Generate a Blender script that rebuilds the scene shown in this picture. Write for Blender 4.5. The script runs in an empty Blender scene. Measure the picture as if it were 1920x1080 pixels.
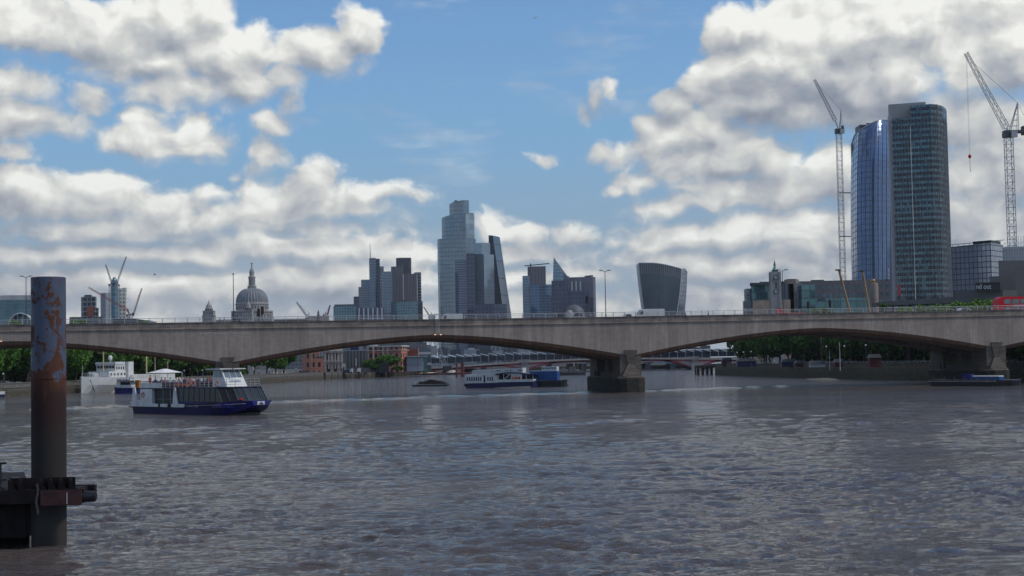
import bpy, math, random
import numpy as np
from mathutils import Vector, Matrix
random.seed(7); np.random.seed(7)
R = math.radians
SC = bpy.context.scene
COL = SC.collection

# ------------------------------------------------------------------ camera
CAMZ = 6.36; F = 2780.0
PITCH = math.atan((677-540)/F); ROLL = R(1.05)
cam_d = bpy.data.cameras.new("camera"); cam = bpy.data.objects.new("camera", cam_d); COL.objects.link(cam)
cam_d.sensor_width = 36.0; cam_d.lens = 36.0*F/1920.0
cam_d.clip_start = 0.5; cam_d.clip_end = 20000
RM = Matrix.Rotation(math.pi/2+PITCH, 3, 'X') @ Matrix.Rotation(-ROLL, 3, 'Z')
cam.matrix_world = Matrix.Translation((0,0,CAMZ)) @ RM.to_4x4()
SC.camera = cam
def ray(px, py):
    return RM @ Vector(((px-960)/F, (540-py)/F, -1.0))
def W(px, py, Y):                      # world point seen at a photo pixel, at distance Y
    d = ray(px, py); t = Y/d.y
    return Vector((d.x*t, Y, CAMZ+d.z*t))
def WG(px, py, z=0.0):                 # world point on the level z
    d = ray(px, py); t = (z-CAMZ)/d.z
    return Vector((d.x*t, d.y*t, z))

# ------------------------------------------------------------------ render settings
SC.view_settings.view_transform = 'Standard'; SC.view_settings.look = 'None'
SC.view_settings.gamma = 1.0; SC.view_settings.exposure = 0.08
SC.render.resolution_x = 1024; SC.render.resolution_y = 576

# ------------------------------------------------------------------ node helpers
class NT:
    def __init__(s, nt): s.nt = nt; s.n = nt.nodes; s.l = nt.links
    def node(s, t, **kw):
        o = s.n.new(t)
        for k, v in kw.items(): setattr(o, k, v)
        return o
    def put(s, sock, v):
        if v is None: return
        if isinstance(v, bpy.types.NodeSocket): s.l.new(v, sock)
        else: sock.default_value = v
    def math(s, op, a, b=None, c=None, clamp=False):
        o = s.node('ShaderNodeMath', operation=op, use_clamp=clamp)
        s.put(o.inputs[0], a); s.put(o.inputs[1], b); s.put(o.inputs[2], c)
        return o.outputs[0]
    def vmath(s, op, a, b=None, c=None, out=0):
        o = s.node('ShaderNodeVectorMath', operation=op)
        s.put(o.inputs[0], a); s.put(o.inputs[1], b); s.put(o.inputs[2], c)
        return o.outputs['Value'] if op in ('LENGTH','DOT_PRODUCT') else o.outputs[0]
    def mix(s, f, a, b, blend='MIX'):
        o = s.node('ShaderNodeMix', data_type='RGBA', blend_type=blend)
        s.put(o.inputs[0], f); s.put(o.inputs[6], a); s.put(o.inputs[7], b)
        return o.outputs[2]
    def noise(s, vec, scale, detail=4, rough=.5, lac=2.0, out='Fac', dims='3D', dist=0.0):
        o = s.node('ShaderNodeTexNoise', noise_dimensions=dims)
        s.put(o.inputs['Vector'], vec); o.inputs['Scale'].default_value = scale
        o.inputs['Detail'].default_value = detail; o.inputs['Roughness'].default_value = rough
        o.inputs['Lacunarity'].default_value = lac; o.inputs['Distortion'].default_value = dist
        return o.outputs[out]
    def mapr(s, v, a, b, c=0.0, d=1.0, smooth=True):
        o = s.node('ShaderNodeMapRange', interpolation_type='SMOOTHSTEP' if smooth else 'LINEAR')
        s.put(o.inputs['Value'], v)
        for k, x in (('From Min',a),('From Max',b),('To Min',c),('To Max',d)): s.put(o.inputs[k], x)
        return o.outputs[0]
    def comb(s, x, y, z=0.0):
        o = s.node('ShaderNodeCombineXYZ'); s.put(o.inputs[0],x); s.put(o.inputs[1],y); s.put(o.inputs[2],z); return o.outputs[0]
    def sep(s, v):
        o = s.node('ShaderNodeSeparateXYZ'); s.put(o.inputs[0], v); return o.outputs

# ------------------------------------------------------------------ world: sky with cumulus
SUN_AZ = R(100)      # measured from +Y (view direction) towards +X
SUN_EL = R(48)
world = bpy.data.worlds.new("World"); SC.world = world; world.use_nodes = True
w = NT(world.node_tree); w.n.clear()
out = w.node('ShaderNodeOutputWorld')
sky = w.node('ShaderNodeTexSky', sky_type='NISHITA')
sky.sun_disc = False; sky.sun_elevation = SUN_EL; sky.sun_rotation = SUN_AZ
sky.air_density = 1.0; sky.dust_density = 0.6; sky.ozone_density = 2.0; sky.altitude = 0
geo = w.node('ShaderNodeTexCoord').outputs['Generated']
dirv = w.vmath('NORMALIZE', geo)
dx, dy, dz = w.sep(dirv)
az = w.math('ARCTAN2', dx, dy); el = w.math('ARCSINE', dz)
P = w.comb(az, el, 0.0)
def azel(px, py):
    d = ray(px, py).normalized(); return math.atan2(d.x, d.y), math.asin(d.z)

CLOUDS = [(40,45,110,60),(190,60,120,62),(330,45,105,65),(385,18,60,45),(290,115,170,50),(420,105,85,70),(345,165,120,42),(440,165,85,42),
 (485,75,45,45),(600,90,85,52),(672,62,52,52),(630,118,60,30),(540,140,45,26),(548,190,22,38),(525,232,34,26),
 (30,160,70,42),(20,215,85,48),(165,190,48,38),(105,235,100,32),(20,290,45,25),
 (255,262,95,38),(262,228,46,30),(375,272,80,34),(368,240,42,28),(425,272,32,20),
 (510,292,36,30),(492,322,34,20),(585,340,42,32),(560,378,90,36),(455,335,18,16),
 (80,372,190,46),(180,348,85,28),(0,345,80,36),(300,392,150,30),(400,376,60,22),(492,355,42,28),
 (705,370,112,26),(640,392,110,30),(540,402,150,30),(240,430,330,34),(560,432,220,26),
 (180,480,330,34),(470,462,220,30),(700,455,52,22),(775,478,62,30),(600,478,190,34),(250,540,420,46),(600,535,260,46),(200,600,500,30),(640,590,240,30),
 (932,432,42,32),(975,445,50,28),(1062,442,56,30),(1000,478,110,30),(1060,520,130,34),(1020,575,230,32),
 (1102,188,20,30),(1128,165,22,16),(1082,208,18,22),(998,300,24,16),(1115,285,32,22),
 (1395,62,75,58),(1372,130,62,46),(1500,50,90,72),(1440,110,95,66),(1620,60,130,90),(1770,50,150,80),(1900,80,130,110),(1345,165,72,38),
 (1268,198,52,42),(1450,190,150,70),(1620,170,170,90),(1305,250,120,50),(1222,240,52,38),(1148,290,42,24),(1215,285,80,28),(1205,342,62,26),(1155,355,24,12),
 (1350,310,150,56),(1450,360,220,46),(1265,382,85,24),(1620,330,130,70),(1300,440,130,34),(1440,430,200,44),(1620,440,200,60),(1830,230,150,60),(1880,330,130,70),(1830,420,170,70),
 (1280,478,130,24),(1420,500,220,34),(1340,560,190,34),(1600,540,300,50),(1840,520,200,60),(1730,250,60,120)]
DARK = [(40,108,110,22,.6),(280,150,150,22,.55),(400,185,140,24,.7),(620,128,80,20,.4),(60,190,110,40,.45),(100,240,130,26,.5),(260,300,80,10,.5),(390,302,80,9,.5),(500,330,40,16,.5),
 (560,395,60,26,.4),(110,412,170,16,.5),(350,436,330,14,.7),(640,425,150,16,.55),(150,452,260,12,.6),(300,498,420,12,.75),(560,494,200,9,.6),(200,560,340,26,.65),(560,560,250,20,.6),(300,590,500,20,.6),
 (430,390,40,14,.3),(1010,500,120,10,.4),(1000,455,120,10,.3),(1120,545,200,16,.35),
 (1560,170,170,44,.95),(1460,215,150,34,.7),(1700,205,150,70,.75),(1860,200,90,50,.7),(1640,250,180,34,.8),(1310,288,150,16,.5),(1420,345,170,16,.5),(1240,372,100,10,.45),(1370,405,180,12,.5),
 (1330,470,190,11,.6),(1540,480,200,16,.6),(1400,530,260,16,.65),(1850,300,90,40,.5),(1850,400,140,40,.75),(1850,470,160,30,.6),(1620,430,120,20,.45),(1250,205,60,26,.3),(1100,205,24,30,.35),(1280,560,180,14,.4)]
BRIGHT = [(455,62,36,30,.75),(390,30,80,26,.45),(210,45,110,34,.35),(60,35,90,30,.35),(672,45,44,34,.45),(590,72,50,26,.4),(270,228,50,20,.5),(366,248,46,16,.5),(500,352,34,20,.6),
 (710,360,90,12,.5),(405,375,34,10,.55),(170,345,80,12,.4),(40,352,60,14,.35),(1385,42,70,26,.6),(1495,70,46,34,.8),(1435,20,50,20,.5),(1610,30,120,34,.35),(1780,120,60,44,.55),(1870,60,70,30,.4),
 (1520,312,70,26,.6),(1560,300,50,18,.4),(932,420,36,20,.6),(1078,430,36,14,.45),(1228,262,36,22,.4),(1200,338,44,14,.3),(1420,325,60,14,.3),(1830,345,60,22,.45),(1340,440,90,10,.45),(1480,445,70,10,.35),
 (785,466,34,16,.5),(700,446,40,10,.35),(480,452,60,10,.3),(200,528,120,8,.3),(420,520,100,8,.25),(1510,535,120,8,.2),(1480,410,120,12,.25),(480,380,50,20,.35)]
def blob_group(name, items, weighted):
    g = bpy.data.node_groups.new(name, 'ShaderNodeTree')
    g.interface.new_socket('P', in_out='INPUT', socket_type='NodeSocketVector')
    g.interface.new_socket('V', in_out='OUTPUT', socket_type='NodeSocketFloat')
    t = NT(g); gi = t.node('NodeGroupInput').outputs[0]; go = t.node('NodeGroupOutput')
    acc = None
    for it in items:
        a, e = azel(it[0], it[1]); rx, ry = it[2]/F, it[3]/F
        v = t.vmath('MULTIPLY_ADD', gi, (1/rx, 1/ry, 0), (-a/rx, -e/ry, 0))
        d = t.vmath('LENGTH', v)
        if weighted:
            f = t.math('MULTIPLY_ADD', d, -it[4]/1.3, it[4]*1.15)
            acc = t.math('MAXIMUM', 0.0 if acc is None else acc, f)
        else:
            k = (max(min(rx, ry)*F, 22))/45.0
            d = t.math('MULTIPLY_ADD', d, k, -k)
            acc = d if acc is None else t.math('SMOOTH_MIN', acc, d, 0.10)
    acc = t.math('MULTIPLY', acc, 1.0 if weighted else -1.0)
    t.l.new(acc, go.inputs[0]); return g
def use(g, vec):
    n = w.node('ShaderNodeGroup', node_tree=g); w.l.new(vec, n.inputs[0]); return n.outputs[0]
pl = w.comb(w.math('DIVIDE', dx, w.math('ADD', w.math('MAXIMUM', dz, 0), .12)), w.math('DIVIDE', dy, w.math('ADD', w.math('MAXIMUM', dz, 0), .12)), 0)
skycol = w.mix(w.mapr(dz, 0.0, .26), (1.75,3.25,5.1,1), w.vmath('MULTIPLY', sky.outputs[0], (0.80, 1.04, 1.22)))
skycol = w.mix(w.mapr(dz, -.02, .16), (3.6,4.1,4.5,1), skycol)
def coloured(alpha, bv, strata):
    """cloud brightness to colour, laid over the clear sky"""
    ramp = w.node('ShaderNodeValToRGB'); w.l.new(bv, ramp.inputs[0])
    cr = ramp.color_ramp; cr.elements[0].position = 0.0; cr.elements[0].color = (.235,.265,.325,1)
    cr.elements[1].position = 1.0; cr.elements[1].color = (.88,.885,.845,1)
    for p_, c_ in ((.25,(.325,.355,.405,1)),(.5,(.475,.495,.515,1)),(.75,(.655,.66,.635,1))):
        e_ = cr.elements.new(p_); e_.color = c_
    cc = w.vmath('MULTIPLY', ramp.outputs[0], (10.0,10.0,10.0))
    base = skycol
    if strata is not None: base = w.mix(strata, skycol, (3.7,4.2,4.8,1))
    b = w.node('ShaderNodeBackground'); b.inputs['Strength'].default_value = 0.1
    w.l.new(w.mix(alpha, base, cc), b.inputs['Color']); return b.outputs[0]
# clouds over the rest of the sky (beyond the photographed part)
gen_n = w.noise(pl, .9, 4, .55, dims='2D')
gen = w.math('MULTIPLY', w.math('SUBTRACT', gen_n, .505), 9.0)
up = w.mapr(dz, -.02, .02)
bg_rest = coloured(w.math('MULTIPLY', w.mapr(gen, -.1, .8), up), w.math('SUBTRACT', .95, w.mapr(gen, -.2, 1.6, .2, .7)), None)
ing = w.math('MULTIPLY', w.mapr(w.math('ABSOLUTE', az), .37, .44, 1, 0), w.math('MULTIPLY', w.mapr(el, .250, .285, 1, 0), w.mapr(el, -.05, -.03, 0, 1)))
# domain warp: cumulus outlines
wn = w.noise(P, 26, 3, .5, out='Color', dims='2D'); wn2 = w.noise(P, 9, 2, .5, out='Color', dims='2D')
Pw = w.vmath('MULTIPLY_ADD', w.vmath('SUBTRACT', wn, (.5,.5,.5)), (.020,.013,0), P)
Pw = w.vmath('MULTIPLY_ADD', w.vmath('SUBTRACT', wn2, (.5,.5,.5)), (.026,.014,0), Pw)
stretch = w.vmath('MULTIPLY', P, (1.0, 1.25, 1.0))
def billow(vec):
    n1 = w.noise(vec, 19, 5, .55, 2.1, dims='2D')
    v = w.node('ShaderNodeTexVoronoi', feature='F1', voronoi_dimensions='2D'); v.inputs['Scale'].default_value = 38
    v.inputs['Detail'].default_value = 1.0; v.inputs['Roughness'].default_value=.5
    w.l.new(vec, v.inputs['Vector'])
    return w.math('SUBTRACT', w.math('MULTIPLY', w.math('SUBTRACT', n1, .5), 2.6), w.math('MULTIPLY', w.math('SUBTRACT', v.outputs['Distance'], .38), .8))
wst = w.vmath('MULTIPLY_ADD', w.vmath('SUBTRACT', wn, (.5,.5,.5)), (.02,.02,0), stretch)
b0 = billow(wst)
b1 = billow(w.vmath('ADD', wst, (0.006, 0.011, 0)))
fine = w.noise(wst, 75, 5, .62, dims='2D')
lowf = w.noise(wst, 6.5, 2, .5, dims='2D')
wisps = w.math('MULTIPLY', w.mapr(w.noise(w.vmath('MULTIPLY', P, (8, 34, 1)), 1.0, 4, .6, dims='2D'), .54, .75), .22)
strn = w.noise(w.vmath('MULTIPLY', Pw, (5, 46, 1)), 1.0, 4, .6, dims='2D')
def half(name, keep):
    gC = blob_group('cloud_cover_'+name, [c for c in CLOUDS if keep(c)], False)
    gD = blob_group('cloud_dark_'+name, [c for c in DARK if keep(c)], True)
    gB = blob_group('cloud_bright_'+name, [c for c in BRIGHT if keep(c)], True)
    S0 = use(gC, Pw); S1 = use(gC, w.vmath('ADD', Pw, (0.003, 0.010, 0)))
    rg = w.math('MULTIPLY', gen, w.math('SUBTRACT', 1.0, ing))
    S0 = w.math('MULTIPLY_ADD', S0, ing, rg); S1 = w.math('MULTIPLY_ADD', S1, ing, rg)
    Dn = w.math('ADD', w.math('MULTIPLY_ADD', b0, .33, .17), w.math('MULTIPLY_ADD', w.math('SUBTRACT', fine, .5), .55, S0))
    dark = use(gD, Pw); bright = use(gB, Pw)
    alpha = w.mapr(Dn, -.10, w.math('MULTIPLY_ADD', dark, .8, .38))
    alpha = w.math('MULTIPLY', w.math('MAXIMUM', alpha, wisps), up)
    relief = w.math('MULTIPLY', w.math('SUBTRACT', b0, b1), .30)
    shape = w.math('MULTIPLY', w.math('SUBTRACT', S0, S1), .34)
    Bv = w.math('ADD', w.math('ADD', .65, relief), w.math('MULTIPLY_ADD', w.mapr(S0, .3, 1.6), -.08, shape))
    Bv = w.math('ADD', Bv, w.math('MULTIPLY', w.math('MULTIPLY_ADD', bright, 1.15, w.math('MULTIPLY', dark, -.85)), .40))
    Bv = w.math('MULTIPLY_ADD', b0, .09, Bv)
    Bv = w.math('MULTIPLY_ADD', w.math('SUBTRACT', fine, .5), .24, Bv); Bv = w.math('MULTIPLY_ADD', w.math('SUBTRACT', lowf, .5), .55, Bv)
    Bv = w.math('MULTIPLY_ADD', w.math('SUBTRACT', strn, .5), w.mapr(el, .10, .03, 0, .45), Bv)
    # thin grey layer low down, on either side of the clear middle
    st = w.math('MULTIPLY', w.mapr(el, .085, .05, 0, .85), w.mapr(strn, .30, .62))
    st = w.math('MULTIPLY', st, w.mapr(az, -.035, -.075) if name == 'left' else w.mapr(az, .075, .14))
    return coloured(alpha, Bv, st)
bl = half('left', lambda c: c[0]-c[2] < 1080)
br = half('right', lambda c: c[0]+c[2] > 880)
def mixsh(f, a, b):
    m = w.node('ShaderNodeMixShader'); w.l.new(f, m.inputs[0]); w.l.new(a, m.inputs[1]); w.l.new(b, m.inputs[2]); return m.outputs[0]
photo = mixsh(w.math('GREATER_THAN', az, 0.0), bl, br)
w.l.new(mixsh(w.math('GREATER_THAN', ing, 0.0), bg_rest, photo), out.inputs[0])
world.cycles.sampling_method = 'MANUAL'; world.cycles.sample_map_resolution = 256

sun_d = bpy.data.lights.new("sun", 'SUN'); sun = bpy.data.objects.new("sun", sun_d); COL.objects.link(sun)
sun_d.energy = 1.7; sun_d.angle = R(8); sun_d.color = (1.0, .93, .82)
sd = Vector((math.sin(SUN_AZ)*math.cos(SUN_EL), math.cos(SUN_AZ)*math.cos(SUN_EL), math.sin(SUN_EL)))
sun.rotation_euler = (-sd).to_track_quat('-Z', 'Y').to_euler()
#@@STAGE1
# ------------------------------------------------------------------ mesh + object helpers
def tag(o, label=None, cat=None, group=None, kind=None):
    if label: o['label'] = label
    if cat: o['category'] = cat
    if group: o['group'] = group
    if kind: o['kind'] = kind
    return o
def thing(name, label, cat, loc=(0,0,0), rz=0.0, group=None):
    o = bpy.data.objects.new(name, None); COL.objects.link(o)
    o.location = loc; o.rotation_euler = (0,0,rz); o.empty_display_size = .5
    return tag(o, label, cat, group)
def root_inv(o):
    while o.parent: o = o.parent
    return (Matrix.Translation(o.location) @ Matrix.Rotation(o.rotation_euler[2], 4, 'Z')).inverted()
class MB:
    def __init__(s, T=None): s.v=[]; s.f=[]; s.m=[]; s.u=[]; s.T=T
    def face(s, pts, mi=0, uv=None):
        b = len(s.v)
        for p in pts:
            p = Vector(p); s.v.append(s.T @ p if s.T else p)
        s.f.append(list(range(b, b+len(pts)))); s.m.append(mi); s.u.append(uv)
    def box(s, x0,y0,z0,x1,y1,z1, mi=0, mt=None):
        mt = mi if mt is None else mt
        x0,x1=min(x0,x1),max(x0,x1); y0,y1=min(y0,y1),max(y0,y1); z0,z1=min(z0,z1),max(z0,z1)
        s.face([(x0,y0,z0),(x1,y0,z0),(x1,y0,z1),(x0,y0,z1)],mi,[(x0,z0),(x1,z0),(x1,z1),(x0,z1)])
        s.face([(x1,y1,z0),(x0,y1,z0),(x0,y1,z1),(x1,y1,z1)],mi,[(-x1,z0),(-x0,z0),(-x0,z1),(-x1,z1)])
        s.face([(x1,y0,z0),(x1,y1,z0),(x1,y1,z1),(x1,y0,z1)],mi,[(y0,z0),(y1,z0),(y1,z1),(y0,z1)])
        s.face([(x0,y1,z0),(x0,y0,z0),(x0,y0,z1),(x0,y1,z1)],mi,[(-y1,z0),(-y0,z0),(-y0,z1),(-y1,z1)])
        s.face([(x0,y0,z1),(x1,y0,z1),(x1,y1,z1),(x0,y1,z1)],mt,[(x0,y0),(x1,y0),(x1,y1),(x0,y1)])
        s.face([(x0,y1,z0),(x1,y1,z0),(x1,y0,z0),(x0,y0,z0)],mt,[(x0,y1),(x1,y1),(x1,y0),(x0,y0)])
        return s
    def prism(s, poly, z0, z1, mi=0, mt=None, topz=None, scale=1.0, c=None):
        """poly CCW (x,y); topz: per-vertex top heights; scale: top scaled about c"""
        mt = mi if mt is None else mt; n=len(poly)
        a = sum(poly[i][0]*poly[(i+1)%n][1]-poly[(i+1)%n][0]*poly[i][1] for i in range(n))
        if a < 0:
            poly = poly[::-1]; topz = topz[::-1] if topz else None
        tz = topz or [z1]*n
        if c is None: c = (sum(p[0] for p in poly)/n, sum(p[1] for p in poly)/n)
        tp = [(c[0]+(p[0]-c[0])*scale, c[1]+(p[1]-c[1])*scale) for p in poly]
        L = 0
        for i in range(n):
            j=(i+1)%n; p,q=poly[i],poly[j]; d=math.hypot(q[0]-p[0],q[1]-p[1])
            s.face([(p[0],p[1],z0),(q[0],q[1],z0),(tp[j][0],tp[j][1],tz[j]),(tp[i][0],tp[i][1],tz[i])],mi,[(L,z0),(L+d,z0),(L+d,tz[j]),(L,tz[i])]); L+=d
        s.face([(tp[i][0],tp[i][1],tz[i]) for i in range(n)],mt,[(p[0],p[1]) for p in poly])
        s.face([(p[0],p[1],z0) for p in poly[::-1]],mt,[(p[0],p[1]) for p in poly[::-1]])
        return s
    def tube(s, p, q, r, n=6, mi=0, r2=None):
        p=Vector(p); q=Vector(q); d=q-p
        if d.length < 1e-6: return s
        r2 = r if r2 is None else r2
        a=d.normalized(); b=a.orthogonal().normalized(); c=a.cross(b)
        R1=[p+(b*math.cos(2*math.pi*i/n)+c*math.sin(2*math.pi*i/n))*r for i in range(n)]
        R2=[q+(b*math.cos(2*math.pi*i/n)+c*math.sin(2*math.pi*i/n))*r2 for i in range(n)]
        for i in range(n):
            j=(i+1)%n; s.face([R1[i],R1[j],R2[j],R2[i]],mi)
        s.face(R1[::-1],mi); s.face(R2,mi); return s
    def rings(s, rr, mi=0, cap=True, closed=True, uv=False):
        """loft rings with shared vertices"""
        b=len(s.v); n=len(rr[0])
        for r in rr:
            for p in r:
                p=Vector(p); s.v.append(s.T @ p if s.T else p)
        for k in range(len(rr)-1):
            m_=mi[k] if isinstance(mi,(list,tuple)) else mi
            for i in range(n if closed else n-1):
                j=(i+1)%n; s.f.append([b+k*n+i,b+k*n+j,b+(k+1)*n+j,b+(k+1)*n+i]); s.m.append(m_)
                if uv:
                    zz=rr[k][i][2]; z2=rr[k+1][i][2]; s.u.append([(i*uv,zz),((i+1)*uv,zz),((i+1)*uv,z2),(i*uv,z2)])
                else: s.u.append(None)
        m0=mi[0] if isinstance(mi,(list,tuple)) else mi; m1=mi[-1] if isinstance(mi,(list,tuple)) else mi
        if cap:
            s.f.append([b+i for i in range(n)][::-1]); s.m.append(m0); s.u.append(None)
            s.f.append([b+(len(rr)-1)*n+i for i in range(n)]); s.m.append(m1); s.u.append(None)
        return s
    def lathe(s, prof, c, n=24, mi=0, uvw=None):
        rr=[[(c[0]+r*math.cos(2*math.pi*i/n), c[1]+r*math.sin(2*math.pi*i/n), c[2]+z) for i in range(n)] for r,z in prof]
        return s.rings(rr, mi, uv=uvw or False)
    def ball(s, c, rx, ry=None, rz=None, n=8, mi=0):
        ry=rx if ry is None else ry; rz=rx if rz is None else rz
        m_=max(4,n//2+1)
        rr=[[(c[0]+rx*math.sin(t)*math.cos(2*math.pi*i/n), c[1]+ry*math.sin(t)*math.sin(2*math.pi*i/n), c[2]-rz*math.cos(t)) for i in range(n)] for t in [math.pi*(k+.15)/(m_+.3-.0) for k in range(m_+1)]]
        return s.rings(rr, mi)
    def build(s, name, mats, parent=None, smooth=False, origin=None, link=True):
        me = bpy.data.meshes.new(name)
        if parent is not None: I = root_inv(parent)
        else:
            if origin is None:
                xs=[p.x for p in s.v]; ys=[p.y for p in s.v]; origin=((min(xs)+max(xs))/2,(min(ys)+max(ys))/2,min(p.z for p in s.v))
            I = Matrix.Translation(-Vector(origin))
        me.from_pydata([tuple(I @ p) for p in s.v], [], s.f)
        if not isinstance(mats,(list,tuple)): mats=[mats]
        for m_ in mats: me.materials.append(m_)
        me.polygons.foreach_set('material_index', s.m)
        if any(u is not None for u in s.u):
            uvl = me.uv_layers.new(name='UVMap'); arr=[]
            for f,u in zip(s.f,s.u):
                arr += [c for t in (u or [(0.0,0.0)]*len(f)) for c in t]
            uvl.data.foreach_set('uv', arr)
        if smooth:
            me.polygons.foreach_set('use_smooth', [True]*len(s.f))
            try: me.set_sharp_from_angle(angle=R(40))
            except Exception: pass
        me.update()
        o = bpy.data.objects.new(name, me); COL.objects.link(o)
        if parent is not None: o.parent = parent
        else: o.location = origin
        return o
def copy_tree(o, parent=None):
    c = o.copy(); COL.objects.link(c); c.parent = parent
    for ch in list(o.children): copy_tree(ch, c)
    return c

# ------------------------------------------------------------------ materials
def newmat(name):
    m = bpy.data.materials.new(name); m.use_nodes = True
    t = NT(m.node_tree); p = m.node_tree.nodes['Principled BSDF']
    return m, t, p
def mat(name, col, rough=.6, metal=0.0, var=.18, scale=.6, spec=.5, emit=None):
    m, t, p = newmat(name)
    oc = t.node('ShaderNodeTexCoord').outputs['Object']
    n1 = t.noise(oc, scale, 5, .6)
    c = t.mix(t.mapr(n1, .3, .7, 0, 1), tuple(x*(1-var) for x in col)+(1,), tuple(min(1,x*(1+var)) for x in col)+(1,))
    t.l.new(c, p.inputs['Base Color'])
    p.inputs['Roughness'].default_value = rough; p.inputs['Metallic'].default_value = metal
    p.inputs['Specular IOR Level'].default_value = spec
    if emit: p.inputs['Emission Color'].default_value = tuple(emit[:3])+(1,); p.inputs['Emission Strength'].default_value = emit[3]
    return m
def facade(name, glass, frame, bay=3.0, floor=3.8, fu=.12, fv=.25, grough=.12, gmetal=.5, jit=.02, var=.35, frough=.7, sub=None, band=None, lit=0.0):
    """panes and frames on UV in metres; fu, fv = share of the bay/floor taken by frame"""
    m, t, p = newmat(name)
    uv = t.node('ShaderNodeUVMap').outputs[0]; u, v, _ = t.sep(uv)
    a = t.math('DIVIDE', u, bay); b = t.math('DIVIDE', v, floor)
    fa = t.math('FRACT', a); fb = t.math('FRACT', b)
    k = t.math('MAXIMUM', t.math('LESS_THAN', fa, fu), t.math('LESS_THAN', fb, fv))
    if sub: k = t.math('MAXIMUM', k, t.math('LESS_THAN', t.math('FRACT', t.math('MULTIPLY', a, sub)), .10))
    cell = t.comb(t.math('FLOOR', a), t.math('FLOOR', b), 0)
    wn_ = t.node('ShaderNodeTexWhiteNoise', noise_dimensions='2D'); t.l.new(cell, wn_.inputs['Vector'])
    rv = wn_.outputs['Value']; rc = wn_.outputs['Color']
    big = t.noise(t.comb(t.math('MULTIPLY',u,.03), t.math('MULTIPLY',v,.03)), 1.0, 3, .5)
    g = t.mix(t.math('ADD', t.math('MULTIPLY', rv, .55), t.mapr(big,.35,.65,0,.45)), tuple(x*(1-var) for x in glass)+(1,), tuple(x*(1+var) for x in glass)+(1,))
    if band:   # every n-th floor a darker band
        bm = t.math('LESS_THAN', t.math('FRACT', t.math('DIVIDE', t.math('ADD', t.math('FLOOR', b), .1), band[0])), 1.0/band[0])
        bm = t.math('MULTIPLY', bm, t.math('GREATER_THAN', rv, .12))
        g = t.mix(bm, g, tuple(band[1])+(1,))
    fn = t.noise(t.comb(u, v), .35, 4, .6)
    fr = t.mix(fn, tuple(x*.8 for x in frame)+(1,), tuple(x*1.15 for x in frame)+(1,))
    t.l.new(t.mix(k, g, fr), p.inputs['Base Color'])
    t.l.new(t.math('MULTIPLY', t.math('SUBTRACT', 1.0, k), gmetal), p.inputs['Metallic'])
    t.l.new(t.math('ADD', t.math('MULTIPLY', k, frough-grough), grough), p.inputs['Roughness'])
    if jit:
        nn = t.vmath('MULTIPLY_ADD', t.vmath('SUBTRACT', rc, (.5,.5,.5)), (jit*2,)*3, t.node('ShaderNodeNewGeometry').outputs['Normal'])
        t.l.new(t.vmath('NORMALIZE', nn), p.inputs['Normal'])
    return m
M = {}
M['white'] = mat('white_paint', (.62,.62,.60), .45, var=.10, scale=.8)
M['cream'] = mat('cream_paint', (.55,.50,.36), .55, var=.1)
M['black'] = mat('black_paint', (.012,.012,.014), .45)
M['dark'] = mat('dark_steel', (.035,.036,.04), .5)
M['grey'] = mat('grey_metal', (.22,.23,.25), .5)
M['lgrey'] = mat('light_grey_metal', (.42,.43,.44), .5)
M['red'] = mat('red_paint', (.52,.008,.014), .45, var=.08, spec=.3)
M['orange'] = mat('orange_plastic', (.60,.12,.03), .5)
M['blue'] = mat('blue_paint', (.013,.016,.15), .4, var=.22)
M['navy'] = mat('navy_paint', (.012,.016,.07), .4)
M['bluebox'] = mat('blue_container_paint', (.015,.07,.22), .45, var=.25)
M['teal'] = mat('teal_tarpaulin', (.01,.05,.10), .6)
M['glass'] = mat('dark_glass', (.012,.013,.018), .22, var=.3, spec=.35)
M['glassl'] = mat('pale_window_glass', (.16,.19,.20), .10, metal=.3, var=.3)
M['smoke'] = mat('smoked_glass', (.05,.055,.06), .10, metal=.2, var=.3, scale=.3)
M['concrete'] = mat('grey_concrete', (.20,.19,.18), .85, var=.2, scale=.15)
M['dconcrete'] = mat('dark_concrete', (.10,.10,.105), .85, var=.2, scale=.15)
M['stone'] = mat('portland_stone', (.30,.285,.27), .8, var=.22, scale=.12)
M['lead'] = mat('lead_roof', (.17,.18,.20), .6, var=.15, scale=.2)
M['brick'] = mat('red_brick', (.26,.075,.05), .85, var=.2, scale=.3)
M['tan'] = mat('tan_timber', (.33,.22,.12), .7, var=.15)
M['slate'] = mat('slate_roof', (.07,.075,.085), .7, var=.25, scale=.1)
M['dlead'] = mat('dark_lead_dome', (.10,.105,.12), .6, var=.15, scale=.2)
M['copper'] = mat('green_copper', (.10,.32,.22), .6)
M['skin'] = mat('skin', (.42,.25,.18), .6)
M['gold'] = mat('gilded_ball', (.45,.24,.05), .4, metal=.5)
M['mast'] = mat('varnished_mast', (.50,.40,.22), .5)
M['craner'] = mat('red_crane_steel', (.30,.03,.04), .5)
M['cranew'] = mat('pale_crane_steel', (.36,.36,.36), .5)
M['brown'] = mat('weathered_pontoon_steel', (.016,.012,.012), .85, var=.4, scale=1.5, spec=.2)

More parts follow.
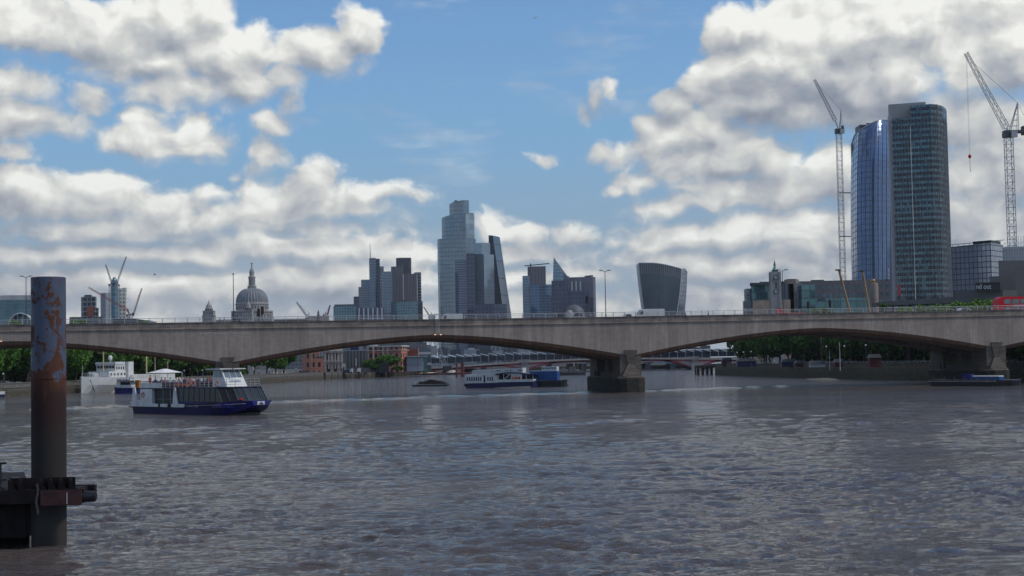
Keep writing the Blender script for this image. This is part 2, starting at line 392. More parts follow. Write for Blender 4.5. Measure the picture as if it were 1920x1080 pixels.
# concrete of the river bridge: rain streaks, blotches, panel joints
def bridge_mat(name, base, warm, streak=.38, band_dark=0.0):
    m, t, p = newmat(name)
    uv = t.node('ShaderNodeUVMap').outputs[0]; u, v, _ = t.sep(uv)
    s1 = t.noise(t.comb(t.math('MULTIPLY', u, 1.0), t.math('MULTIPLY', v, .05)), 1.7, 5, .65)
    s2 = t.noise(t.comb(t.math('MULTIPLY', u, .25), t.math('MULTIPLY', v, .10)), 1.0, 4, .6)
    bl_ = t.noise(t.comb(u, t.math('MULTIPLY', v, 1.6)), .9, 5, .6)
    panel = t.node('ShaderNodeTexWhiteNoise', noise_dimensions='1D'); t.l.new(t.math('FLOOR', t.math('DIVIDE', u, 1.9)), panel.inputs['W'])
    joint = t.math('LESS_THAN', t.math('FRACT', t.math('DIVIDE', u, 1.9)), .035)
    f = t.math('ADD', t.math('MULTIPLY', s1, .5), t.math('ADD', t.math('MULTIPLY', s2, .35), t.math('MULTIPLY', bl_, .25)))
    f = t.math('ADD', f, t.math('MULTIPLY', t.math('SUBTRACT', panel.outputs['Value'], .5), .10))
    c = t.mix(t.mapr(f, .34, .80), tuple(x*(1-streak) for x in base)+(1,), tuple(x*1.22 for x in base)+(1,))
    drip = t.noise(t.comb(t.math('MULTIPLY', u, 1.0), t.math('MULTIPLY', v, .10)), 3.4, 3, .7)
    c = t.mix(t.math('MULTIPLY', t.mapr(drip, .56, .75), .22), c, warm+(1,))
    if band_dark:
        pt = t.noise(t.comb(t.math('MULTIPLY', u, .5), v), 1.0, 4, .6)
        c = t.mix(t.math('MULTIPLY', t.mapr(pt, .42, .62), band_dark), c, tuple(x*.35 for x in base)+(1,))
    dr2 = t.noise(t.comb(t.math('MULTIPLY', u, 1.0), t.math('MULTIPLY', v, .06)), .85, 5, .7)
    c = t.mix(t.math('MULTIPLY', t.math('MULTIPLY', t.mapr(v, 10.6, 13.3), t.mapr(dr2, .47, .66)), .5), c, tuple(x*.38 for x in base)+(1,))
    pw = t.noise(t.comb(t.math('MULTIPLY', u, .35), t.math('MULTIPLY', v, .12)), 1.0, 5, .7)
    c = t.mix(t.math('MULTIPLY', t.mapr(pw, .54, .70), .30), c, tuple(min(1,x*1.5) for x in base)+(1,))
    c = t.mix(t.math('MULTIPLY', joint, .35), c, tuple(x*.4 for x in base)+(1,))
    t.l.new(c, p.inputs['Base Color']); p.inputs['Roughness'].default_value = .88
    bmp = t.node('ShaderNodeBump'); bmp.inputs['Strength'].default_value = .3; bmp.inputs['Distance'].default_value = .05
    t.l.new(bl_, bmp.inputs['Height']); t.l.new(bmp.outputs[0], p.inputs['Normal'])
    return m
M['bridge'] = bridge_mat('bridge_concrete', (.37,.30,.25), (.24,.19,.15))
M['parapet'] = bridge_mat('parapet_concrete', (.30,.245,.205), (.13,.105,.09), band_dark=.55)
M['soffit'] = bridge_mat('stain_and_bounce_soffit_concrete', (.24,.14,.095), (.10,.07,.055), streak=.35)  # brown holds real staining plus warm bounce from the river, painted in
def tide_mat(name, dry, wet, level, soft=.6, scale=.5):
    """river wall: dry masonry above, weed and mud up to the tide line (height in object space)"""
    m, t, p = newmat(name)
    g = t.node('ShaderNodeNewGeometry').outputs['Position']; x, y, z = t.sep(g)
    n1 = t.noise(g, scale, 5, .6); n2 = t.noise(t.vmath('MULTIPLY', g, (1,1,3.5)), .8, 4, .6)
    zz = t.math('ADD', z, t.math('MULTIPLY', t.math('SUBTRACT', n1, .5), 1.4))
    f = t.mapr(zz, level-soft, level+soft)
    d = t.mix(t.mapr(n2, .3, .7), tuple(a*.65 for a in dry)+(1,), tuple(a*1.2 for a in dry)+(1,))
    e = t.mix(t.mapr(n2, .3, .7), tuple(a*.5 for a in wet)+(1,), tuple(a*1.5 for a in wet)+(1,))
    t.l.new(t.mix(f, e, d), p.inputs['Base Color']); p.inputs['Roughness'].default_value = .8
    return m
M['pierwall'] = tide_mat('pier_concrete', (.125,.10,.08), (.028,.024,.015), 2.8, .5)
M['rwall'] = tide_mat('river_wall_masonry', (.11,.092,.062), (.055,.047,.024), 2.2, .8)
M['lwall'] = tide_mat('embankment_granite', (.15,.14,.125), (.075,.062,.04), 1.6, .7)

# ------------------------------------------------------------------ water
def water():
    rows = [26.0]
    while rows[-1] < 5200:
        Y = rows[-1]; dy = .15 if Y < 75 else .15*(Y/75)**2.2
        rows.append(Y+min(dy, 400))
    U = np.concatenate([np.linspace(-1.6,-.52,40)[:-1], np.linspace(-.52,.52,640), np.linspace(.52,1.6,40)[1:]])
    Yr = np.array(rows); dyr = np.gradient(Yr)
    X = np.outer(Yr, U); Y = np.repeat(Yr[:,None], len(U), 1)
    Z = np.zeros_like(X); rs = np.random.RandomState(3)
    DX = np.zeros_like(X)
    def lf(x, y, s, seed):
        r = np.random.RandomState(seed); a = 0
        for i in range(7):
            th = r.uniform(0, 2*np.pi); k = 2*np.pi/(s*r.uniform(.6,1.7)); a = a+np.sin((x*np.cos(th)+y*np.sin(th))*k+r.uniform(0,6.28))
        return a/3.0
    gust = 1.0+.38*lf(X, Y*.55, 26, 5)
    wx = X+.5*lf(X, Y, 9, 8); wy = Y+.5*lf(X, Y, 11, 9)
    for i in range(64):
        lam = .55*(5.5/.55)**rs.uniform(0,1)**1.3
        th = math.pi/2+rs.normal(0, .55)+.25
        k = 2*np.pi/lam; amp = .0050*lam**.70*rs.uniform(.5,1.3)
        fade = np.clip((lam/(2.2*dyr[:,None])-1.0), 0, 1)
        ph = (wx*math.cos(th)+wy*math.sin(th))*k+rs.uniform(0,6.28)
        sn = np.sin(ph); Z += amp*fade*(sn+.28*np.cos(2*ph)*1.0)
        DX += 0
    Z *= np.clip(gust, .35, 1.9)
    Z *= np.clip((900-Y)/500, 0, 1)
    # long low ridge and trough in the water in front of the bridge
    A=WG(500,754); B=WG(1545,722); ux,uy=(B.x-A.x),(B.y-A.y); L_=math.hypot(ux,uy); ux/=L_; uy/=L_
    al=(X-A.x)*ux+(Y-A.y)*uy; ds=(X-A.x)*(-uy)+(Y-A.y)*ux+1.2*np.sin(al*.11)+.8*np.sin(al*.31+1)
    Z += np.where((al>-40)&(al<L_+5), .30*np.exp(-(ds/2.2)**2)*(.75+.25*np.sin(al*.9))-.16*np.exp(-((ds+4)/2.5)**2), 0)
    n0, n1 = X.shape
    me = bpy.data.meshes.new('water')
    vs = np.stack([X,Y,Z],-1).reshape(-1,3)
    ii = np.arange(n0*n1).reshape(n0,n1)
    q = np.stack([ii[:-1,:-1],ii[:-1,1:],ii[1:,1:],ii[1:,:-1]],-1).reshape(-1,4)
    base = len(vs)
    vs = np.concatenate([vs, np.array([(-41.6,26,0),(41.6,26,0),(300,-260,0),(-300,-260,0)])])
    q = np.concatenate([q, np.array([[base,base+3,base+2,base+1]])])
    me.vertices.add(len(vs)); me.vertices.foreach_set('co', vs.ravel())
    me.loops.add(len(q)*4); me.loops.foreach_set('vertex_index', q.ravel().astype(np.int32))
    me.polygons.add(len(q)); me.polygons.foreach_set('loop_start', np.arange(0,len(q)*4,4,dtype=np.int32))
    me.polygons.foreach_set('use_smooth', [True]*len(q))
    me.update(calc_edges=True); me.validate()
    m, t, p = newmat('river_water')
    g = t.node('ShaderNodeNewGeometry').outputs['Position']
    mud = t.noise(t.vmath('MULTIPLY', g, (.6,1.0,0)), .05, 4, .6)
    c = t.mix(t.mapr(mud, .38, .62), (.064,.051,.050,1), (.112,.088,.076,1))
    t.l.new(c, p.inputs['Base Color'])
    p.inputs['Roughness'].default_value = .07; p.inputs['IOR'].default_value = 1.36
    a1 = t.noise(t.vmath('MULTIPLY', g, (.60,1.45,1)), 1.15, 5, .66, dist=.4)
    a2 = t.noise(t.vmath('MULTIPLY', g, (.6,1.4,1)), 3.0, 4, .68, dist=.3)
    a0 = t.noise(t.vmath('MULTIPLY', g, (.6,1.3,1)), .42, 3, .5, dist=.5)
    h = t.math('ADD', t.math('ADD', a1, t.math('MULTIPLY', a0, 1.7)), t.math('MULTIPLY', a2, .60))
    b_ = t.node('ShaderNodeBump'); b_.inputs['Strength'].default_value = 1.0; b_.inputs['Distance'].default_value = .30
    t.l.new(h, b_.inputs['Height']); t.l.new(b_.outputs[0], p.inputs['Normal'])
    me.materials.append(m)
    o = bpy.data.objects.new('water', me); COL.objects.link(o); tag(o, kind='structure')
water()
GZ = 2.4; GS = 3.2     # street level of the north and the south bank
def slab(name, poly, z0, z1, m_):
    o = MB().prism(poly, z0, z1).build(name, m_); tag(o, kind='structure'); return o
M['soil'] = mat('river_bed', (.06,.05,.04), .9)
M['paving'] = mat('paving', (.075,.072,.07), .85, var=.2, scale=.3)
MB().box(-3600,-300,-4,3600,5200,-3.5).build('ground', M['soil'])['kind'] = 'structure'
# banks
LB = [(-190,60),(-124,368),(-80,622),(-48,795),(-20,900),(60,1400),(400,2500),(900,5000),(-3500,5000),(-3500,60)]
RB = [(140,60),(122,255),(109,321),(95,357),(84,431),(73,536),(92,600),(122,870),(180,1000),(330,1500),(900,2600),(1500,5000),(3500,5000),(3500,60)]
slab('north_bank', LB, -3.4, GZ, M['paving']); slab('south_bank', RB, -3.4, GS, M['paving'])

# ------------------------------------------------------------------ the concrete bridge
BX, BY = .0791*285, 285.0; BA = math.asin(.182); bc, bs = math.cos(BA), math.sin(BA)
BT = Matrix.Translation((BX,BY,0)) @ Matrix.Rotation(BA, 4, 'Z')      # local x along the bridge, y away from the camera
def BW(t, n, z): return BT @ Vector((t, n, z))
SPAN = 76.0; BW_ = 25.0
def lift(t): return .0045*max(t+10,0)
def ztop(t): return 14.5+lift(t)
def zfas(t):
    x = abs(((t+38) % SPAN)-38); x = 38-x                  # distance from mid-span
    return 11.55-4.65*(x/38)**1.6+lift(t)
def bridge():
    r = thing('concrete_bridge', 'long grey concrete road bridge with shallow arches crossing the whole river', 'bridge', (BX,BY,0), BA)
    ts = [round(-190+.95*i,3) for i in range(401)]
    ts = sorted(set(ts+[-152,-76,0,76,152]))
    fa=MB(BT); pa=MB(BT); so=MB(BT); un=MB(BT); dk=MB(BT)
    for a,b in zip(ts[:-1], ts[1:]):
        def strip(mb, pa_, pb_, flip=False):
            """pa_, pb_: functions t->(n,z)"""
            (n0,z0),(n1,z1)=pa_(a),pb_(a); (n2,z2),(n3,z3)=pa_(b),pb_(b)
            L1=z0 if abs(z0-z1)>.05 else n0; 
            f=[(a,n0,z0),(b,n2,z2),(b,n3,z3),(a,n1,z1)]; uv=[(a,z0+n0),(b,z2+n2),(b,z3+n3),(a,z1+n1)]
            if flip: f=f[::-1]; uv=uv[::-1]
            mb.face(f,0,uv)
        # near side
        strip(fa, lambda t:(0,zfas(t)), lambda t:(0,ztop(t)-1.32))
        strip(pa, lambda t:(-.16,ztop(t)-1.32), lambda t:(-.16,ztop(t)-1.14))
        strip(pa, lambda t:(0,ztop(t)-1.319), lambda t:(-.16,ztop(t)-1.32), )
        strip(pa, lambda t:(-.16,ztop(t)-1.14), lambda t:(.06,ztop(t)-1.08))
        strip(pa, lambda t:(.06,ztop(t)-1.08), lambda t:(.06,ztop(t)-.16))
        strip(pa, lambda t:(.06,ztop(t)-.16), lambda t:(-.05,ztop(t)-.13))
        strip(pa, lambda t:(-.05,ztop(t)-.13), lambda t:(-.05,ztop(t)))
        strip(pa, lambda t:(-.05,ztop(t)), lambda t:(.45,ztop(t)))
        strip(pa, lambda t:(.45,ztop(t)), lambda t:(.45,ztop(t)-1.0))
        # chamfer, its brown part stain and part painted river bounce; undersides of both girders
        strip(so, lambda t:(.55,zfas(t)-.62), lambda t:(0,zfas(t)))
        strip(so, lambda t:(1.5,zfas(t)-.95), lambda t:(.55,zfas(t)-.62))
        for n0_,n1_ in ((1.5,8.0),(17.0,23.5)):
            strip(un, lambda t:(n1_,zfas(t)-.95), lambda t:(n0_,zfas(t)-.95))
        strip(un, lambda t:(8.0,13.0), lambda t:(8.0,zfas(t)-.95))
        strip(un, lambda t:(17.0,zfas(t)-.95), lambda t:(17.0,13.0))
        strip(un, lambda t:(17.0,13.0), lambda t:(8.0,13.0))
        strip(un, lambda t:(BW_,zfas(t)), lambda t:(23.5,zfas(t)-.95))
        strip(dk, lambda t:(BW_,ztop(t)-.2), lambda t:(BW_,zfas(t)))
        strip(dk, lambda t:(BW_-.4,ztop(t)-.2), lambda t:(BW_,ztop(t)-.2)); strip(dk, lambda t:(BW_-.4,ztop(t)-1.0), lambda t:(BW_-.4,ztop(t)-.2))
        strip(dk, lambda t:(.45,ztop(t)-1.0), lambda t:(4.4,ztop(t)-.98)); strip(dk, lambda t:(4.4,ztop(t)-1.12), lambda t:(20.6,ztop(t)-1.12)); strip(dk, lambda t:(20.6,ztop(t)-1.0), lambda t:(BW_-.4,ztop(t)-1.0))
        strip(dk, lambda t:(4.4,ztop(t)-.98), lambda t:(4.4,ztop(t)-1.12))
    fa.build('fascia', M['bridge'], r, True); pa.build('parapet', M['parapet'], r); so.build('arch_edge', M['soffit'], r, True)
    un.build('underside', M['bridge'], r); dk.build('deck', M['dconcrete'], r)
    for t0 in (-152,-76,0,76,152):
        zz=lift(t0)
        p=MB(BT); w_=2.9
        # rounded-nose base
        poly=[(t0-w_,0.6),(t0-w_+.5,-.6),(t0-1.2,-1.3),(t0+1.2,-1.3),(t0+w_-.5,-.6),(t0+w_,.6),(t0+w_,BW_-.6),(t0+w_-.5,BW_+.6),(t0-w_+.5,BW_+.6),(t0-w_,BW_-.6)]
        p.prism(poly, -3, 2.75); p.prism(poly, 2.75, 3.05, scale=.95)
        po=p.build('pier', M['pierwall'], r)
        q=MB(BT)
        for (a,b) in ((.1,6.2),(BW_-6.2,BW_-.1)):
            q.prism([(t0-2.1,a),(t0+2.1,a),(t0+2.1,b),(t0-2.1,b)], 3.05, 7.6+zz, scale=1.0)
            q.box(t0-2.3,a+1.2,3.05,t0+2.3,b-1.2,4.0)
        # raking fin up the nose
        q.rings([[(t0-1.9,-.75,3.05),(t0+1.9,-.75,3.05),(t0+1.9,.1,3.05),(t0-1.9,.1,3.05)],[(t0-.55,-.12,5.4),(t0+.55,-.12,5.4),(t0+.55,.1,5.4),(t0-.55,.1,5.4)]])
        q.rings([[(t0-.55,-.12,5.4),(t0+.55,-.12,5.4),(t0+.55,.1,5.4),(t0-.55,.1,5.4)],[(t0-1.25,-.30,8.0+zz),(t0+1.25,-.30,8.0+zz),(t0+1.25,.1,8.0+zz),(t0-1.25,.1,8.0+zz)]])
        q.box(t0-1.6,6.2,3.05,t0+1.6,BW_-6.2,3.9); q.box(t0-1.5,6.2,6.6,t0+1.5,BW_-6.2,7.6+zz)
        q.box(t0-1.7,11.0,3.9,t0+1.7,13.6,6.6)
        q.build('pier_shaft', M['pierwall'], po)
        for n_ in (3.6, BW_-3.6):
            MB(BT).box(t0-1.9,n_-1.0,6.4,t0+1.9,n_+1.0,6.9+zz).build('bearing', M['dconcrete'], po)
    # railing
    ra = thing('railing', 'pale two-bar metal railing along the near parapet of the bridge', 'railing', BW(0,.2,14.5), BA)
    rb=MB(BT)
    for a,b in zip(ts[:-1], ts[1:]):
        for dz_,rr in ((.80,.050),(.50,.030),(.22,.030)): rb.tube((a,.2,ztop(a)+dz_),(b,.2,ztop(b)+dz_),rr,5)
    rb.build('handrail', M['rail'], ra)
    for i in range(96):
        t=-112+2.22*i
        if t>101: break
        MB(BT).box(t-.055,.15,ztop(t)-.01,t+.055,.25,ztop(t)+.82).build('post', M['rail'], ra)
    fr=MB(BT)
    for a in range(-190,190,4):
        for dz_ in (.8,.35): fr.tube((a,24.8,ztop(a)-.2+dz_),(a+4,24.8,ztop(a+4)-.2+dz_),.04,4)
        fr.tube((a,24.8,ztop(a)-.2),(a,24.8,ztop(a)+.6),.05,4)
    tag(fr.build('railing', M['rail']), 'thin railing along the far edge of the bridge, seen behind the traffic', 'railing')
    # faded stencilled line of letters on the fascia
    return r
M['rail'] = mat('railing_paint', (.42,.42,.43), .5, var=.1)
def text_mesh(txt, T, size, m_, name, parent=None, ext=.01, label=None, cat=None, align='LEFT', sx=1.0):
    cu=bpy.data.curves.new('t','FONT'); cu.body=txt; cu.size=size; cu.extrude=ext; cu.align_x=align
    ob=bpy.data.objects.new('t',cu); COL.objects.link(ob); bpy.context.view_layer.update()
    me=bpy.data.meshes.new_from_object(ob.evaluated_get(bpy.context.evaluated_depsgraph_get()))
    COL.objects.unlink(ob); bpy.data.objects.remove(ob); bpy.data.curves.remove(cu)
    Q = (root_inv(parent) if parent else Matrix.Identity(4)) @ T @ Matrix.Rotation(math.pi/2,4,'X') @ Matrix.Diagonal((sx,1,1,1))
    me.transform(Q); me.materials.clear(); me.materials.append(m_); me.name=name
    o=bpy.data.objects.new(name, me); COL.objects.link(o)
    if parent: o.parent=parent
    return o
bridge_o = bridge()
M['stencil'] = mat('faded_white_stencil', (.50,.45,.40), .85, var=.35, scale=1.2)
M['bulb'] = mat('lit_navigation_lamp', (.8,.6,.4), .4, emit=(1,.55,.35,1.6))
#@@STAGE3
# ------------------------------------------------------------------ people (small, one continuous body each)
CLOTH = [mat('cloth_'+n, c, .8) for n,c in (('dark',(.02,.02,.03)),('blue',(.03,.05,.12)),('red',(.28,.03,.03)),('white',(.5,.5,.5)),('grey',(.12,.12,.13)),('olive',(.07,.08,.04)),('pink',(.40,.14,.16)))]
M['hair'] = mat('hair', (.03,.02,.015), .8)
PROTO = {}
def person(loc, rz, label, col=0, group=None, sit=False, h=1.72):
    key=(col,sit)
    if key not in PROTO:
        r = thing('person', label, 'person', loc, 0.0, group); T=Matrix.Translation(loc)
        mb=MB(T)
        def ell(cx,cy,cz,a,b,n=8): return [(cx+a*math.cos(2*math.pi*i/n),cy+b*math.sin(2*math.pi*i/n),cz) for i in range(n)]
        if not sit:
            for sx in (-1,1):
                mb.rings([ell(.09*sx,-.05,0,.05,.12),ell(.09*sx,0,.08,.05,.06),ell(.10*sx,0,.45,.065,.07),ell(.09*sx,0,.85,.09,.10)],1)
            z0=.80
        else:
            for sx in (-1,1):
                mb.rings([ell(.09*sx,-.42,0,.05,.10),ell(.09*sx,-.42,.40,.06,.06),ell(.10*sx,-.36,.52,.075,.07),ell(.10*sx,-.05,.50,.09,.10)],1)
            z0=.42
        mb.rings([ell(0,0,z0,.17,.11),ell(0,0,z0+.25,.15,.10),ell(0,0,z0+.48,.20,.12),ell(0,0,z0+.60,.19,.10),ell(0,0,z0+.66,.07,.06)],0)
        mb.rings([ell(0,0,z0+.64,.055,.055),ell(0,-.01,z0+.72,.06,.07),ell(0,-.015,z0+.80,.078,.095),ell(0,0,z0+.88,.07,.085),ell(0,0,z0+.93,.03,.04)],2)
        for sx in (-1,1):
            mb.rings([ell(.20*sx,0,z0+.57,.05,.05,6),ell(.25*sx,-.02,z0+.30,.042,.045,6),ell(.23*sx,-.12,z0+.05,.03,.035,6),ell(.22*sx,-.15,z0-.04,.03,.03,6)],[0,0,2])
        b=mb.build('body', [CLOTH[col], CLOTH[0 if col!=0 else 1], M['skin']], r, True)
        MB(T).ball((0,.015,z0+.87),.085,.10,.085,8).build('hair', M['hair'], r, True)
        r.rotation_euler=(0,0,rz); PROTO[key]=r
        return r
    c=copy_tree(PROTO[key]); c.location=loc; c.rotation_euler=(0,0,rz); c['label']=label
    if group: c['group']=group
    elif 'group' in c: del c['group']
    return c

# ------------------------------------------------------------------ foreground: rusty pile, pontoon
def rust_mat():
    m, t, p = newmat('rusty_blue_paint')
    g = t.node('ShaderNodeNewGeometry').outputs['Position']; x,y,z = t.sep(g)
    n1 = t.noise(g, 1.5, 8, .68, dist=.5); n2 = t.noise(t.vmath('MULTIPLY', g, (1.6,1.6,.3)), 2.6, 5, .65)
    lowr = t.mapr(t.math('ADD', z, t.math('MULTIPLY', t.math('SUBTRACT', n2, .5), 3.6)), 6.5, 4.9, 0, .6)
    k = t.mapr(t.math('ADD', t.math('ADD', t.math('MULTIPLY', n1, .68), t.math('MULTIPLY', n2, .34)), lowr), .500, .55)
    n3 = t.noise(g, 9, 5, .7)
    rust = t.mix(n3, (.022,.008,.006,1), (.15,.046,.017,1)); rust = t.mix(t.mapr(t.math('ADD', z, t.math('MULTIPLY', t.math('SUBTRACT', n2, .5), 2.2)), 6.2, 5.2), rust, t.mix(t.mapr(z,4.9,3.6), t.mix(n3,(.012,.004,.004,1),(.040,.010,.008,1)), t.mix(n3,(.010,.008,.007,1),(.028,.022,.019,1))))
    paint = t.mix(t.noise(g, 2.5, 4, .6), (.050,.060,.100,1), (.085,.105,.155,1))
    c = t.mix(k, paint, rust)
    mud = t.mapr(t.math('ADD', z, t.math('MULTIPLY', n2, .5)), 2.4, 1.9)
    c = t.mix(mud, c, t.mix(n2, (.018,.015,.012,1), (.05,.042,.035,1)))
    t.l.new(c, p.inputs['Base Color']); t.l.new(t.math('ADD', .45, t.math('MULTIPLY', k, .4)), p.inputs['Roughness'])
    b_ = t.node('ShaderNodeBump'); b_.inputs['Strength'].default_value=.5; b_.inputs['Distance'].default_value=.02
    t.l.new(t.math('ADD', k, n3), b_.inputs['Height']); t.l.new(b_.outputs[0], p.inputs['Normal'])
    return m
M['rust'] = rust_mat()
pc = W(88.5, 520, 53.7); bt = WG(91,1022)
PX, PY = WG(91.5,1024).x, 53.9
PTOP = W(88, 520, PY).z
def pile():
    r = thing('mooring_pile', 'tall round steel pile with flaking blue paint and rust patches', 'pile', (PX,PY,-3))
    a=MB(); n=40; rad=.615
    pr=[(rad,-3),(rad,PTOP-.03),(rad-.03,PTOP),(rad-.06,PTOP),(rad-.06,PTOP-.6)]
    a.lathe([(q[0],q[1]) for q in pr], (PX,PY,0), n); a.build('tube', M['rust'], r, True)
    b=MB(); b.lathe([(rad+.012,6.02),(rad+.018,6.05),(rad+.012,6.08)], (PX,PY,0), n); b.build('weld_ring', M['rust'], r, True)
    # pontoon with collar round the pile
    q=thing('pontoon', 'dark floating pontoon moored to the rusty pile by a heavy steel collar', 'pontoon', (PX-6,PY+2,0))
    h=MB(); zd=2.05
    h.prism([(PX-14,PY+.9),(PX-1.0,PY+.9),(PX-3.9,PY+9),(PX-14,PY+9)],.0,1.70); h.box(PX-14,PY-.3,.35,PX-.75,PY+.9,1.70)
    h.build('hull', M['brown'], q)
    d=MB(); d.prism([(PX-14,PY-1.0),(PX-.9,PY-1.0),(PX-1.0,PY+.9),(PX-3.9,PY+9.1),(PX-14,PY+9.1)],1.71,zd); d.build('deck', M['brown'], q)
    c=MB()
    c.box(PX-1.6,PY-1.05,1.62,PX+1.55,PY-.66,zd+.06,0); c.box(PX-1.6,PY+.68,1.62,PX+1.45,PY+1.0,zd+.06); c.box(PX+.66,PY-.66,1.62,PX+1.2,PY+.68,zd+.04)
    for k in range(7):
        x=PX-1.15+k*.36
        if k in (2,): continue
        c.prism([(x,PY-1.0),(x+.05,PY-1.0),(x+.05,PY-.66),(x,PY-.66)],zd+.06,zd+.42)
        c.face([(x+.05,PY-1.0,zd+.061),(x+.3,PY-1.0,zd+.061),(x+.05,PY-1.0,zd+.42)])
    c.box(PX-1.2,PY-.70,zd+.061,PX+1.15,PY-.645,zd+.46)
    c.build('collar', M['brown'], q)
    e=MB(); e.box(PX+.05,PY-1.13,1.55,PX+1.5,PY-1.052,zd+.03); e.build('collar_beam', M['redrust'], q)
    f=MB(); f.tube((PX+1.50,PY-.9,1.83),(PX+1.92,PY-.9,1.83),.20,14); f.tube((PX+1.92,PY-.9,1.83),(PX+1.97,PY-.9,1.83),.13,14); f.build('roller', M['black'], q, True)
    MB().box(PX+.98,PY-1.145,1.60,PX+1.0,PY-1.131,2.0).build('paint_mark', M['white'], q)
    ch=MB()
    for k in range(14):
        z=2.28-k*.075; x=PX-.06+.03*math.sin(k*.6)
        rr=[]; 
        for i in range(8):
            th=2*math.pi*i/8; ox,oz=.035*math.cos(th),.055*math.sin(th)
            cx,cy=(x+ox,PY-1.16) if k%2==0 else (x,PY-1.16+ox)
            rr.append((cx,cy,z+oz))
        for i in range(8): ch.tube(rr[i],rr[(i+1)%8],.013,4)
    ch.build('chain', M['chain'], q)
    rl=MB(); x0=PX-1.32
    rl.tube((x0-.05,PY-.7,zd),(x0-.2,PY-.7,zd+.25),.05,8); rl.tube((x0-.2,PY-.7,zd+.25),(x0-.2,PY-.7,zd+1.0),.05,8)
    for z in (.42,1.0): rl.tube((x0-4,PY-.7,zd+z),(x0+.02,PY-.7,zd+z),.04,8)
    rl.tube((x0-.55,PY-.7,zd+1.0),(x0-.9,PY-.7,zd+1.15),.05,8); rl.tube((x0-2.4,PY-.7,zd),(x0-2.4,PY-.7,zd+1.0),.05,8)
    rl.build('railing', M['black'], q, True)
    bo=MB(); bx=W(30,890,PY-.4).x; bo.lathe([(.17,zd),(.16,zd+.05),(.13,zd+.1),(.13,zd+.36),(.17,zd+.40),(.17,zd+.46)],(bx,PY-.4,0),14); bo.build('bollard', M['black'], q, True)
    g=MB()
    for xx,ww,hh in ((PX-2.9,.5,.16),(PX-2.0,.35,.12),(PX-3.6,.6,.1)): g.box(xx,PY-.5,zd,xx+ww,PY-.1,zd+hh)
    g.build('deck_gear', M['dark'], q)
M['chain'] = mat('dull_chain', (.10,.09,.085), .7)
M['redrust'] = mat('red_oxide_beam', (.055,.016,.015), .7, var=.4, scale=2)
pile()

# ------------------------------------------------------------------ boats
def hullring(x, hb, z0, z1, flare=.85, n=5):
    """section at x: keel -> gunwale, both sides"""
    pts=[]
    for k in range(n+1): pts.append((x, -hb*(flare+(1-flare)*(k/n)), z0+(z1-z0)*k/n))
    return pts+[(x,-p[1],p[2]) for p in pts[::-1]]
def railmb(mb, pts, h, r=.025, posts=1.2, bars=(1.0,.5)):
    for p,q in zip(pts[:-1],pts[1:]):
        p=Vector(p); q=Vector(q); n=max(1,int((q-p).length/posts))
        for b in bars: mb.tube(p+Vector((0,0,h*b)), q+Vector((0,0,h*b)), r, 4)
        for i in range(n+1): c=p.lerp(q,i/n); mb.tube(c, c+Vector((0,0,h)), r, 4)
def ringmb(mb, c, R_, r, axis='y', n=12):
    for i in range(n):
        a,b=2*math.pi*i/n,2*math.pi*(i+1)/n
        def P_(t): return (c[0]+(R_*math.cos(t) if axis=='y' else 0), c[1]+(R_*math.cos(t) if axis=='x' else 0), c[2]+R_*math.sin(t))
        mb.tube(P_(a),P_(b),r,5,mi=(i//(n//4))%2)
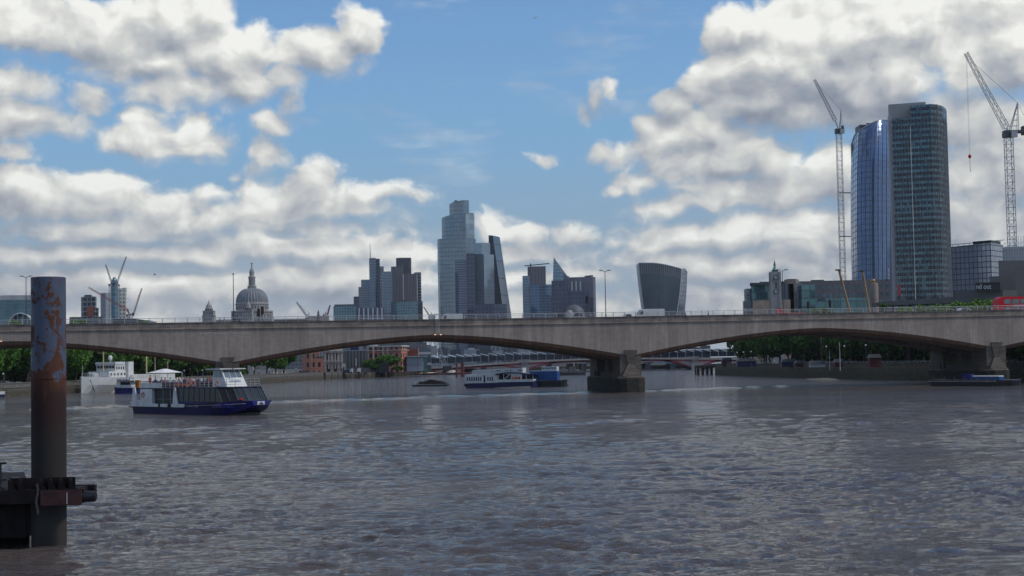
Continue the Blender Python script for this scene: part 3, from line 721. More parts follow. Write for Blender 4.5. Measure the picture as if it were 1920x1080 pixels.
def tour_boat():
    L, B = 24.0, 6.4; SCL = 1.16
    hd = math.radians(-47)                                  # heading: right and towards the camera
    sp = WG(256, 774); 
    loc = Vector((sp.x+1.9, sp.y+1.2, 0))                          # stern, centre line
    T = Matrix.Translation(loc) @ Matrix.Rotation(hd, 4, 'Z') @ Matrix.Diagonal((SCL,SCL,1.0,1))
    r = thing('tour_boat', 'blue and white tour boat with dark wraparound windows and passengers on its open top deck', 'tour boat', loc, hd)
    h=MB(T); secs=[]
    for x,hb,z0,z1 in ((0,2.7,-.4,.95),(.6,3.0,-.5,.95),(6,3.15,-.5,.95),(13,3.2,-.5,.95),(13.5,3.2,-.5,1.5),(17,3.2,-.4,1.65),(20,3.0,.0,1.75),(22,2.55,.45,1.82),(23.4,1.9,.9,1.86),(24.1,1.2,1.25,1.88)):
        secs.append(hullring(x,hb,z0,z1,.90 if x<20 else .72))
    h.rings(secs,[1]*6+[0]*3); h.build('hull', [M['blue'],M['hullnavy']], r, True)
    u=MB(T); u.rings([hullring(x,hb,-.6,.3,.95) for x,hb in ((15,2.4),(19,2.2),(21.4,1.7),(22.2,.8))]); u.build('keel', M['black'], r)
    b=MB(T)
    for s in (-1,1):
        b.tube((-.2,s*3.05,.92),(13.2,s*3.27,.92),.07,6)
        b.tube((13.2,s*3.27,1.42),(20,s*3.08,1.62),.05,6)
    b.box(-.35,-2.9,.80,0,2.9,.95); b.build('rubbing_strake', M['black'], r)
    st=MB(T)
    for s in (-1,1): st.tube((13.6,s*3.25,1.20),(20.0,s*3.04,1.36),.03,5); st.tube((20.0,s*3.04,1.36),(22.1,s*2.58,1.46),.03,5); st.tube((22.1,s*2.58,1.46),(23.5,s*1.92,1.52),.03,5)
    st.tube((23.5,-1.92,1.52),(23.5,1.92,1.52),.03,5)
    st.build('hull_stripe', M['lgrey'], r)
    # forward glazed saloon, raked and faceted
    g=MB(T)
    def poly(x,inset,z): 
        return [(11.4,-3.0+inset,z),(x-2.2,-3.0+inset,z),(x-.55,-1.9+inset*.6,z),(x,-.9,z),(x,.9,z),(x-.55,1.9-inset*.6,z),(x-2.2,3.0-inset,z),(11.4,3.0-inset,z)]
    g.rings([poly(23.1,0,1.75),poly(21.9,.12,3.55)],0)
    for k,f in enumerate(g.f[:8]):
        if k in (2,3): g.m[k]=1
    MB(T).rings([poly(23.0,.08,1.0),poly(23.1,.02,1.74)]).build('saloon_base', M['blue'], r)
    gl=g.build('saloon_glazing', [M['glass'],M['smoke']], r)
    mu=MB(T); lo=poly(23.13,-.03,1.76); hi=poly(21.93,.09,3.56)
    for k in (1,2,3,4,5): mu.tube(lo[k],hi[k],.045,5)
    for k in range(1,6): 
        p0,p1=Vector(lo[k]),Vector(lo[k+1]); q0,q1=Vector(hi[k]),Vector(hi[k+1])
        mu.tube(p0.lerp(p1,.5),q0.lerp(q1,.5),.025,4)
    for k in range(1,8):
        for s_ in (-1,1): mu.tube((11.4+k*1.15,s_*3.02,1.76),(11.4+k*1.12,s_*2.90,3.55),.03,4)
    mu.build('mullions', M['dark'], gl)
    rf=MB(T); rf.rings([poly(21.98,.05,3.55),poly(22.0,.03,3.67)],0); rf.box(2.3,-2.9,3.40,11.4,2.9,3.55); rf.build('upper_deck', M['navy'], r)
    # mid cabin with open windows, white aft part
    c=MB(T); c.box(5.2,-2.55,1.0,11.4,2.55,3.40); c.build('cabin', M['black'], r)
    wf=MB(T)
    for x in (5.25,7.2,8.9): wf.box(x,-2.60,1.0,x+.12,-2.552,3.4)
    wf.box(5.2,-2.66,2.0,10.4,-2.62,2.05); wf.build('window_frame', M['grey'], r)
    a=MB(T)
    a.box(2.4,-2.9,.95,5.2,2.9,3.40); a.box(-.0,-2.85,.95,2.4,-2.78,1.75); a.box(0,2.78,.95,2.4,2.85,1.75); a.box(-.0,-2.78,.95,.07,2.78,1.75)
    for x0,x1 in ((5.6,6.9),(7.5,9.1),(10.0,13.0)): a.box(x0,-3.12,.95,x1,-3.02,1.4)
    a.build('aft_cabin', M['white'], r)
    for s in (-1,1):
        fn=MB(T); y0=s*2.92
        fn.rings([[(.35,y0-.06,.95),(1.9,y0-.06,.95),(1.9,y0+.06,.95),(.35,y0+.06,.95)],[(.75,y0-.06,3.7),(1.15,y0-.06,3.7),(1.15,y0+.06,3.7),(.75,y0+.06,3.7)]]); fn.build('stern_fin', M['white'], r)
    f2=MB(T); f2.rings([[(10.3,-3.16,.95),(11.7,-3.16,.95),(11.7,-3.04,.95),(10.3,-3.04,.95)],[(10.7,-3.16,3.6),(10.95,-3.16,3.6),(10.95,-3.04,3.6),(10.7,-3.04,3.6)]]); f2.build('boarding_arch', M['white'], r)
    s_=MB(T)
    for k in range(7): s_.box(1.95,-2.8,1.75+k*.24,2.38,-1.9,1.79+k*.24)
    s_.build('stair_treads', M['dark'], r)
    # upper deck: bulwark, railings, seats
    bw=MB(T)
    for s in (-1,1): bw.box(2.4,s*2.88-.03,3.56,7.4,s*2.88+.03,4.25)
    bw.box(2.4,-2.85,3.56,2.46,2.85,4.35); bw.build('bulwark', M['white'], r)
    ra=MB(T)
    for s in (-1,1): railmb(ra, [(7.4,s*2.85,3.6),(14.0,s*2.8,3.66),(19.6,s*2.75,3.68),(21.4,s*1.6,3.68),(21.5,0,3.68)], 1.0, .03, .9, (1.0,.66,.33))
    ra.build('deck_railing', M['lgrey'], r)
    se=MB(T)
    for k in range(9):
        for y in (-2.0,.0,1.5): se.box(3.6+k*1.15,y,3.6,3.7+k*1.15,y+1.1,4.35); se.box(3.3+k*1.15,y,4.0,3.7+k*1.15,y+1.1,4.06)
    se.build('seats', M['seat'], r)
    for k,(x,y) in enumerate(((13.6,-2.92),(14.6,-2.92),(19.6,-2.84))):
        lr=MB(T); ringmb(lr,(x,y,4.15),.34,.075); lr.build('life_ring',[M['orange'],M['white']],r)
    lr=MB(T); ringmb(lr,(3.1,-2.98,2.6),.32,.075); lr.build('life_ring',[M['orange'],M['white']],r)
    rb=MB(T); rb.rings([hullring(x,hb,3.75,4.1,.9,2) for x,hb in ((9.3,.25),(9.8,.5),(11.2,.5),(11.8,.1))]); ro=rb.build('liferaft', M['orange'], r); 
    ro.location = (Matrix.Rotation(hd,3,'Z').inverted() @ Matrix.Rotation(hd,3,'Z') @ Vector((0,-2.4,0)))
    # wheelhouse: raked white front with windows
    zb, zt = 3.68, 5.95
    wh=MB(T)
    lo_=[(16.2,-1.35,zb),(19.3,-1.35,zb),(19.3,1.35,zb),(16.2,1.35,zb)]; hi_=[(16.2,-1.2,zt),(17.9,-1.2,zt),(17.9,1.2,zt),(16.2,1.2,zt)]
    wh.rings([lo_,hi_]); who=wh.build('wheelhouse', M['white'], r)
    def lerp3(a_,b_,t_): return Vector(a_).lerp(Vector(b_),t_)
    wg=MB(T)
    FL,FR,TL,TR=lo_[1],lo_[2],hi_[1],hi_[2]
    off=Vector((.025,0,.012))
    for s0,s1 in ((.06,.34),(.37,.66),(.69,.94)):
        pb0=lerp3(lerp3(FL,TL,.52),lerp3(FR,TR,.52),s0); pb1=lerp3(lerp3(FL,TL,.52),lerp3(FR,TR,.52),s1)
        pt0=lerp3(lerp3(FL,TL,.94),lerp3(FR,TR,.94),s0); pt1=lerp3(lerp3(FL,TL,.94),lerp3(FR,TR,.94),s1)
        wg.face([pb0+off,pb1+off,pt1+off,pt0+off])
    for s,k0,k1 in ((-1,0,1),(1,3,2)):
        for a0,a1 in ((.08,.42),(.5,.86)):
            q0=lerp3(lerp3(lo_[k0],hi_[k0],.55),lerp3(lo_[k1],hi_[k1],.55),a0); q1=lerp3(lerp3(lo_[k0],hi_[k0],.55),lerp3(lo_[k1],hi_[k1],.55),a1)
            p0=lerp3(lerp3(lo_[k0],hi_[k0],.93),lerp3(lo_[k1],hi_[k1],.93),a0); p1=lerp3(lerp3(lo_[k0],hi_[k0],.93),lerp3(lo_[k1],hi_[k1],.93),a1)
            o_=Vector((0,.03*s,0)); wg.face([q0+o_,q1+o_,p1+o_,p0+o_] if s<0 else [q1+o_,q0+o_,p0+o_,p1+o_])
    wg.build('window', M['glassl'], who)
    rf=MB(T); rf.box(15.3,-1.7,zt,18.4,1.7,zt+.14); rf.build('wheelhouse_roof', M['white'], r)
    ho=MB(T); ho.tube((17.9,0,zt+.1),(18.4,0,zt+.1),.10,8); ho.tube((17.2,.0,zt+.13),(17.2,0,zt+.7),.03,5); ho.tube((16.0,-.8,zt+.13),(16.0,-.8,zt+.5),.03,5); ho.box(17.1,-.5,zt+.55,17.3,.5,zt+.62); ho.build('radar_and_horn', M['dark'], r)
    # lettering on the sloping front of the wheelhouse and along the blue side
    tilt=math.atan2(1.4,zt-zb)
    FT=T @ Matrix.Translation((19.04,0,zb+.62)) @ Matrix.Rotation(math.pi/2,4,'Z') @ Matrix.Rotation(-tilt,4,'X')
    text_mesh('CRUISES', FT @ Matrix.Translation((-.05,0,0)), .42, M['signblue'], 'sign_lettering', r, .01, align='CENTER')
    FT2=T @ Matrix.Translation((18.75,-.45,zb+1.12)) @ Matrix.Rotation(math.pi/2,4,'Z') @ Matrix.Rotation(-tilt,4,'X')
    text_mesh('CITY', FT2, .30, M['signblue2'], 'sign_lettering', r, .01, align='CENTER')
    sh=T @ Matrix.Translation((13.7,-3.30,1.07))
    text_mesh('M CRUISES   DT  0001', sh, .27, M['lgrey'], 'hull_lettering', r, .008)
    an=MB(T); an.box(24.12,-.5,1.35,24.16,.45,1.78); an.build('anchor_plate', M['white'], r)
    an=MB(T); an.box(24.165,-.25,1.42,24.20,.25,1.58); an.box(24.165,-.05,1.5,24.19,.05,1.72); an.build('anchor', M['dark'], r)
    rd=MB(T); rd.ball((22.75,-1.75,2.05),.22,.25,.14,8); rd.build("fender", M["red"], r)
    # passengers on the top deck
    k=0; rs=random.Random(4)
    looks=['in dark jacket','in blue top','in red top','in white shirt','in grey coat','in olive jacket','in pink top']
    for i in range(9):
        for y in (-1.5,.5,2.0):
            if rs.random()<.12: continue
            c=rs.choice([0,1,2,3,4,6,2,6]); p=T @ Vector((3.45+i*1.15+rs.uniform(-.1,.1), y+rs.uniform(-.2,.3), 3.64))
            person(p, hd+math.pi/2+rs.uniform(-.4,.4), 'seated passenger %s among the rows on the tour boat top deck'%looks[c], c, 'passengers on the tour boat', True); k+=1
    p=T @ Vector((1.5,-1.3,3.2)); 
    person(T @ Vector((3.0,-1.9,3.57)), hd-1.2, 'person in a red top standing at the stern end of the tour boat top deck', 2)
M['hullnavy'] = mat('scuffed_navy_hull', (.014,.014,.075), .45, var=.35, scale=.5)
M['seat'] = mat('dark_plum_seats', (.045,.025,.035), .7)
M['signblue'] = mat('sign_lettering_blue', (.03,.08,.25), .5); M['signblue2'] = mat('sign_lettering_pale_blue', (.15,.28,.55), .5)
tour_boat()

def party_boat():
    """white riverboat moored beyond the bridge, with the blue container barge behind its stern"""
    o = WG(872, 728); L=17.6
    a = WG(1000,726.2); loc=Vector((o.x,o.y,0)); hd=math.atan2(a.y-o.y,a.x-o.x)
    L=(a-o).length+.5
    T=Matrix.Translation(loc) @ Matrix.Rotation(hd,4,'Z')
    r=thing('riverboat','white riverboat with a navy hull and curved canopy, moored beyond the middle span','boat',loc,hd)
    B=4.6
    h=MB(T); h.rings([[(x,y0,-.3),(x,y1,-.3),(x,y1,z),(x,y0,z)] for x,y0,y1,z in ((0,.8,B-.8,.9),(.6,.2,B-.2,1.15),(L*.35,0,B,1.2),(L*.75,0,B,1.35),(L-.6,.25,B-.25,1.55),(L,1.0,B-1,1.6))],0); h.build('hull', M['navy'], r)
    wl=MB(T); wl.rings([[(L*.42,-.02,-.05),(L*.42,-.04,-.05),(L*.42,-.04,.03),(L*.42,-.02,.03)],[(L*.62,-.02,-.05),(L*.62,-.04,-.05),(L*.62,-.04,.16),(L*.62,-.02,.16)],[(L*.93,-.02,.0),(L*.93,-.04,.0),(L*.93,-.04,.3),(L*.93,-.02,.3)]]); wl.build('boot_top', M['cream'], r)
    sb=MB(T); sb.box(.1,.05,1.19,L*.47,B-.05,3.05); sb.box(.1,.1,3.05,1.2,B-.1,3.3); sb.build('saloon', M['white'], r)
    wi=MB(T)
    for x in list(np.arange(.5,4.1,.55))+[5.6,6.15,6.7]: wi.box(x,.02,1.75,x+.28,.05,2.65)
    wi.box(4.7,.0,1.3,5.05,.05,3.0); wi.build('window', M['glass'], r)
    s2=MB(T); s2.box(L*.47,-.02,1.34,L*.97,B,1.95); s2.build('aft_bulwark', M['white'], r)
    MB(T).box(L*.47,.9,1.35,L*.6,B-.2,3.2).build('inner_cabin', M['glass'], r); MB(T).box(L*.80,1.0,1.35,L*.93,B-.2,3.1).build('inner_cabin', M['glass'], r)
    po=MB(T)
    for x in (.48,.55,.66,.70,.79,.87,.965): po.box(L*x,.0,1.9,L*x+.12,.12,3.25)
    po.tube((L*.56,.05,1.95),(L*.64,.05,3.2),.09,5); po.build('canopy_post', M['white'], r)
    cn=MB(T); rr=[]
    for k in range(13):
        t_=k/12; x=L*.44+t_*L*.57; z=2.95+.45*math.sin(math.pi*min(1,t_*1.15+.08)) ; rr.append([(x,-.15,z),(x,B+.1,z),(x,B+.1,z+.28),(x,-.15,z+.28)])
    cn.rings(rr); cn.build('canopy', M['navy'], r)
    up=MB(T); up.rings([[(1.4,.4,3.06),(1.4,B-.4,3.06),(1.9,B-.4,4.35),(1.9,.4,4.35)],[(L*.82,.4,3.5),(L*.82,B-.4,3.5),(L*.82,B-.4,4.7),(L*.82,.4,4.7)]],0); up.build('upper_awning', M['white'], r)
    uw=MB(T)
    for x0,x1 in ((.44,.5),(.58,.61),(.64,.67),(.76,.80)): uw.box(L*x0,.32,4.0,L*x1,.39,4.3)
    uw.build('awning_window', M['grey'], r)
    ra=MB(T); railmb(ra,[(1.3,.25,3.1),(L*.82,.25,3.45)],1.0,.03,1.0,(1.0,.5)); ra.build('top_railing', M['lgrey'], r)
    orr=MB(T); orr.rings([hullring(x,hb,1.95,2.55,.8,2) for x,hb in ((L*.67,.3),(L*.69,.55),(L*.76,.55),(L*.78,.2))]); oo=orr.build('lifeboat', M['orange'], r); oo.location=(0,.75,0)
    fe=MB(T); fe.ball((-.15,.9,.75),.4,.5,.4,10); fe.build('bow_fender', M['black'], r)
    # blue container barge
    b0=WG(1000,726); loc2=Vector((b0.x+.2,b0.y+1.5,0)); T2=Matrix.Translation(loc2) @ Matrix.Rotation(hd,4,'Z')
    q=thing('container_barge','low black barge carrying one blue container, just right of the white riverboat','barge',loc2,hd)
    hb=MB(T2); hb.rings([[(x,y0,-.3),(x,y1,-.3),(x,y1,z),(x,y0,z)] for x,y0,y1,z in ((-1,.3,4,1.3),(0,0,4.4,1.45),(6.6,0,4.4,1.55),(7.4,.4,4,1.7))]); hb.build('hull', M['black'], q)
    for k in range(7): MB(T2).tube((.3+k*1.05,-.12,1.25),(.3+k*1.05,.0,1.25),.32,10).build('tyre_fender', M['dark'], q)
    cb=tag(MB(T2).box(-1.0,.5,1.56,5.6,3.6,3.75).build('container', M['bluebox']),'blue freight container standing on the black barge','container')
    cab=thing('work_cabin','small white cabin with a row of windows behind the blue container','cabin',T2@Vector((0,4.5,0)),hd)
    MB(T2).box(1.0,4.6,0.26,4.7,7.2,4.85).build('walls', M['white'], cab)
    cw=MB(T2)
    for k in range(6): cw.box(1.25+k*.56,4.56,4.3,1.6+k*.56,4.6,4.65)
    cw.build('window', M['glass'], cab)
    po_=MB(T2)
    for x in (1.1,3.0,4.8): po_.box(x,4.4,0,x+.15,4.55,4.4)
    tag(MB(T2).box(-1,4.42,-.2,7,8,.25).build('pontoon', M['dark']),'dark flat pontoon under the small white cabin','pontoon')
party_boat()

def barge(a, b, beam, h, label, name='barge', mat_='black'):
    """flat working barge between two waterline points, near side first"""
    L=(b-a).length; hd=math.atan2(b.y-a.y,b.x-a.x); T=Matrix.Translation(a) @ Matrix.Rotation(hd,4,'Z')
    r=thing(name,label,'barge',a,hd)
    m_=MB(T); m_.rings([[(x+dx,y0,-.3),(x+dx,y1,-.3),(x,y1,z),(x,y0,z)] for x,dx,y0,y1,z in ((0,.5,.3,beam-.3,h*1.12),(.8,.2,0,beam,h),(L-.8,-.2,0,beam,h),(L,-.5,.3,beam-.3,h*1.1))]); m_.build('hull', M[mat_], r)
    tb=MB(T); tb.tube((0,-.02,h*.92),(L,-.02,h*.92),.07,6); tb.build('rubbing_band', M['grey'], r)
    return r,T,L
def barges():
    a=WG(1740,724); b=WG(1868,724.5); r,T,L=barge(a,b,5,1.0,'flat black work barge with a rusty deck rail in front of the right-hand bridge pier')
    d=MB(T); d.box(.2,.1,1.0,L-.2,.22,1.30); d.box(.6,.5,1.0,2.6,2,1.35); d.build('deck_edge', M['brownlt'], r)
    for k in range(4): 
        pp=MB(T); pp.tube((1.0+k*2.4,.6,1.0),(1.0+k*2.4,.6,1.75),.12,8); pp.build('bollard', M['dark'], r, True)
    a2=WG(1866,723.5); b2=WG(1914,723); r2,T2,L2=barge(a2,b2,5,1.15,'shorter grey pontoon barge at the right end of the moored work barge', 'pontoon_barge','dark')
    bx=MB(T); bx.box(6.3,2.2,1.0,8.3,3.6,2.25); tag(bx.build('storage_box', M['blue']),'small royal blue storage box on the work barge by the right pier','box')
    tk=MB(T); tk.box(8.9,2.0,1.0,15.0,3.5,1.75); t_=tag(tk.build('deck_cabin', M['bluebox']),'long low blue cabin with a white slatted top on the work barge','cabin')
    tv=MB(T)
    for k in range(22): tv.box(8.95+k*.275,1.97,1.75,9.12+k*.275,3.5,2.0)
    tv.build('slatted_roof', M['white'], t_)
    a=WG(771,724.5); b=WG(839,723.4); r,T,L=barge(a,b,3.5,.45,'small dark barge heaped with cargo, drifting beyond the middle span')
    c=MB(T); rs=random.Random(2)
    rr=[]
    for k in range(11):
        x=1.4+k*(L-2.0)/10; hh=(.3+.75*math.sin(math.pi*min(1,(k+.6)/11*1.0)))*rs.uniform(.8,1.15)
        rr.append([(x,.3,.45),(x,3.1,.45),(x,2.6,.45+hh),(x,1.7,.5+hh*1.15),(x,.8,.45+hh)])
    c.rings(rr); c.build('cargo_heap', M['brown'], r)
    w_=MB(T); railmb(w_,[(.9,.4,.45),(2.0,.4,.45)],.9,.04,.35,(1,.5)); w_.build('white_rail', M['white'], r)
    # sliver of a moored boat at the left edge
    a=WG(-40,746); b=WG(11,744.5); r,T,L=barge(a,b,3,.7,'white moored launch cut off by the left edge of the picture','moored_launch','navy')
    MB(T).box(.3,.3,.7,L-.1,2.7,1.35).build('topsides', M['white'], r)
    q=MB(T); railmb(q,[(1,.3,1.35),(L-.4,.3,1.35)],1.2,.03,.8); q.box(1,1,1.35,L*.6,2.4,3.2); q.build('cabin', M['dark'], r)
M['brownlt'] = mat('rusty_deck_edge', (.11,.085,.065), .8, var=.4, scale=1)
barges()

def white_ship():
    bow=WG(152,737.5); T0=Vector((bow.x,bow.y,0)); far=Vector((bow.x+.34*70+1.0, bow.y+70,0))
    # hull runs away up river from the bow; starboard side faces the camera
    d=Vector((.36,.93,0)).normalized(); hd=math.atan2(-d.y,-d.x)+math.pi; 
    T=Matrix.Translation(T0) @ Matrix.Rotation(hd,4,'Z')
    r=thing('white_ship','large white ship with a tall raked bow moored along the left bank','ship',T0,hd)
    L,Bm=52,10.5
    def sec(x,hb,z1,f=.5): return [(x,0,-.4),(x,-hb*f,-.3),(x,-hb*.92,z1*.5),(x,-hb,z1),(x,hb,z1),(x,hb*.92,z1*.5),(x,hb*f,-.3)]
    h=MB(T); h.rings([sec(0.0,.12,4.4),sec(1.5,1.5,4.3,.3),(sec(4,2.9,4.15,.45)),sec(8,4.2,4.0,.6),sec(14,5.0,3.9,.85),sec(16,5.1,3.85,.9),sec(16.1,5.1,3.0,.9),sec(L,4.6,2.9,.9)]); h.build('hull', M['white'], r, False)
    s=MB(T); s.box(7.5,-3.2,3.9,16,3.2,5.6); s.box(10.5,-3.0,5.6,15,3.0,7.4); s.box(10.3,-3.2,7.4,14.6,3.2,8.1); s.box(16,-4.6,3.0,36,4.6,4.6); s.box(15.2,-3.9,3.0,17.5,3.9,8.1); s.build('superstructure', M['white'], r)
    w_=MB(T)
    for k in range(6): w_.box(10.28,-2.8+k*.95,6.4,10.30 if False else 10.48,-2.2+k*.95,7.1)
    for k in range(5): w_.box(8.2+k*1.5,-3.26,4.5,8.8+k*1.5,-3.19,5.1)
    for k in range(4): w_.box(11+k*1.0,-3.06,6.1,11.5+k*1.0,-2.99,6.8)
    w_.build('window', M['dark'], r)
    g=MB(T); g.lathe([(1.1,3.95),(1.2,4.3),(1.0,5.0),(.4,5.3)],(5.6,0,0),12); g.tube((5.5,0,4.9),(3.0,0,5.3),.15,8); g.build('gun_mount', M['lgrey'], r, True)
    m_=MB(T); m_.tube((9.5,0,4),(9.5,0,15.0),.16,8); m_.tube((8.8,-1.5,10.5),(8.8,1.5,10.5),.06,5); m_.build('foremast', M['mast'], r, True)
    m2=MB(T); m2.tube((29,0,4),(29,0,14.2),.2,8); m2.build('mainmast', M['mast'], r, True)
    m3=MB(T); m3.tube((.6,0,4.3),(.6,0,7.2),.06,6); m3.build('jackstaff', M['white'], r)
    ra=MB(T); railmb(ra,[(.3,0,4.35),(4,-2.8,4.2),(10,-4.4,4.05)],.9,.04,1.2); ra.build('rail', M['lgrey'], r)
    dz=MB(T); dz.ball((12.5,0,9.2),.6,.6,.7,8); dz.tube((12.5,0,8.1),(12.5,0,9.0),.15,6); dz.build('radar', M['white'], r)
    an=MB(T); an.tube((1.7,-1.62,3.4),(3.3,-1.9,.2),.09,5); an.build('anchor_chain', M['dark'], r)
    pt=MB(T)
    for k in range(4): pt.box(10.2+k*1.1,-4.72,3.2,10.6+k*1.1,-4.45,3.5)
    pt.build('portholes', M['grey'], r)
    # blue tug in front, white launch with awning behind the tour boat
    a=WG(213,738.5); b=WG(258,737.9); hd2=math.atan2(b.y-a.y,b.x-a.x); T2=Matrix.Translation(a) @ Matrix.Rotation(hd2,4,'Z'); L2=(b-a).length
    q=thing('blue_tug','small blue workboat with a white wheelhouse tied up beside the white ship','tug',a,hd2)
    hh=MB(T2); hh.rings([[(x,y0,-.2),(x,y1,-.2),(x,y1,z),(x,y0,z)] for x,y0,y1,z in ((0,.6,1.6,1.7),(.7,.1,2.4,1.5),(L2-.6,.1,2.4,1.4),(L2,.6,1.9,1.5))]); hh.build('hull', M['blue'], q)
    c=MB(T2); c.box(1.5,.4,1.4,4.6,2.0,3.1); c.build('wheelhouse', M['white'], q)
    c=MB(T2); c.box(1.7,.36,2.2,4.4,.39,2.9); c.build('window', M['glass'], q)
    c=MB(T2); c.box(.9,.1,3.1,5.4,2.3,3.25); c.tube((3,1.2,3.25),(3,1.2,4.6),.05,5); railmb(c,[(.9,.1,3.3),(5.4,.1,3.3)],.8,.04,.8); c.build('top_deck', M['navy'], q)
    for k in range(5): MB(T2).tube((.8+k*1.2,-.1,1.1),(.8+k*1.2,.06,1.1),.34,10).build('tyre_fender', M['black'], q)
    c=MB(T2); c.box(L2-.6,-.1,1.4,L2+.4,1.2,3.3); tag(c.build('work_cover', M['orangec']),'orange tarpaulin cover at the stern of the small blue workboat','cover')
    a=WG(232,737.0); b=WG(345,731.5); hd3=math.atan2(b.y-a.y,b.x-a.x); T3=Matrix.Translation(a+Vector((0,6,0))) @ Matrix.Rotation(hd3,4,'Z'); L3=(b-a).length
    q=thing('moored_riverboat','long white moored boat with a white peaked awning, half hidden behind the tour boat','boat',a+Vector((0,6,0)),hd3)
    MB(T3).box(0,0,-.3,L3,4.5,1.6).build('hull', M['lgrey'], q)
    MB(T3).box(.5,.3,1.6,L3*.92,4.2,3.5).build('cabin', M['white'], q)
    c=MB(T3); c.box(1,.25,2.1,L3*.9,.29,2.8); c.build('window_band', M['glassl'], q)
    xa,xb=L3*.52,L3*.88; aw=MB(T3); aw.rings([[(xa,-.2,4.9),(xb,-.2,4.9),(xb,4.6,4.9),(xa,4.6,4.9)],[((xa+xb)/2-.4,1.8,6.0),((xa+xb)/2+.4,1.8,6.0),((xa+xb)/2+.4,2.4,6.0),((xa+xb)/2-.4,2.4,6.0)]])
    for x in (xa,xb-.1): aw.box(x,-.1,3.5,x+.1,0,4.9)
    aw.build('awning', M['awning'], q)
    MB(T3).tube((L3*.58,3,3.5),(L3*.58,3,11.2),.1,6).build('mast', M['mast'], q); MB(T3).tube((L3*.80,3,3.5),(L3*.80,3,8.0),.08,6).build('mast', M['mast'], q)
    c=MB(T3); railmb(c,[(.5,.3,3.5),(L3*.5,.3,3.5)],.9,.035,1.0); c.build('railing', M['lgrey'], q)
M['orangec'] = mat('orange_tarpaulin', (.40,.14,.02), .8); M['awning'] = mat('white_awning', (.72,.72,.70), .7, var=.05)
white_ship()

# ------------------------------------------------------------------ on the bridge: lamps, signals, vehicles, people
def tpos(px, Y=None):
    """distance along the bridge of a photo column, on the near parapet"""
    u = ray(px, 595).x/ray(px, 595).y
    return (u*BY-BX)/(bc-u*bs)
def tn(px, n):
    u = ray(px, 595).x/ray(px, 595).y     # column at offset n across the deck
    X0=BX-bs*n; Y0=BY+bc*n
    return (u*Y0-X0)/(bc-u*bs)
def lamp(px, n, toppx, label, arms=True):
    t=tn(px,n); base=BW(t,n,ztop(t)-1.0); H=W(px,toppx,base.y).z-base.z
    r=thing('street_lamp', label, 'street lamp', base, BA, 'tall lamps along the bridge')
    T=Matrix.Translation(base) @ Matrix.Rotation(BA,4,'Z')
    MB(T).tube((0,0,0),(0,0,1.6),.13,8).tube((0,0,1.6),(0,0,H-.1),.085,8,r2=.06).build('pole', M['dark'], r, True)
    a=MB(T)
    for s in (-1,1):
        if arms:
            a.tube((0,0,H-.15),(s*.75,0,H+.12),.05,6); a.ball((s*.85,0,H+.14),.38,.16,.09,8)
        else: a.tube((0,0,H-.15),(0,s*.9,H+.1),.05,6); a.ball((0,s*1.1,H+.12),.16,.38,.10,8)
    a.build('lantern', M['dark'], r, True)
    return r
lamp(49,22.5,519,'leftmost tall street lamp on the bridge, left of the rusty pile')
lamp(438,3.8,515,'tall thin street lamp just left of the cathedral dome', False)
lamp(1136,3.8,508,'tall double-armed street lamp left of the flared glass tower')
lamp(1469,3.8,507,'double-armed street lamp right of the clock tower')
lamp(1792,3.8,504,'dim street lamp in front of the grid-windowed office block', False)
M['sigred'] = mat('signal_lens', (.05,.01,.01), .3)
def signal(px, top, n, label, head=True):
    t=tn(px,n); base=BW(t,n,ztop(t)-1.0); H=W(px,top,base.y).z-base.z
    r=thing('traffic_signal', label, 'traffic signal', base, BA, 'traffic signals on the bridge')
    T=Matrix.Translation(base) @ Matrix.Rotation(BA,4,'Z')
    MB(T).tube((0,0,0),(0,0,H-.2),.06,6).build('pole', M['black'], r)
    a=MB(T); a.box(-.19,-.12,H-1.25,.19,.12,H); a.box(-.27,.0,H-1.4,.27,.03,H+.12); a.build('signal_head', M['black'], r)
    b=MB(T)
    for k in range(3): b.tube((0,-.12,H-.25-k*.38),(0,-.20,H-.25-k*.38),.13,8)
    b.build('lens', M['sigred'], r)
signal(485,580,8,'black traffic signal in front of the dome, the shorter of the two there')
signal(492,576,14,'black traffic signal in front of the dome, the taller of the two there')
signal(1101,556,6,'large black traffic signal in front of the brown-framed office tower')
signal(1516,566,10,'black traffic signal beside the green bush right of the clock tower')
signal(1557,563,10,'black traffic signal left of the leaning tan beam')
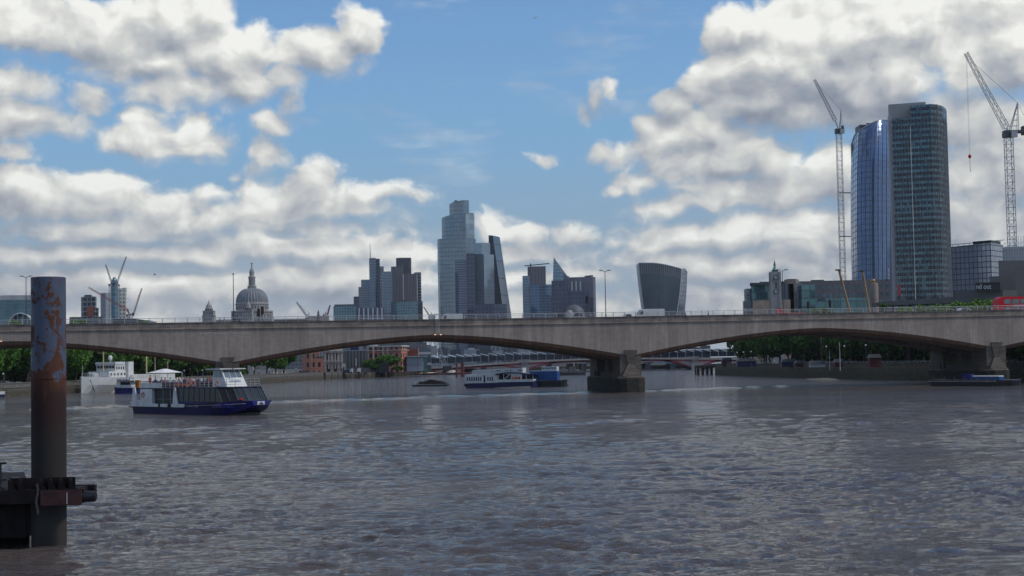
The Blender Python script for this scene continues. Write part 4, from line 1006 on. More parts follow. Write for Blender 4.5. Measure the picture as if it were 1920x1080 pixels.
def vehicle(px0, px1, toppx, n, label, cat, kind, name, body):
    t0=tn(px0,n); t1=tn(px1,n); L=t1-t0; z0=ztop(t0)-1.1; c=BW((t0+t1)/2,n,z0)
    ztopv=W((px0+px1)/2,toppx,c.y).z-z0
    r=thing(name,label,cat,c,BA); T=Matrix.Translation(c) @ Matrix.Rotation(BA,4,'Z'); h=ztopv; x=L/2; hw=.92 if kind!='bus' else 1.25
    def prof(pts, mi, name_, m_, w_=hw):
        a=MB(T); a.rings([[(p[0]*x,-w_,p[1]*h) for p in pts],[(p[0]*x,w_,p[1]*h) for p in pts]],mi); return a.build(name_, m_, r)
    if kind=='van':
        prof([(-1,.15),(1,.15),(1,.97),(.96,1),(-.52,1),(-.62,.94),(-.86,.60),(-.99,.52)],0,'body',M[body])
        g=MB(T); 
        for s in (-1,1): g.face([( -.80*x,s*(hw+.01),.60*h),(-.50*x,s*(hw+.01),.60*h),(-.50*x,s*(hw+.01),.86*h),(-.62*x,s*(hw+.01),.86*h)])
        g.face([(-.875*x,-hw*.9,.60*h),(-.875*x,hw*.9,.60*h),(-.655*x,hw*.9,.92*h),(-.655*x,-hw*.9,.92*h)]); g.build('window', M['glass'], r)
    elif kind=='car':
        prof([(-1,.2),(1,.2),(1,.55),(.95,.62),(.62,.68),(.40,.97),(.2,1),(-.25,1),(-.42,.95),(-.68,.64),(-.97,.55)],0,'body',M[body])
        g=MB(T)
        for s in (-1,1): g.face([(-.58*x,s*(hw+.01),.66*h),(.52*x,s*(hw+.01),.66*h),(.32*x,s*(hw+.01),.93*h),(-.34*x,s*(hw+.01),.93*h)])
        g.build('window', M['glass'], r)
    elif kind=='bus':
        prof([(-1,.08),(1,.08),(1,1),(-.80,1),(-.90,.965),(-.965,.86),(-1,.55)],0,'body',M[body],1.25)
        g=MB(T)
        for k in range(7):
            a0=-.80+k*.25
            for z0_,z1_ in ((.62,.86),(.22,.44)):
                g.box(a0*x,-1.27,z0_*h,(a0+.21)*x,-1.25,z1_*h)
        g.face([(-.985*x,-1.15,.60*h),(-.985*x,1.15,.60*h),(-.945*x,1.15,.9*h),(-.945*x,-1.15,.9*h)]); g.build('window', M['glassl'], r)
        ad=MB(T); ad.box(-.62*x,-1.28,.47*h,.4*x,-1.255,.58*h); ad.build('advert_panel', M['advert'], r)
        lt=MB(T); lt.box(-.5*x,-1.285,.5*h,.0*x,-1.281,.55*h); lt.build('advert_stripe', M['white'], r)
    elif kind=='truck':
        prof([(-1,.25),(1,.25),(1,.62),(-1,.62)],0,'flatbed',M[body])
        prof([(-.98,.62),(-.72,.62),(-.72,1),(-.90,1),(-.98,.8)],0,'cab',M[body])
    for wx in ((-.68,.62) if kind!='bus' else (-.72,.55)):
        for s in (-1,1):
            wr=min(.36,h*.22) if kind!='bus' else .48
            wm=MB(T); wm.tube((wx*x,s*(hw-.2),wr),(wx*x,s*(hw+.02),wr),wr,14); wm.build('wheel', M['black'], r, True)
    return r
M['advert'] = mat('pink_advert_panel', (.42,.14,.15), .5, var=.5, scale=1.5)
vehicle(1191,1244,579.5,7,'white long-wheelbase van crossing the bridge in front of the flared tower','van','van','delivery_van','white')
vehicle(826,866,588.5,7,'white van with a dark windscreen crossing in front of the tallest tower','van','van','panel_van','white')
vehicle(1032,1064,588,17,'dark car crossing the bridge beneath the blue glass tower','car','car','dark_car','dark')
vehicle(1066,1100,586,7,'silver car in front of the grey dome','car','car','silver_car','lgrey')
vehicle(1790,1824,577.5,7,'white car on the bridge left of the red bus','car','car','white_car','white')
vehicle(1866,1985,556,7,'red double-decker bus entering from the right edge of the picture','bus','bus','double_decker_bus','red')
vehicle(1456,1508,577.5,17,'low red lorry on the bridge below the clock tower','lorry','truck','red_lorry','red')
vehicle(428,458,597.5,12,'dark car below the left side of the cathedral dome','car','car','saloon_car','dark')
vehicle(1166,1188,588.5,7,'white low car just left of the long white van','car','car','white_saloon','white')
for px,n,c,lb in ((412,1.6,0,'pedestrian in dark clothes by the railing between the small spire and the dome'),(1285,1.6,0,'pedestrian in dark clothes right of the long white van'),(420,3.0,4,'pedestrian in grey nearest the street lamp left of the dome'),
                  (675,2.0,4,'pedestrian in grey crossing below the grey towers left of centre'),(935,2.0,0,'pedestrian in dark clothes below the wedge-shaped tower'),(1328,2.4,5,'pedestrian in olive on the empty stretch of bridge between the flared tower and clock tower'),
                  (1712,2.4,3,'pedestrian in white below the ribbed dark tower'),(188,2.0,4,'pedestrian in grey right of the rusty pile'),(1860,2.4,3,'pedestrian in white just left of the red bus'),(1650,2.4,0,'pedestrian in dark clothes right of the tan cylinder')):
    t=tn(px,n); person(BW(t,n,ztop(t)-.98), BA+random.choice([1,-1])*math.pi/2, lb, c)
# maintenance gantry hanging over the middle span with lamps under it
t=tn(820,0); g=thing('maintenance_ladder','pale metal ladder frame hanging over the parapet above the middle of the arch','ladder',BW(t,-.3,zfas(t)),BA)
lm=MB(BT)
for dx_ in (-.28,.28): lm.tube((t+dx_,-.28,zfas(t)-.1),(t+dx_,-.28,ztop(t)+1.2),.035,5)
for k in range(14): lm.tube((t-.28,-.28,zfas(t)+k*.3),(t+.28,-.28,zfas(t)+k*.3),.025,4)
lm.tube((t-1.4,.1,ztop(t)+.9),(t+.28,-.28,ztop(t)+.9),.04,5); lm.box(t-1.5,-.1,ztop(t)+.02,t-.4,.3,ztop(t)+.75); lm.build('rails', M['lgrey'], g)
for px,py,lb in ((815,629,'left of two small lit navigation lamps under the middle of the arch'),(826,629.5,'right of two small lit navigation lamps under the middle of the arch'),(2,647,'small reddish lit lamp under the arch at the left edge')):
    t=tn(px,0); q=BW(t,-.14,zfas(t)+.02); tag(MB().ball(tuple(q),.10,.08,.08,8).build('navigation_lamp', M['bulb']), lb, 'lamp', 'navigation lamps')
t=tn(375,0); 

#@@STAGE4
# ------------------------------------------------------------------ buildings
FA = {}
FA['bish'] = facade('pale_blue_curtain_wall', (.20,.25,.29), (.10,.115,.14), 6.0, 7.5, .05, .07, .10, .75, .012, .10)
FA['bishr'] = facade('reflection_bright_curtain_wall', (.32,.37,.40), (.14,.16,.18), 9.0, 9.0, .05, .06, .08, .8, .03, .22)  # paler copy of the pale blue glass, reflections put into its colour
FA['navy'] = facade('navy_curtain_wall', (.040,.052,.090), (.085,.095,.12), 6.0, 7.5, .10, .12, .12, .5, .01, .2)
FA['stripe'] = facade('banded_curtain_wall', (.10,.12,.18), (.30,.32,.35), 30., 4.2, .01, .16, .15, .5, .01, .15)
FA['glass8'] = facade('grey_green_curtain_wall', (.30,.36,.40), (.12,.14,.16), 9.0, 5.5, .04, .12, .12, .65, .012, .16)
FA['wedge'] = facade('wedge_tower_side_glass', (.04,.045,.07), (.09,.10,.12), 9., 8., .04, .05, .1, .5, .01, .2)
FA['wedgef'] = facade('wedge_tower_sloping_glass', (.075,.09,.105), (.03,.033,.04), 60., 31., .01, .045, .14, .6, .004, .06)
FA['heron'] = facade('blue_office_glass', (.14,.19,.25), (.22,.24,.26), 12.0, 5.0, .07, .12, .15, .5, .012, .2)
FA['nat'] = facade('brown_ribbed_office', (.075,.065,.075), (.17,.15,.155), 2.6, 60., .50, .01, .25, .3, .005, .1)
FA['natd'] = facade('dark_louvred_top', (.04,.04,.045), (.09,.085,.09), 2.6, 60., .3, .01, .4, .2, .005, .1)
FA['greyt'] = facade('grey_office_grid', (.14,.17,.21), (.24,.25,.27), 3.2, 4.2, .3, .35, .2, .4, .01, .2)
FA['teal'] = facade('teal_office_glass', (.10,.19,.22), (.16,.20,.22), 4.0, 4.5, .12, .10, .12, .5, .012, .25)
FA['fins'] = facade('white_fins', (.07,.08,.10), (.52,.53,.55), 7.5, 80., .30, .01, .2, .4, .005, .2)
FA['lime'] = facade('slim_glass_floors', (.13,.15,.17), (.50,.50,.50), 40., 5.2, .01, .22, .2, .4, .01, .2)
FA['scalp'] = facade('scalpel_glass', (.22,.27,.30), (.34,.36,.38), 50., 6.0, .01, .09, .1, .6, .006, .12)
FA['fram'] = facade('bronze_frame_office', (.11,.11,.15), (.13,.11,.12), 8.0, 9.0, .12, .14, .15, .4, .01, .2)
FA['walk'] = facade('flared_tower_glass', (.06,.09,.11), (.045,.055,.065), 3.0, 4.2, .10, .10, .12, .55, .010, .25)
FA['walkf'] = facade('roof_garden_fins', (.06,.07,.08), (.22,.24,.25), 3.0, 90., .24, .005, .2, .4, .005, .2)
FA['ob'] = facade('violet_blue_glass', (.15,.22,.37), (.09,.115,.18), 1.6, 3.8, .14, .12, .20, .5, .004, .12)
FA['sbt'] = facade('green_glass_floors', (.11,.175,.19), (.03,.03,.034), 1.25, 1.75, .14, .10, .12, .5, .03, .55, band=(2,(.035,.042,.055)))
FA['grid'] = facade('white_panel_grid_office', (.36,.38,.41), (.045,.05,.07), 3.1, 3.7, .16, .15, .15, .45, .02, .15)
FA['sea'] = facade('river_terrace_office', (.12,.19,.22), (.23,.20,.19), 3.0, 3.6, .14, .22, .15, .45, .02, .3)
FA['brownoff'] = facade('brown_brick_office', (.08,.12,.14), (.15,.125,.125), 2.6, 3.5, .38, .40, .2, .4, .015, .5)
FA['tealoff'] = facade('green_glazed_lobby', (.10,.20,.21), (.09,.12,.13), 3.5, 3.4, .08, .12, .1, .5, .02, .5)
FA['whiteg'] = facade('sunlit_pale_grid', (.40,.40,.36), (.74,.70,.58), 3.6, 4.0, .40, .40, .2, .3, .01, .3)  # sunlight on this tower is put into the cream colour
FA['constr'] = facade('tower_under_construction', (.04,.06,.06), (.26,.27,.27), 4.2, 4.6, .22, .30, .6, .0, .01, .5)
FA['pale'] = facade('pale_grey_cladding', (.30,.32,.34), (.24,.25,.27), 5., 5., .1, .1, .5, .1, .005, .1)
FA['brickw'] = facade('red_brick_arched_windows', (.045,.04,.045), (.48,.19,.13), 2.5, 3.7, .56, .45, .2, .2, .02, .3, frough=.85)  # brick brightened, the sun on these walls is in the colour
FA['stonew'] = facade('stone_arched_windows', (.05,.05,.055), (.60,.55,.48), 3.1, 6.2, .52, .35, .2, .2, .02, .3, frough=.8)  # stone raised paler, with the sunlight painted into it
FA['ribgrey'] = facade('grey_ribbed_block', (.06,.065,.075), (.15,.155,.16), 1.5, 30., .45, .01, .3, .2, .005, .3)
FA['lowgrey'] = facade('distant_grey_blocks', (.07,.085,.10), (.17,.17,.18), 4., 4., .35, .45, .3, .2, .01, .4)
FA['ntconc'] = facade('board_marked_concrete', (.135,.125,.125), (.11,.105,.105), 9., 3.2, .02, .03, .8, .0, 0, .12)

def PXY(px, Y, ytop): p=W(px,ytop,Y); return (p.x, Y)
def poly_px(pts, Y, yt):
    return [PXY(px, Y+d, yt) for px,d in pts]
def tower(root, part, pts, Y, yt, m_, z0=GZ, mt=None, depth=None, yts=None):
    """prism whose front edge runs through photo columns pts=[(px,dy)...] left to right, closed behind"""
    fr=poly_px(pts,Y,yt)
    if depth:
        yb=max(p[1] for p in fr)+depth*.5; fr=fr+[(fr[-1][0]*yb/fr[-1][1],yb),(fr[0][0]*yb/fr[0][1],yb)]   # flanks follow the camera's sight lines, so side walls stay hidden
    z1=W(sum(p[0] for p in pts)/len(pts), yt, Y).z
    tz=None
    if yts: 
        tz=[W(px,y_,Y+d).z for (px,d),y_ in zip(pts,yts)]
        if depth: tz=tz+[tz[-1],tz[0]]
    mb=MB(); mb.prism(fr, z0, z1, 0, 1, topz=tz)
    return mb.build(part, [m_, mt or M['slate']], root)
def at(px, Y, yt=600): p=W(px,yt,Y); return (p.x, Y, GZ)
def building(name, label, px, Y, cat='building', group=None): return thing(name, label, cat, at(px,Y), 0, group)

def city():
    Y=2600
    r=building('office_block','low teal glass office block with rounded roof corners, left end of the far tower cluster',646,2300)
    tower(r,'walls',[(625,0),(668,0)],2300,574,FA['teal'],depth=40); tower(r,'roof',[(627,2),(666,2)],2300,570.5,M['slate'],depth=36,z0=W(640,574,2300).z)
    r=building('office_tower','small dark narrow tower tucked right behind the low teal office block',667,2450)
    tower(r,'walls',[(663,0),(673,0)],2450,556,FA['navy'],depth=30)
    r=building('office_tower','stepped light grey tower with a gridded face, left of the tower with the mast',684,2650)
    tower(r,'walls',[(672,0),(694,0)],2650,538,FA['greyt'],depth=40); tower(r,'upper_walls',[(677,5),(694,5)],2650,524,FA['heron'],depth=30,z0=W(680,538,2650).z)
    r=building('masted_tower','slim blue-grey glass tower with a tall thin roof mast',705,2650,'skyscraper')
    tower(r,'walls',[(692,0),(703.5,-6),(705,0)],2650,484,FA['heron'],depth=40); tower(r,'upper_block',[(703.5,2),(712,2)],2650,485,FA['navy'],depth=34)
    tower(r,'side_block',[(704,8),(719.5,8)],2650,499,FA['greyt'],depth=34)
    tower(r,'floors_edge',[(712.5,1),(719,1)],2650,516,FA['lime'],depth=6)
    a=W(694.5,484,2655); b=W(693.6,455,2655); MB().tube(a,b,.8,6,r2=.3).build('mast', M['grey'], r)
    r=building('office_tower','plain slate-blue tower between the masted tower and the brown ribbed tower',725,2560)
    tower(r,'walls',[(716,4),(718,0),(735,0)],2560,509,FA['heron'],depth=40)
    r=building('ribbed_tower','brown vertically ribbed tower of three blocks with a dark louvred crown',757,2620,'skyscraper')
    tower(r,'left_block',[(733,0),(741,-7),(756,-7)],2620,500,FA['nat'],depth=40); tower(r,'crown',[(742.5,10),(747,3),(767,3),(771,10)],2620,483,FA['natd'],depth=30)
    tower(r,'right_block',[(756.6,-4),(781,-4),(783,6)],2620,513.5,FA['nat'],depth=30)
    p=W(756,514,2608); q=W(757,562,2608); MB().box(p.x-.8,2606,q.z,p.x+.8,2609,p.z).build('lift_shaft', M['lgrey'], r)
    r=building('slim_tower','slim glass tower with pale floor edges right of the brown ribbed tower',786,2660)
    tower(r,'walls',[(776,4),(785,0),(789.5,0)],2660,510.5,FA['lime'],depth=25); tower(r,'base',[(780,0),(792.5,0)],2630,565,FA['navy'],depth=20)
    r=building('glass_block','low turquoise glass block in front of the brown ribbed tower',758,2450)
    tower(r,'walls',[(733,10),(745,0),(783,0)],2450,566,FA['teal'],depth=50)
    r=building('finned_block','low office block with bright white vertical fins, left of the turquoise block',700,2430)
    tower(r,'walls',[(672,0),(720,0)],2430,577,FA['fins'],depth=40)
    # the tallest
    r=building('tallest_tower','tallest skyscraper of the cluster, pale blue glass stepping in twice to its top',857,2640,'skyscraper')
    tower(r,'lower_walls',[(820,16),(824,4),(846,-4),(872,-6),(892,14)],2640,447,FA['bish'],depth=50)
    tower(r,'middle_walls',[(828,20),(834,8),(852,0),(872,-2),(888,14)],2640,402,FA['bish'],depth=45,yts=[409,406,401,399.5,399])
    tower(r,'bright_reflection_side',[(872.4,-3),(889,12.2)],2640,400,FA['bishr'],depth=2)  # thin sheet over the right face, painted bright for its reflections
    tower(r,'top_walls',[(842.5,22),(851,8),(869,2),(879,12)],2640,377,FA['bish'],depth=35,yts=[383,378,375,375.5])
    tower(r,'roof_plant',[(852,12),(857,12)],2640,374,M['dark'],depth=4)
    r=building('dark_tower','dark navy banded tower standing in front of the tallest skyscraper',872,2560,'skyscraper')
    tower(r,'left_walls',[(853,8),(860,0),(876,0)],2560,487,FA['stripe'],depth=30); tower(r,'right_walls',[(874,-2),(890,2)],2560,475,FA['navy'],depth=34)
    tower(r,'wing',[(853,3),(860,3)],2560,512,FA['navy'],depth=20)
    r=building('stacked_glass_tower','pale green glass tower of stacked shifted boxes right of the tallest skyscraper',907,2580,'skyscraper')
    tower(r,'upper_walls',[(889,6),(903,0),(919,8)],2580,455,FA['glass8'],depth=40); tower(r,'lower_walls',[(888.5,4),(907,-6),(926,8)],2580,477,FA['glass8'],depth=46)
    tower(r,'recess',[(890,4.6),(903,-1)],2580,476,M['dark'],depth=2,z0=W(895,478,2580).z)
    r=building('glass_podium','wide low slate glass block at the foot of the stacked tower',920,2480); tower(r,'walls',[(889,0),(925,-4),(950,6)],2480,570,FA['navy'],depth=40)
    # wedge tower
    r=building('wedge_tower','wedge-shaped glass skyscraper, vertical on the left and sloping on the right with dark bands',938,2660,'skyscraper')
    def P(px,py,d): p=W(px,py,2660+d); return (p.x,p.y,p.z)
    g=W(930,600,2660).z
    A=P(916,441,10);B=P(924,441.5,0);C=P(937,444.5,40);A0=(P(917,599,10)[0],2670,GZ);B0=P(955,606,0);B0=(B0[0],B0[1],GZ);C0=P(970.5,606,40);C0=(C0[0],C0[1],GZ)
    D=(C[0]-20,C[1]+30,C[2]);D0=(A0[0],C0[1]+30,GZ)
    m_=MB(); zz=lambda p:p[2]
    m_.face([A0,B0,B,A],0,[(0,0),(60,0),(60,B[2]) and (8,B[2]),(0,A[2])]); m_.face([B0,C0,C,B],1,[(0,0),(40,0),(40,C[2]),(0,B[2])])
    m_.face([C0,D0,D,C],0,[(0,0),(60,0),(60,D[2]),(0,C[2])]); m_.face([D0,A0,A,D],0,[(0,0),(60,0),(60,A[2]),(0,D[2])]); m_.face([A,B,C,D],2); m_.build('walls',[FA['wedge'],FA['wedgef'],M['slate']],r)
    # blue tower + crane-topped tower
    r=building('blue_tower','stepped blue glass tower with a window-cleaning crane arm on its roof',1008,2560,'skyscraper')
    tower(r,'left_walls',[(979.5,3),(994,3)],2560,517,FA['heron'],depth=30); tower(r,'rear_walls',[(989,10),(995,6),(1023,6)],2560,499,FA['nat'],depth=30)
    tower(r,'front_walls',[(994,-6),(1012,-12),(1037,-4)],2560,534,FA['teal2'],depth=36)
    MB().tube(W(983,498.5,2570),W(1030,494,2570),.9,5).tube(W(995,494,2570),W(995,500,2570),1.2,5).build('roof_crane', M['dark'], r)
    # pointed tower
    r=building('pointed_tower','sharp pointed glass skyscraper with a slanting right edge',1048,2600,'skyscraper')
    def Q(px,py,d): p=W(px,py,2600+d); return (p.x,p.y,p.z)
    T1=Q(1038,482,6);T2=Q(1056,512,2);T3=Q(1065,519,8);L0=Q(1030.5,606,0);L0=(L0[0],L0[1],GZ);M0=(Q(1061,606,-4)[0],2596,GZ);R0=(Q(1065,606,8)[0],2608,GZ);LM=Q(1034,523,2)
    m_=MB(); m_.face([L0,M0,T2,T1],0,[(0,0),(40,0),(30,T2[2]),(6,T1[2])]); m_.face([M0,R0,T3,T2],1,[(0,0),(10,0),(10,T3[2]),(0,T2[2])])
    Bk=(T1[0]+6,T1[1]+35,T1[2]-25);Bk0=(Bk[0],Bk[1],GZ)
    m_.face([R0,Bk0,Bk,T3],1,[(0,0),(30,0),(30,Bk[2]),(0,T3[2])]); m_.face([Bk0,L0,T1,Bk],1,[(0,0),(30,0),(30,T1[2]),(0,Bk[2])]); m_.face([T1,T2,T3,Bk],1); m_.build('walls',[FA['scalp'],FA['navy']],r)
    r=building('dark_reflection_slab','dark navy slab added for the dark reflection low on the pointed skyscraper',1048,2500); tower(r,'walls',[(1034,4),(1040,0),(1062,0)],2500,526,FA['navy'],depth=14)  # added slab stands for the dark reflection on the pointed tower
    r=building('bronze_tower','square bronze-framed office tower with a small crane arm on its flat roof',1090,2620,'skyscraper')
    tower(r,'walls',[(1062,0),(1112,-6),(1116.5,4)],2620,519.5,FA['fram'],depth=40); tower(r,'corner_bay',[(1062,-3),(1067,-5)],2620,518,M['lgrey'],depth=6)
    tower(r,'centre_bay',[(1071,-9),(1094,-9)],2620,528,FA['fins'],depth=4)
    MB().tube(W(1096,518.5,2620),W(1112,517,2620),1.4,5).build('roof_crane', M['dark'], r)
    r=building('navy_block','navy blue glass block low in front of the bronze-framed tower',1082,2480); tower(r,'walls',[(1064,3),(1072,0),(1103,0)],2480,545,FA['navy'],depth=20)
    # dome pavilion
    c=at(1078,900); r=thing('domed_building','grey lead dome with a little round porch dome just above the bridge deck','dome',c)
    s=W(1078,590,900).z; R_=(1097-1060)/2/F*900
    m_=MB(); m_.lathe([(R_,GZ),(R_,s)]+[(R_*math.cos(a),s+(W(1078,571.5,900).z-s)*math.sin(a)) for a in [k*math.pi/16 for k in range(1,8)]]+[(.4,W(1078,571,900).z),(.3,W(1078,569,900).z)],(c[0],900,0),28); m_.build('dome', M['dlead'], r, True)
    m_=MB(); p=W(1068,590,894); m_.lathe([(2.4,GZ),(2.4,p.z),(2.2,p.z+1.2),(1.4,p.z+2.3),(.2,p.z+2.9)],(p.x,893,0),20); m_.build('porch_dome', M['stone'], r, True)
    # flared tower
    r=building('flared_tower','flared skyscraper widening to a curved roof, with a pale curved frame at its right side',1242,2520,'skyscraper')
    Yw=2520; g=W(1240,600,Yw).z
    def lx(t): return 1197.5+ (1211-1197.5)*(1-t)**1.25
    def cx_(t): return 1277.5- (1277.5-1265.5)*(1-t)**1.7
    def rx(t): return 1288- (1288-1281.5)*(1-t)**1.5
    def tz(u): return 493+ (0 if u<.3 else (u-.3)**1.6*19)       # roof line, photo rows, from left to crease
    rows=22; n=14; m_=MB(); f2=MB()
    def pt(u,t):
        ytop=tz(u); py=606+(ytop-606)*t; px=lx(t)+(cx_(t)-lx(t))*u
        d=-7*math.sin(math.pi*u)-3*t; p=W(px,py,Yw+d); return Vector((p.x,Yw+d, GZ if t==0 else p.z))
    for i in range(n):
        for k in range(rows):
            u0,u1=i/n,(i+1)/n; t0,t1=k/rows,(k+1)/rows
            ps=[pt(u0,t0),pt(u1,t0),pt(u1,t1),pt(u0,t1)]; m_.face(ps, 1 if t0>.78 else 0,[(u0*60,ps[0].z),(u1*60,ps[1].z),(u1*60,ps[2].z),(u0*60,ps[3].z)])
    def side(u,t):
        ytop=505+u*5-(1-abs(2*u-1))*4; py=606+(ytop-606)*t; px=cx_(t)+(rx(t)-cx_(t))*u; p=W(px,py,Yw-3*t+u*48); return Vector((p.x,Yw-3*t+u*48,GZ if t==0 else p.z))
    for i in range(6):
        for k in range(rows):
            u0,u1=i/6,(i+1)/6; t0,t1=k/rows,(k+1)/rows; ps=[side(u0,t0),side(u1,t0),side(u1,t1),side(u0,t1)]
            f2.face(ps,0,[(u0*48,ps[0].z),(u1*48,ps[1].z),(u1*48,ps[2].z),(u0*48,ps[3].z)])
    m_.build('river_face',[FA['walk'],FA['walkf']],r,True); f2.build('side_face',[FA['navy']],r,True)
    rf=MB(); tp=[pt(i/n,1) for i in range(n+1)]; bk=[Vector((side(1,1).x-(side(1,1).x-pt(0,1).x)*(1-i/n)*.97, Yw+46, p.z)) for i,p in enumerate(tp)]
    for i in range(n): rf.face([tp[i],tp[i+1],bk[i+1],bk[i]])
    lb_=[pt(0,k/rows) for k in range(rows+1)]
    for k in range(rows): rf.face([lb_[k+1],lb_[k],Vector((lb_[k].x,Yw+46,lb_[k].z)),Vector((lb_[k+1].x,Yw+46,lb_[k+1].z))])
    rf.face([bk[-1],tp[-1],side(.5,1),side(1,1)]); rf.build('roof', M['lgrey'], r)
    ed=MB()
    for k in range(rows): ed.tube(pt(1,k/rows),pt(1,(k+1)/rows),.9,5); ed.tube(side(1,k/rows),side(1,(k+1)/rows),.7,5); ed.tube(pt(0,k/rows),pt(0,(k+1)/rows),.6,5)
    for i in range(6): ed.tube(side(i/6,1),side((i+1)/6,1),1.2,5)
    for i in range(n): ed.tube(tp[i],tp[i+1],.8,5)
    ed.build('frame', M['framew'], r)
FA['teal2'] = facade('blue_office_bands', (.085,.15,.24), (.15,.20,.27), 7.0, 5.0, .06, .12, .1, .55, .012, .2)
M['framew'] = mat('pale_frame', (.45,.47,.49), .4)
city()

def cathedral():
    Y=1620; c=W(473,600,Y); k=Y/F; zx=lambda py: W(473,py,Y).z
    r=thing('cathedral','stone cathedral with a large ribbed lead dome, lantern and cross','cathedral',(c.x,Y,GZ))
    def L_(prof,name,m_,par=None,n=48,cx=None):
        a=MB(); a.lathe([(q[0]*k,zx(q[1]) if q[1]<620 else GZ) for q in prof],(cx if cx is not None else c.x,Y,0),n); return a.build(name,m_,par or r,True)
    L_([(33,640),(33,602),(38,602),(38.5,598),(37.5,597.5),(37.5,587),(38.8,586),(39,583.5),(37.8,583),(37.5,584)],'lower_drum',M['stone'])
    dr=L_([(30,590),(30,572.5),(31.2,572),(31.5,570),(30,569.5),(29.6,566.5)],'drum',M['stone'])
    dome=MB(); nseg=64; rr=[]
    for q in range(15):
        a=q/14*1.26; rad=(8.3+21.3*math.cos(a/1.26*math.pi/2))*k if q<14 else 8.0*k
        z=zx(567)+(zx(541)-zx(567))*math.sin(a/1.26*math.pi/2)
        rr.append([(c.x+(rad*(1+.022*(1 if i%2 else -1)))*math.cos(2*math.pi*i/nseg),Y+(rad*(1+.022*(1 if i%2 else -1)))*math.sin(2*math.pi*i/nseg),z) for i in range(nseg)])
    dome.rings(rr); do=dome.build('dome',M['lead'],r)
    la=L_([(9,543),(9,541),(7.6,540),(8.6,538.5),(8.6,536.5),(6.4,536),(6.2,522),(7,521),(7,519),(4.8,518.5),(4.6,512.5),(5.2,511.8),(4.4,508),(2.4,504.5),(1.4,501.5),(.9,499)],'lantern',M['stone'],n=20)
    cr=MB(); z0=zx(499); cr.ball((c.x,Y,zx(498)),1.0); cr.box(c.x-.35,Y-.3,z0,c.x+.35,Y+.3,zx(491.5)); cr.box(c.x-1.9,Y-.3,zx(494.8),c.x+1.9,Y+.3,zx(493.8)); cr.build('cross',M['stone'],la)
    def ring_cols(rad,y0,y1,n,w_,name,m_,par):
        a=MB()
        for i in range(n):
            th=2*math.pi*i/n
            if math.sin(th)>.3: continue
            x=c.x+rad*k*math.cos(th); y=Y+rad*k*math.sin(th); a.lathe([(w_,zx(y0)),(w_,zx(y1))],(x,y,0),6)
        return a.build(name,m_,par)
    ring_cols(37.6,602,587,44,.62,'colonnade',M['stone'],r); 
    a=MB(); a.lathe([(36.4*k,zx(601)),(36.4*k,zx(588.5))],(c.x,Y,0),48)
    def ring_win(rad,y0,y1,n,w_,name,par):
        a=MB()
        for i in range(n):
            th=2*math.pi*(i+.5)/n
            if math.sin(th)>.2: continue
            T=Matrix.Translation((c.x,Y,0)) @ Matrix.Rotation(th,4,'Z'); a.T=T; a.box(rad*k-.3,-w_/2,zx(y0),rad*k+.25,w_/2,zx(y1))
        a.T=None; return a.build(name,M['dark'],par)
    ring_win(37.5,600,591,30,1.1,'window',r); ring_win(30.0,579.5,575,34,1.0,'window',dr); ring_win(26.8,565.5,562.5,26,1.2,'window',do)
    def wt(px, s, ybot, sh, label_):
        x=W(px,590,Y-60).x; Yt=Y-60; zz=lambda py:W(px,py,Yt).z; kk=Yt/F
        a=MB()
        for h_,y0,y1,mi in ((11.2*s,ybot+30,593,0),(11.8*s,593,591.5,0),(10.3*s,591.5,584,0),(10.9*s,584,582.8,0)):
            hw=h_*kk; z_lo=GZ if y0>610 else zz(y0+sh); a.box(x-hw,Yt-hw,z_lo,x+hw,Yt+hw,zz(y1+sh))
        a.lathe([(7.8*s*kk,zz(583+sh)),(7.4*s*kk,zz(579+sh)),(8.2*s*kk,zz(578.5+sh)),(6.2*s*kk,zz(577+sh)),(5.6*s*kk,zz(573+sh)),(4.6*s*kk,zz(572+sh)),(3.0*s*kk,zz(569.5+sh)),(1.2*s*kk,zz(567+sh)),(.5,zz(563.5+sh))],(x,Yt,0),14)
        t_=a.build('west_tower',M['stone'],r)
        b=MB()
        for i in range(4):
            xx=x-8.2*s*kk+i*5.0*s*kk; b.box(xx,Yt-11.3*s*kk-.02,zz(601+sh),xx+1.8*s*kk,Yt-11.2*s*kk+.2,zz(595+sh)); b.box(xx+.3,Yt-10.5*s*kk,zz(590+sh),xx+1.7*s*kk,Yt-10.2*s*kk,zz(586+sh))
        for i in range(5): th=-math.pi/2+(i-2)*.6; T=Matrix.Translation((x,Yt,0)) @ Matrix.Rotation(th,4,'Z'); b.T=T; b.box(7.5*s*kk-.2,-.7,zz(583+sh),7.9*s*kk+.1,.7,zz(580+sh)); b.T=None
        b.build('opening',M['dark'],t_)
    wt(392,.95,600,0,''); wt(465.5,.80,600,-2,'')
    n_=MB(); n_.box(W(395,600,Y-40).x,Y-48,GZ,W(512,600,Y-40).x,Y-30,zx(601)); n_.build('nave',M['stone'],r)
cathedral()

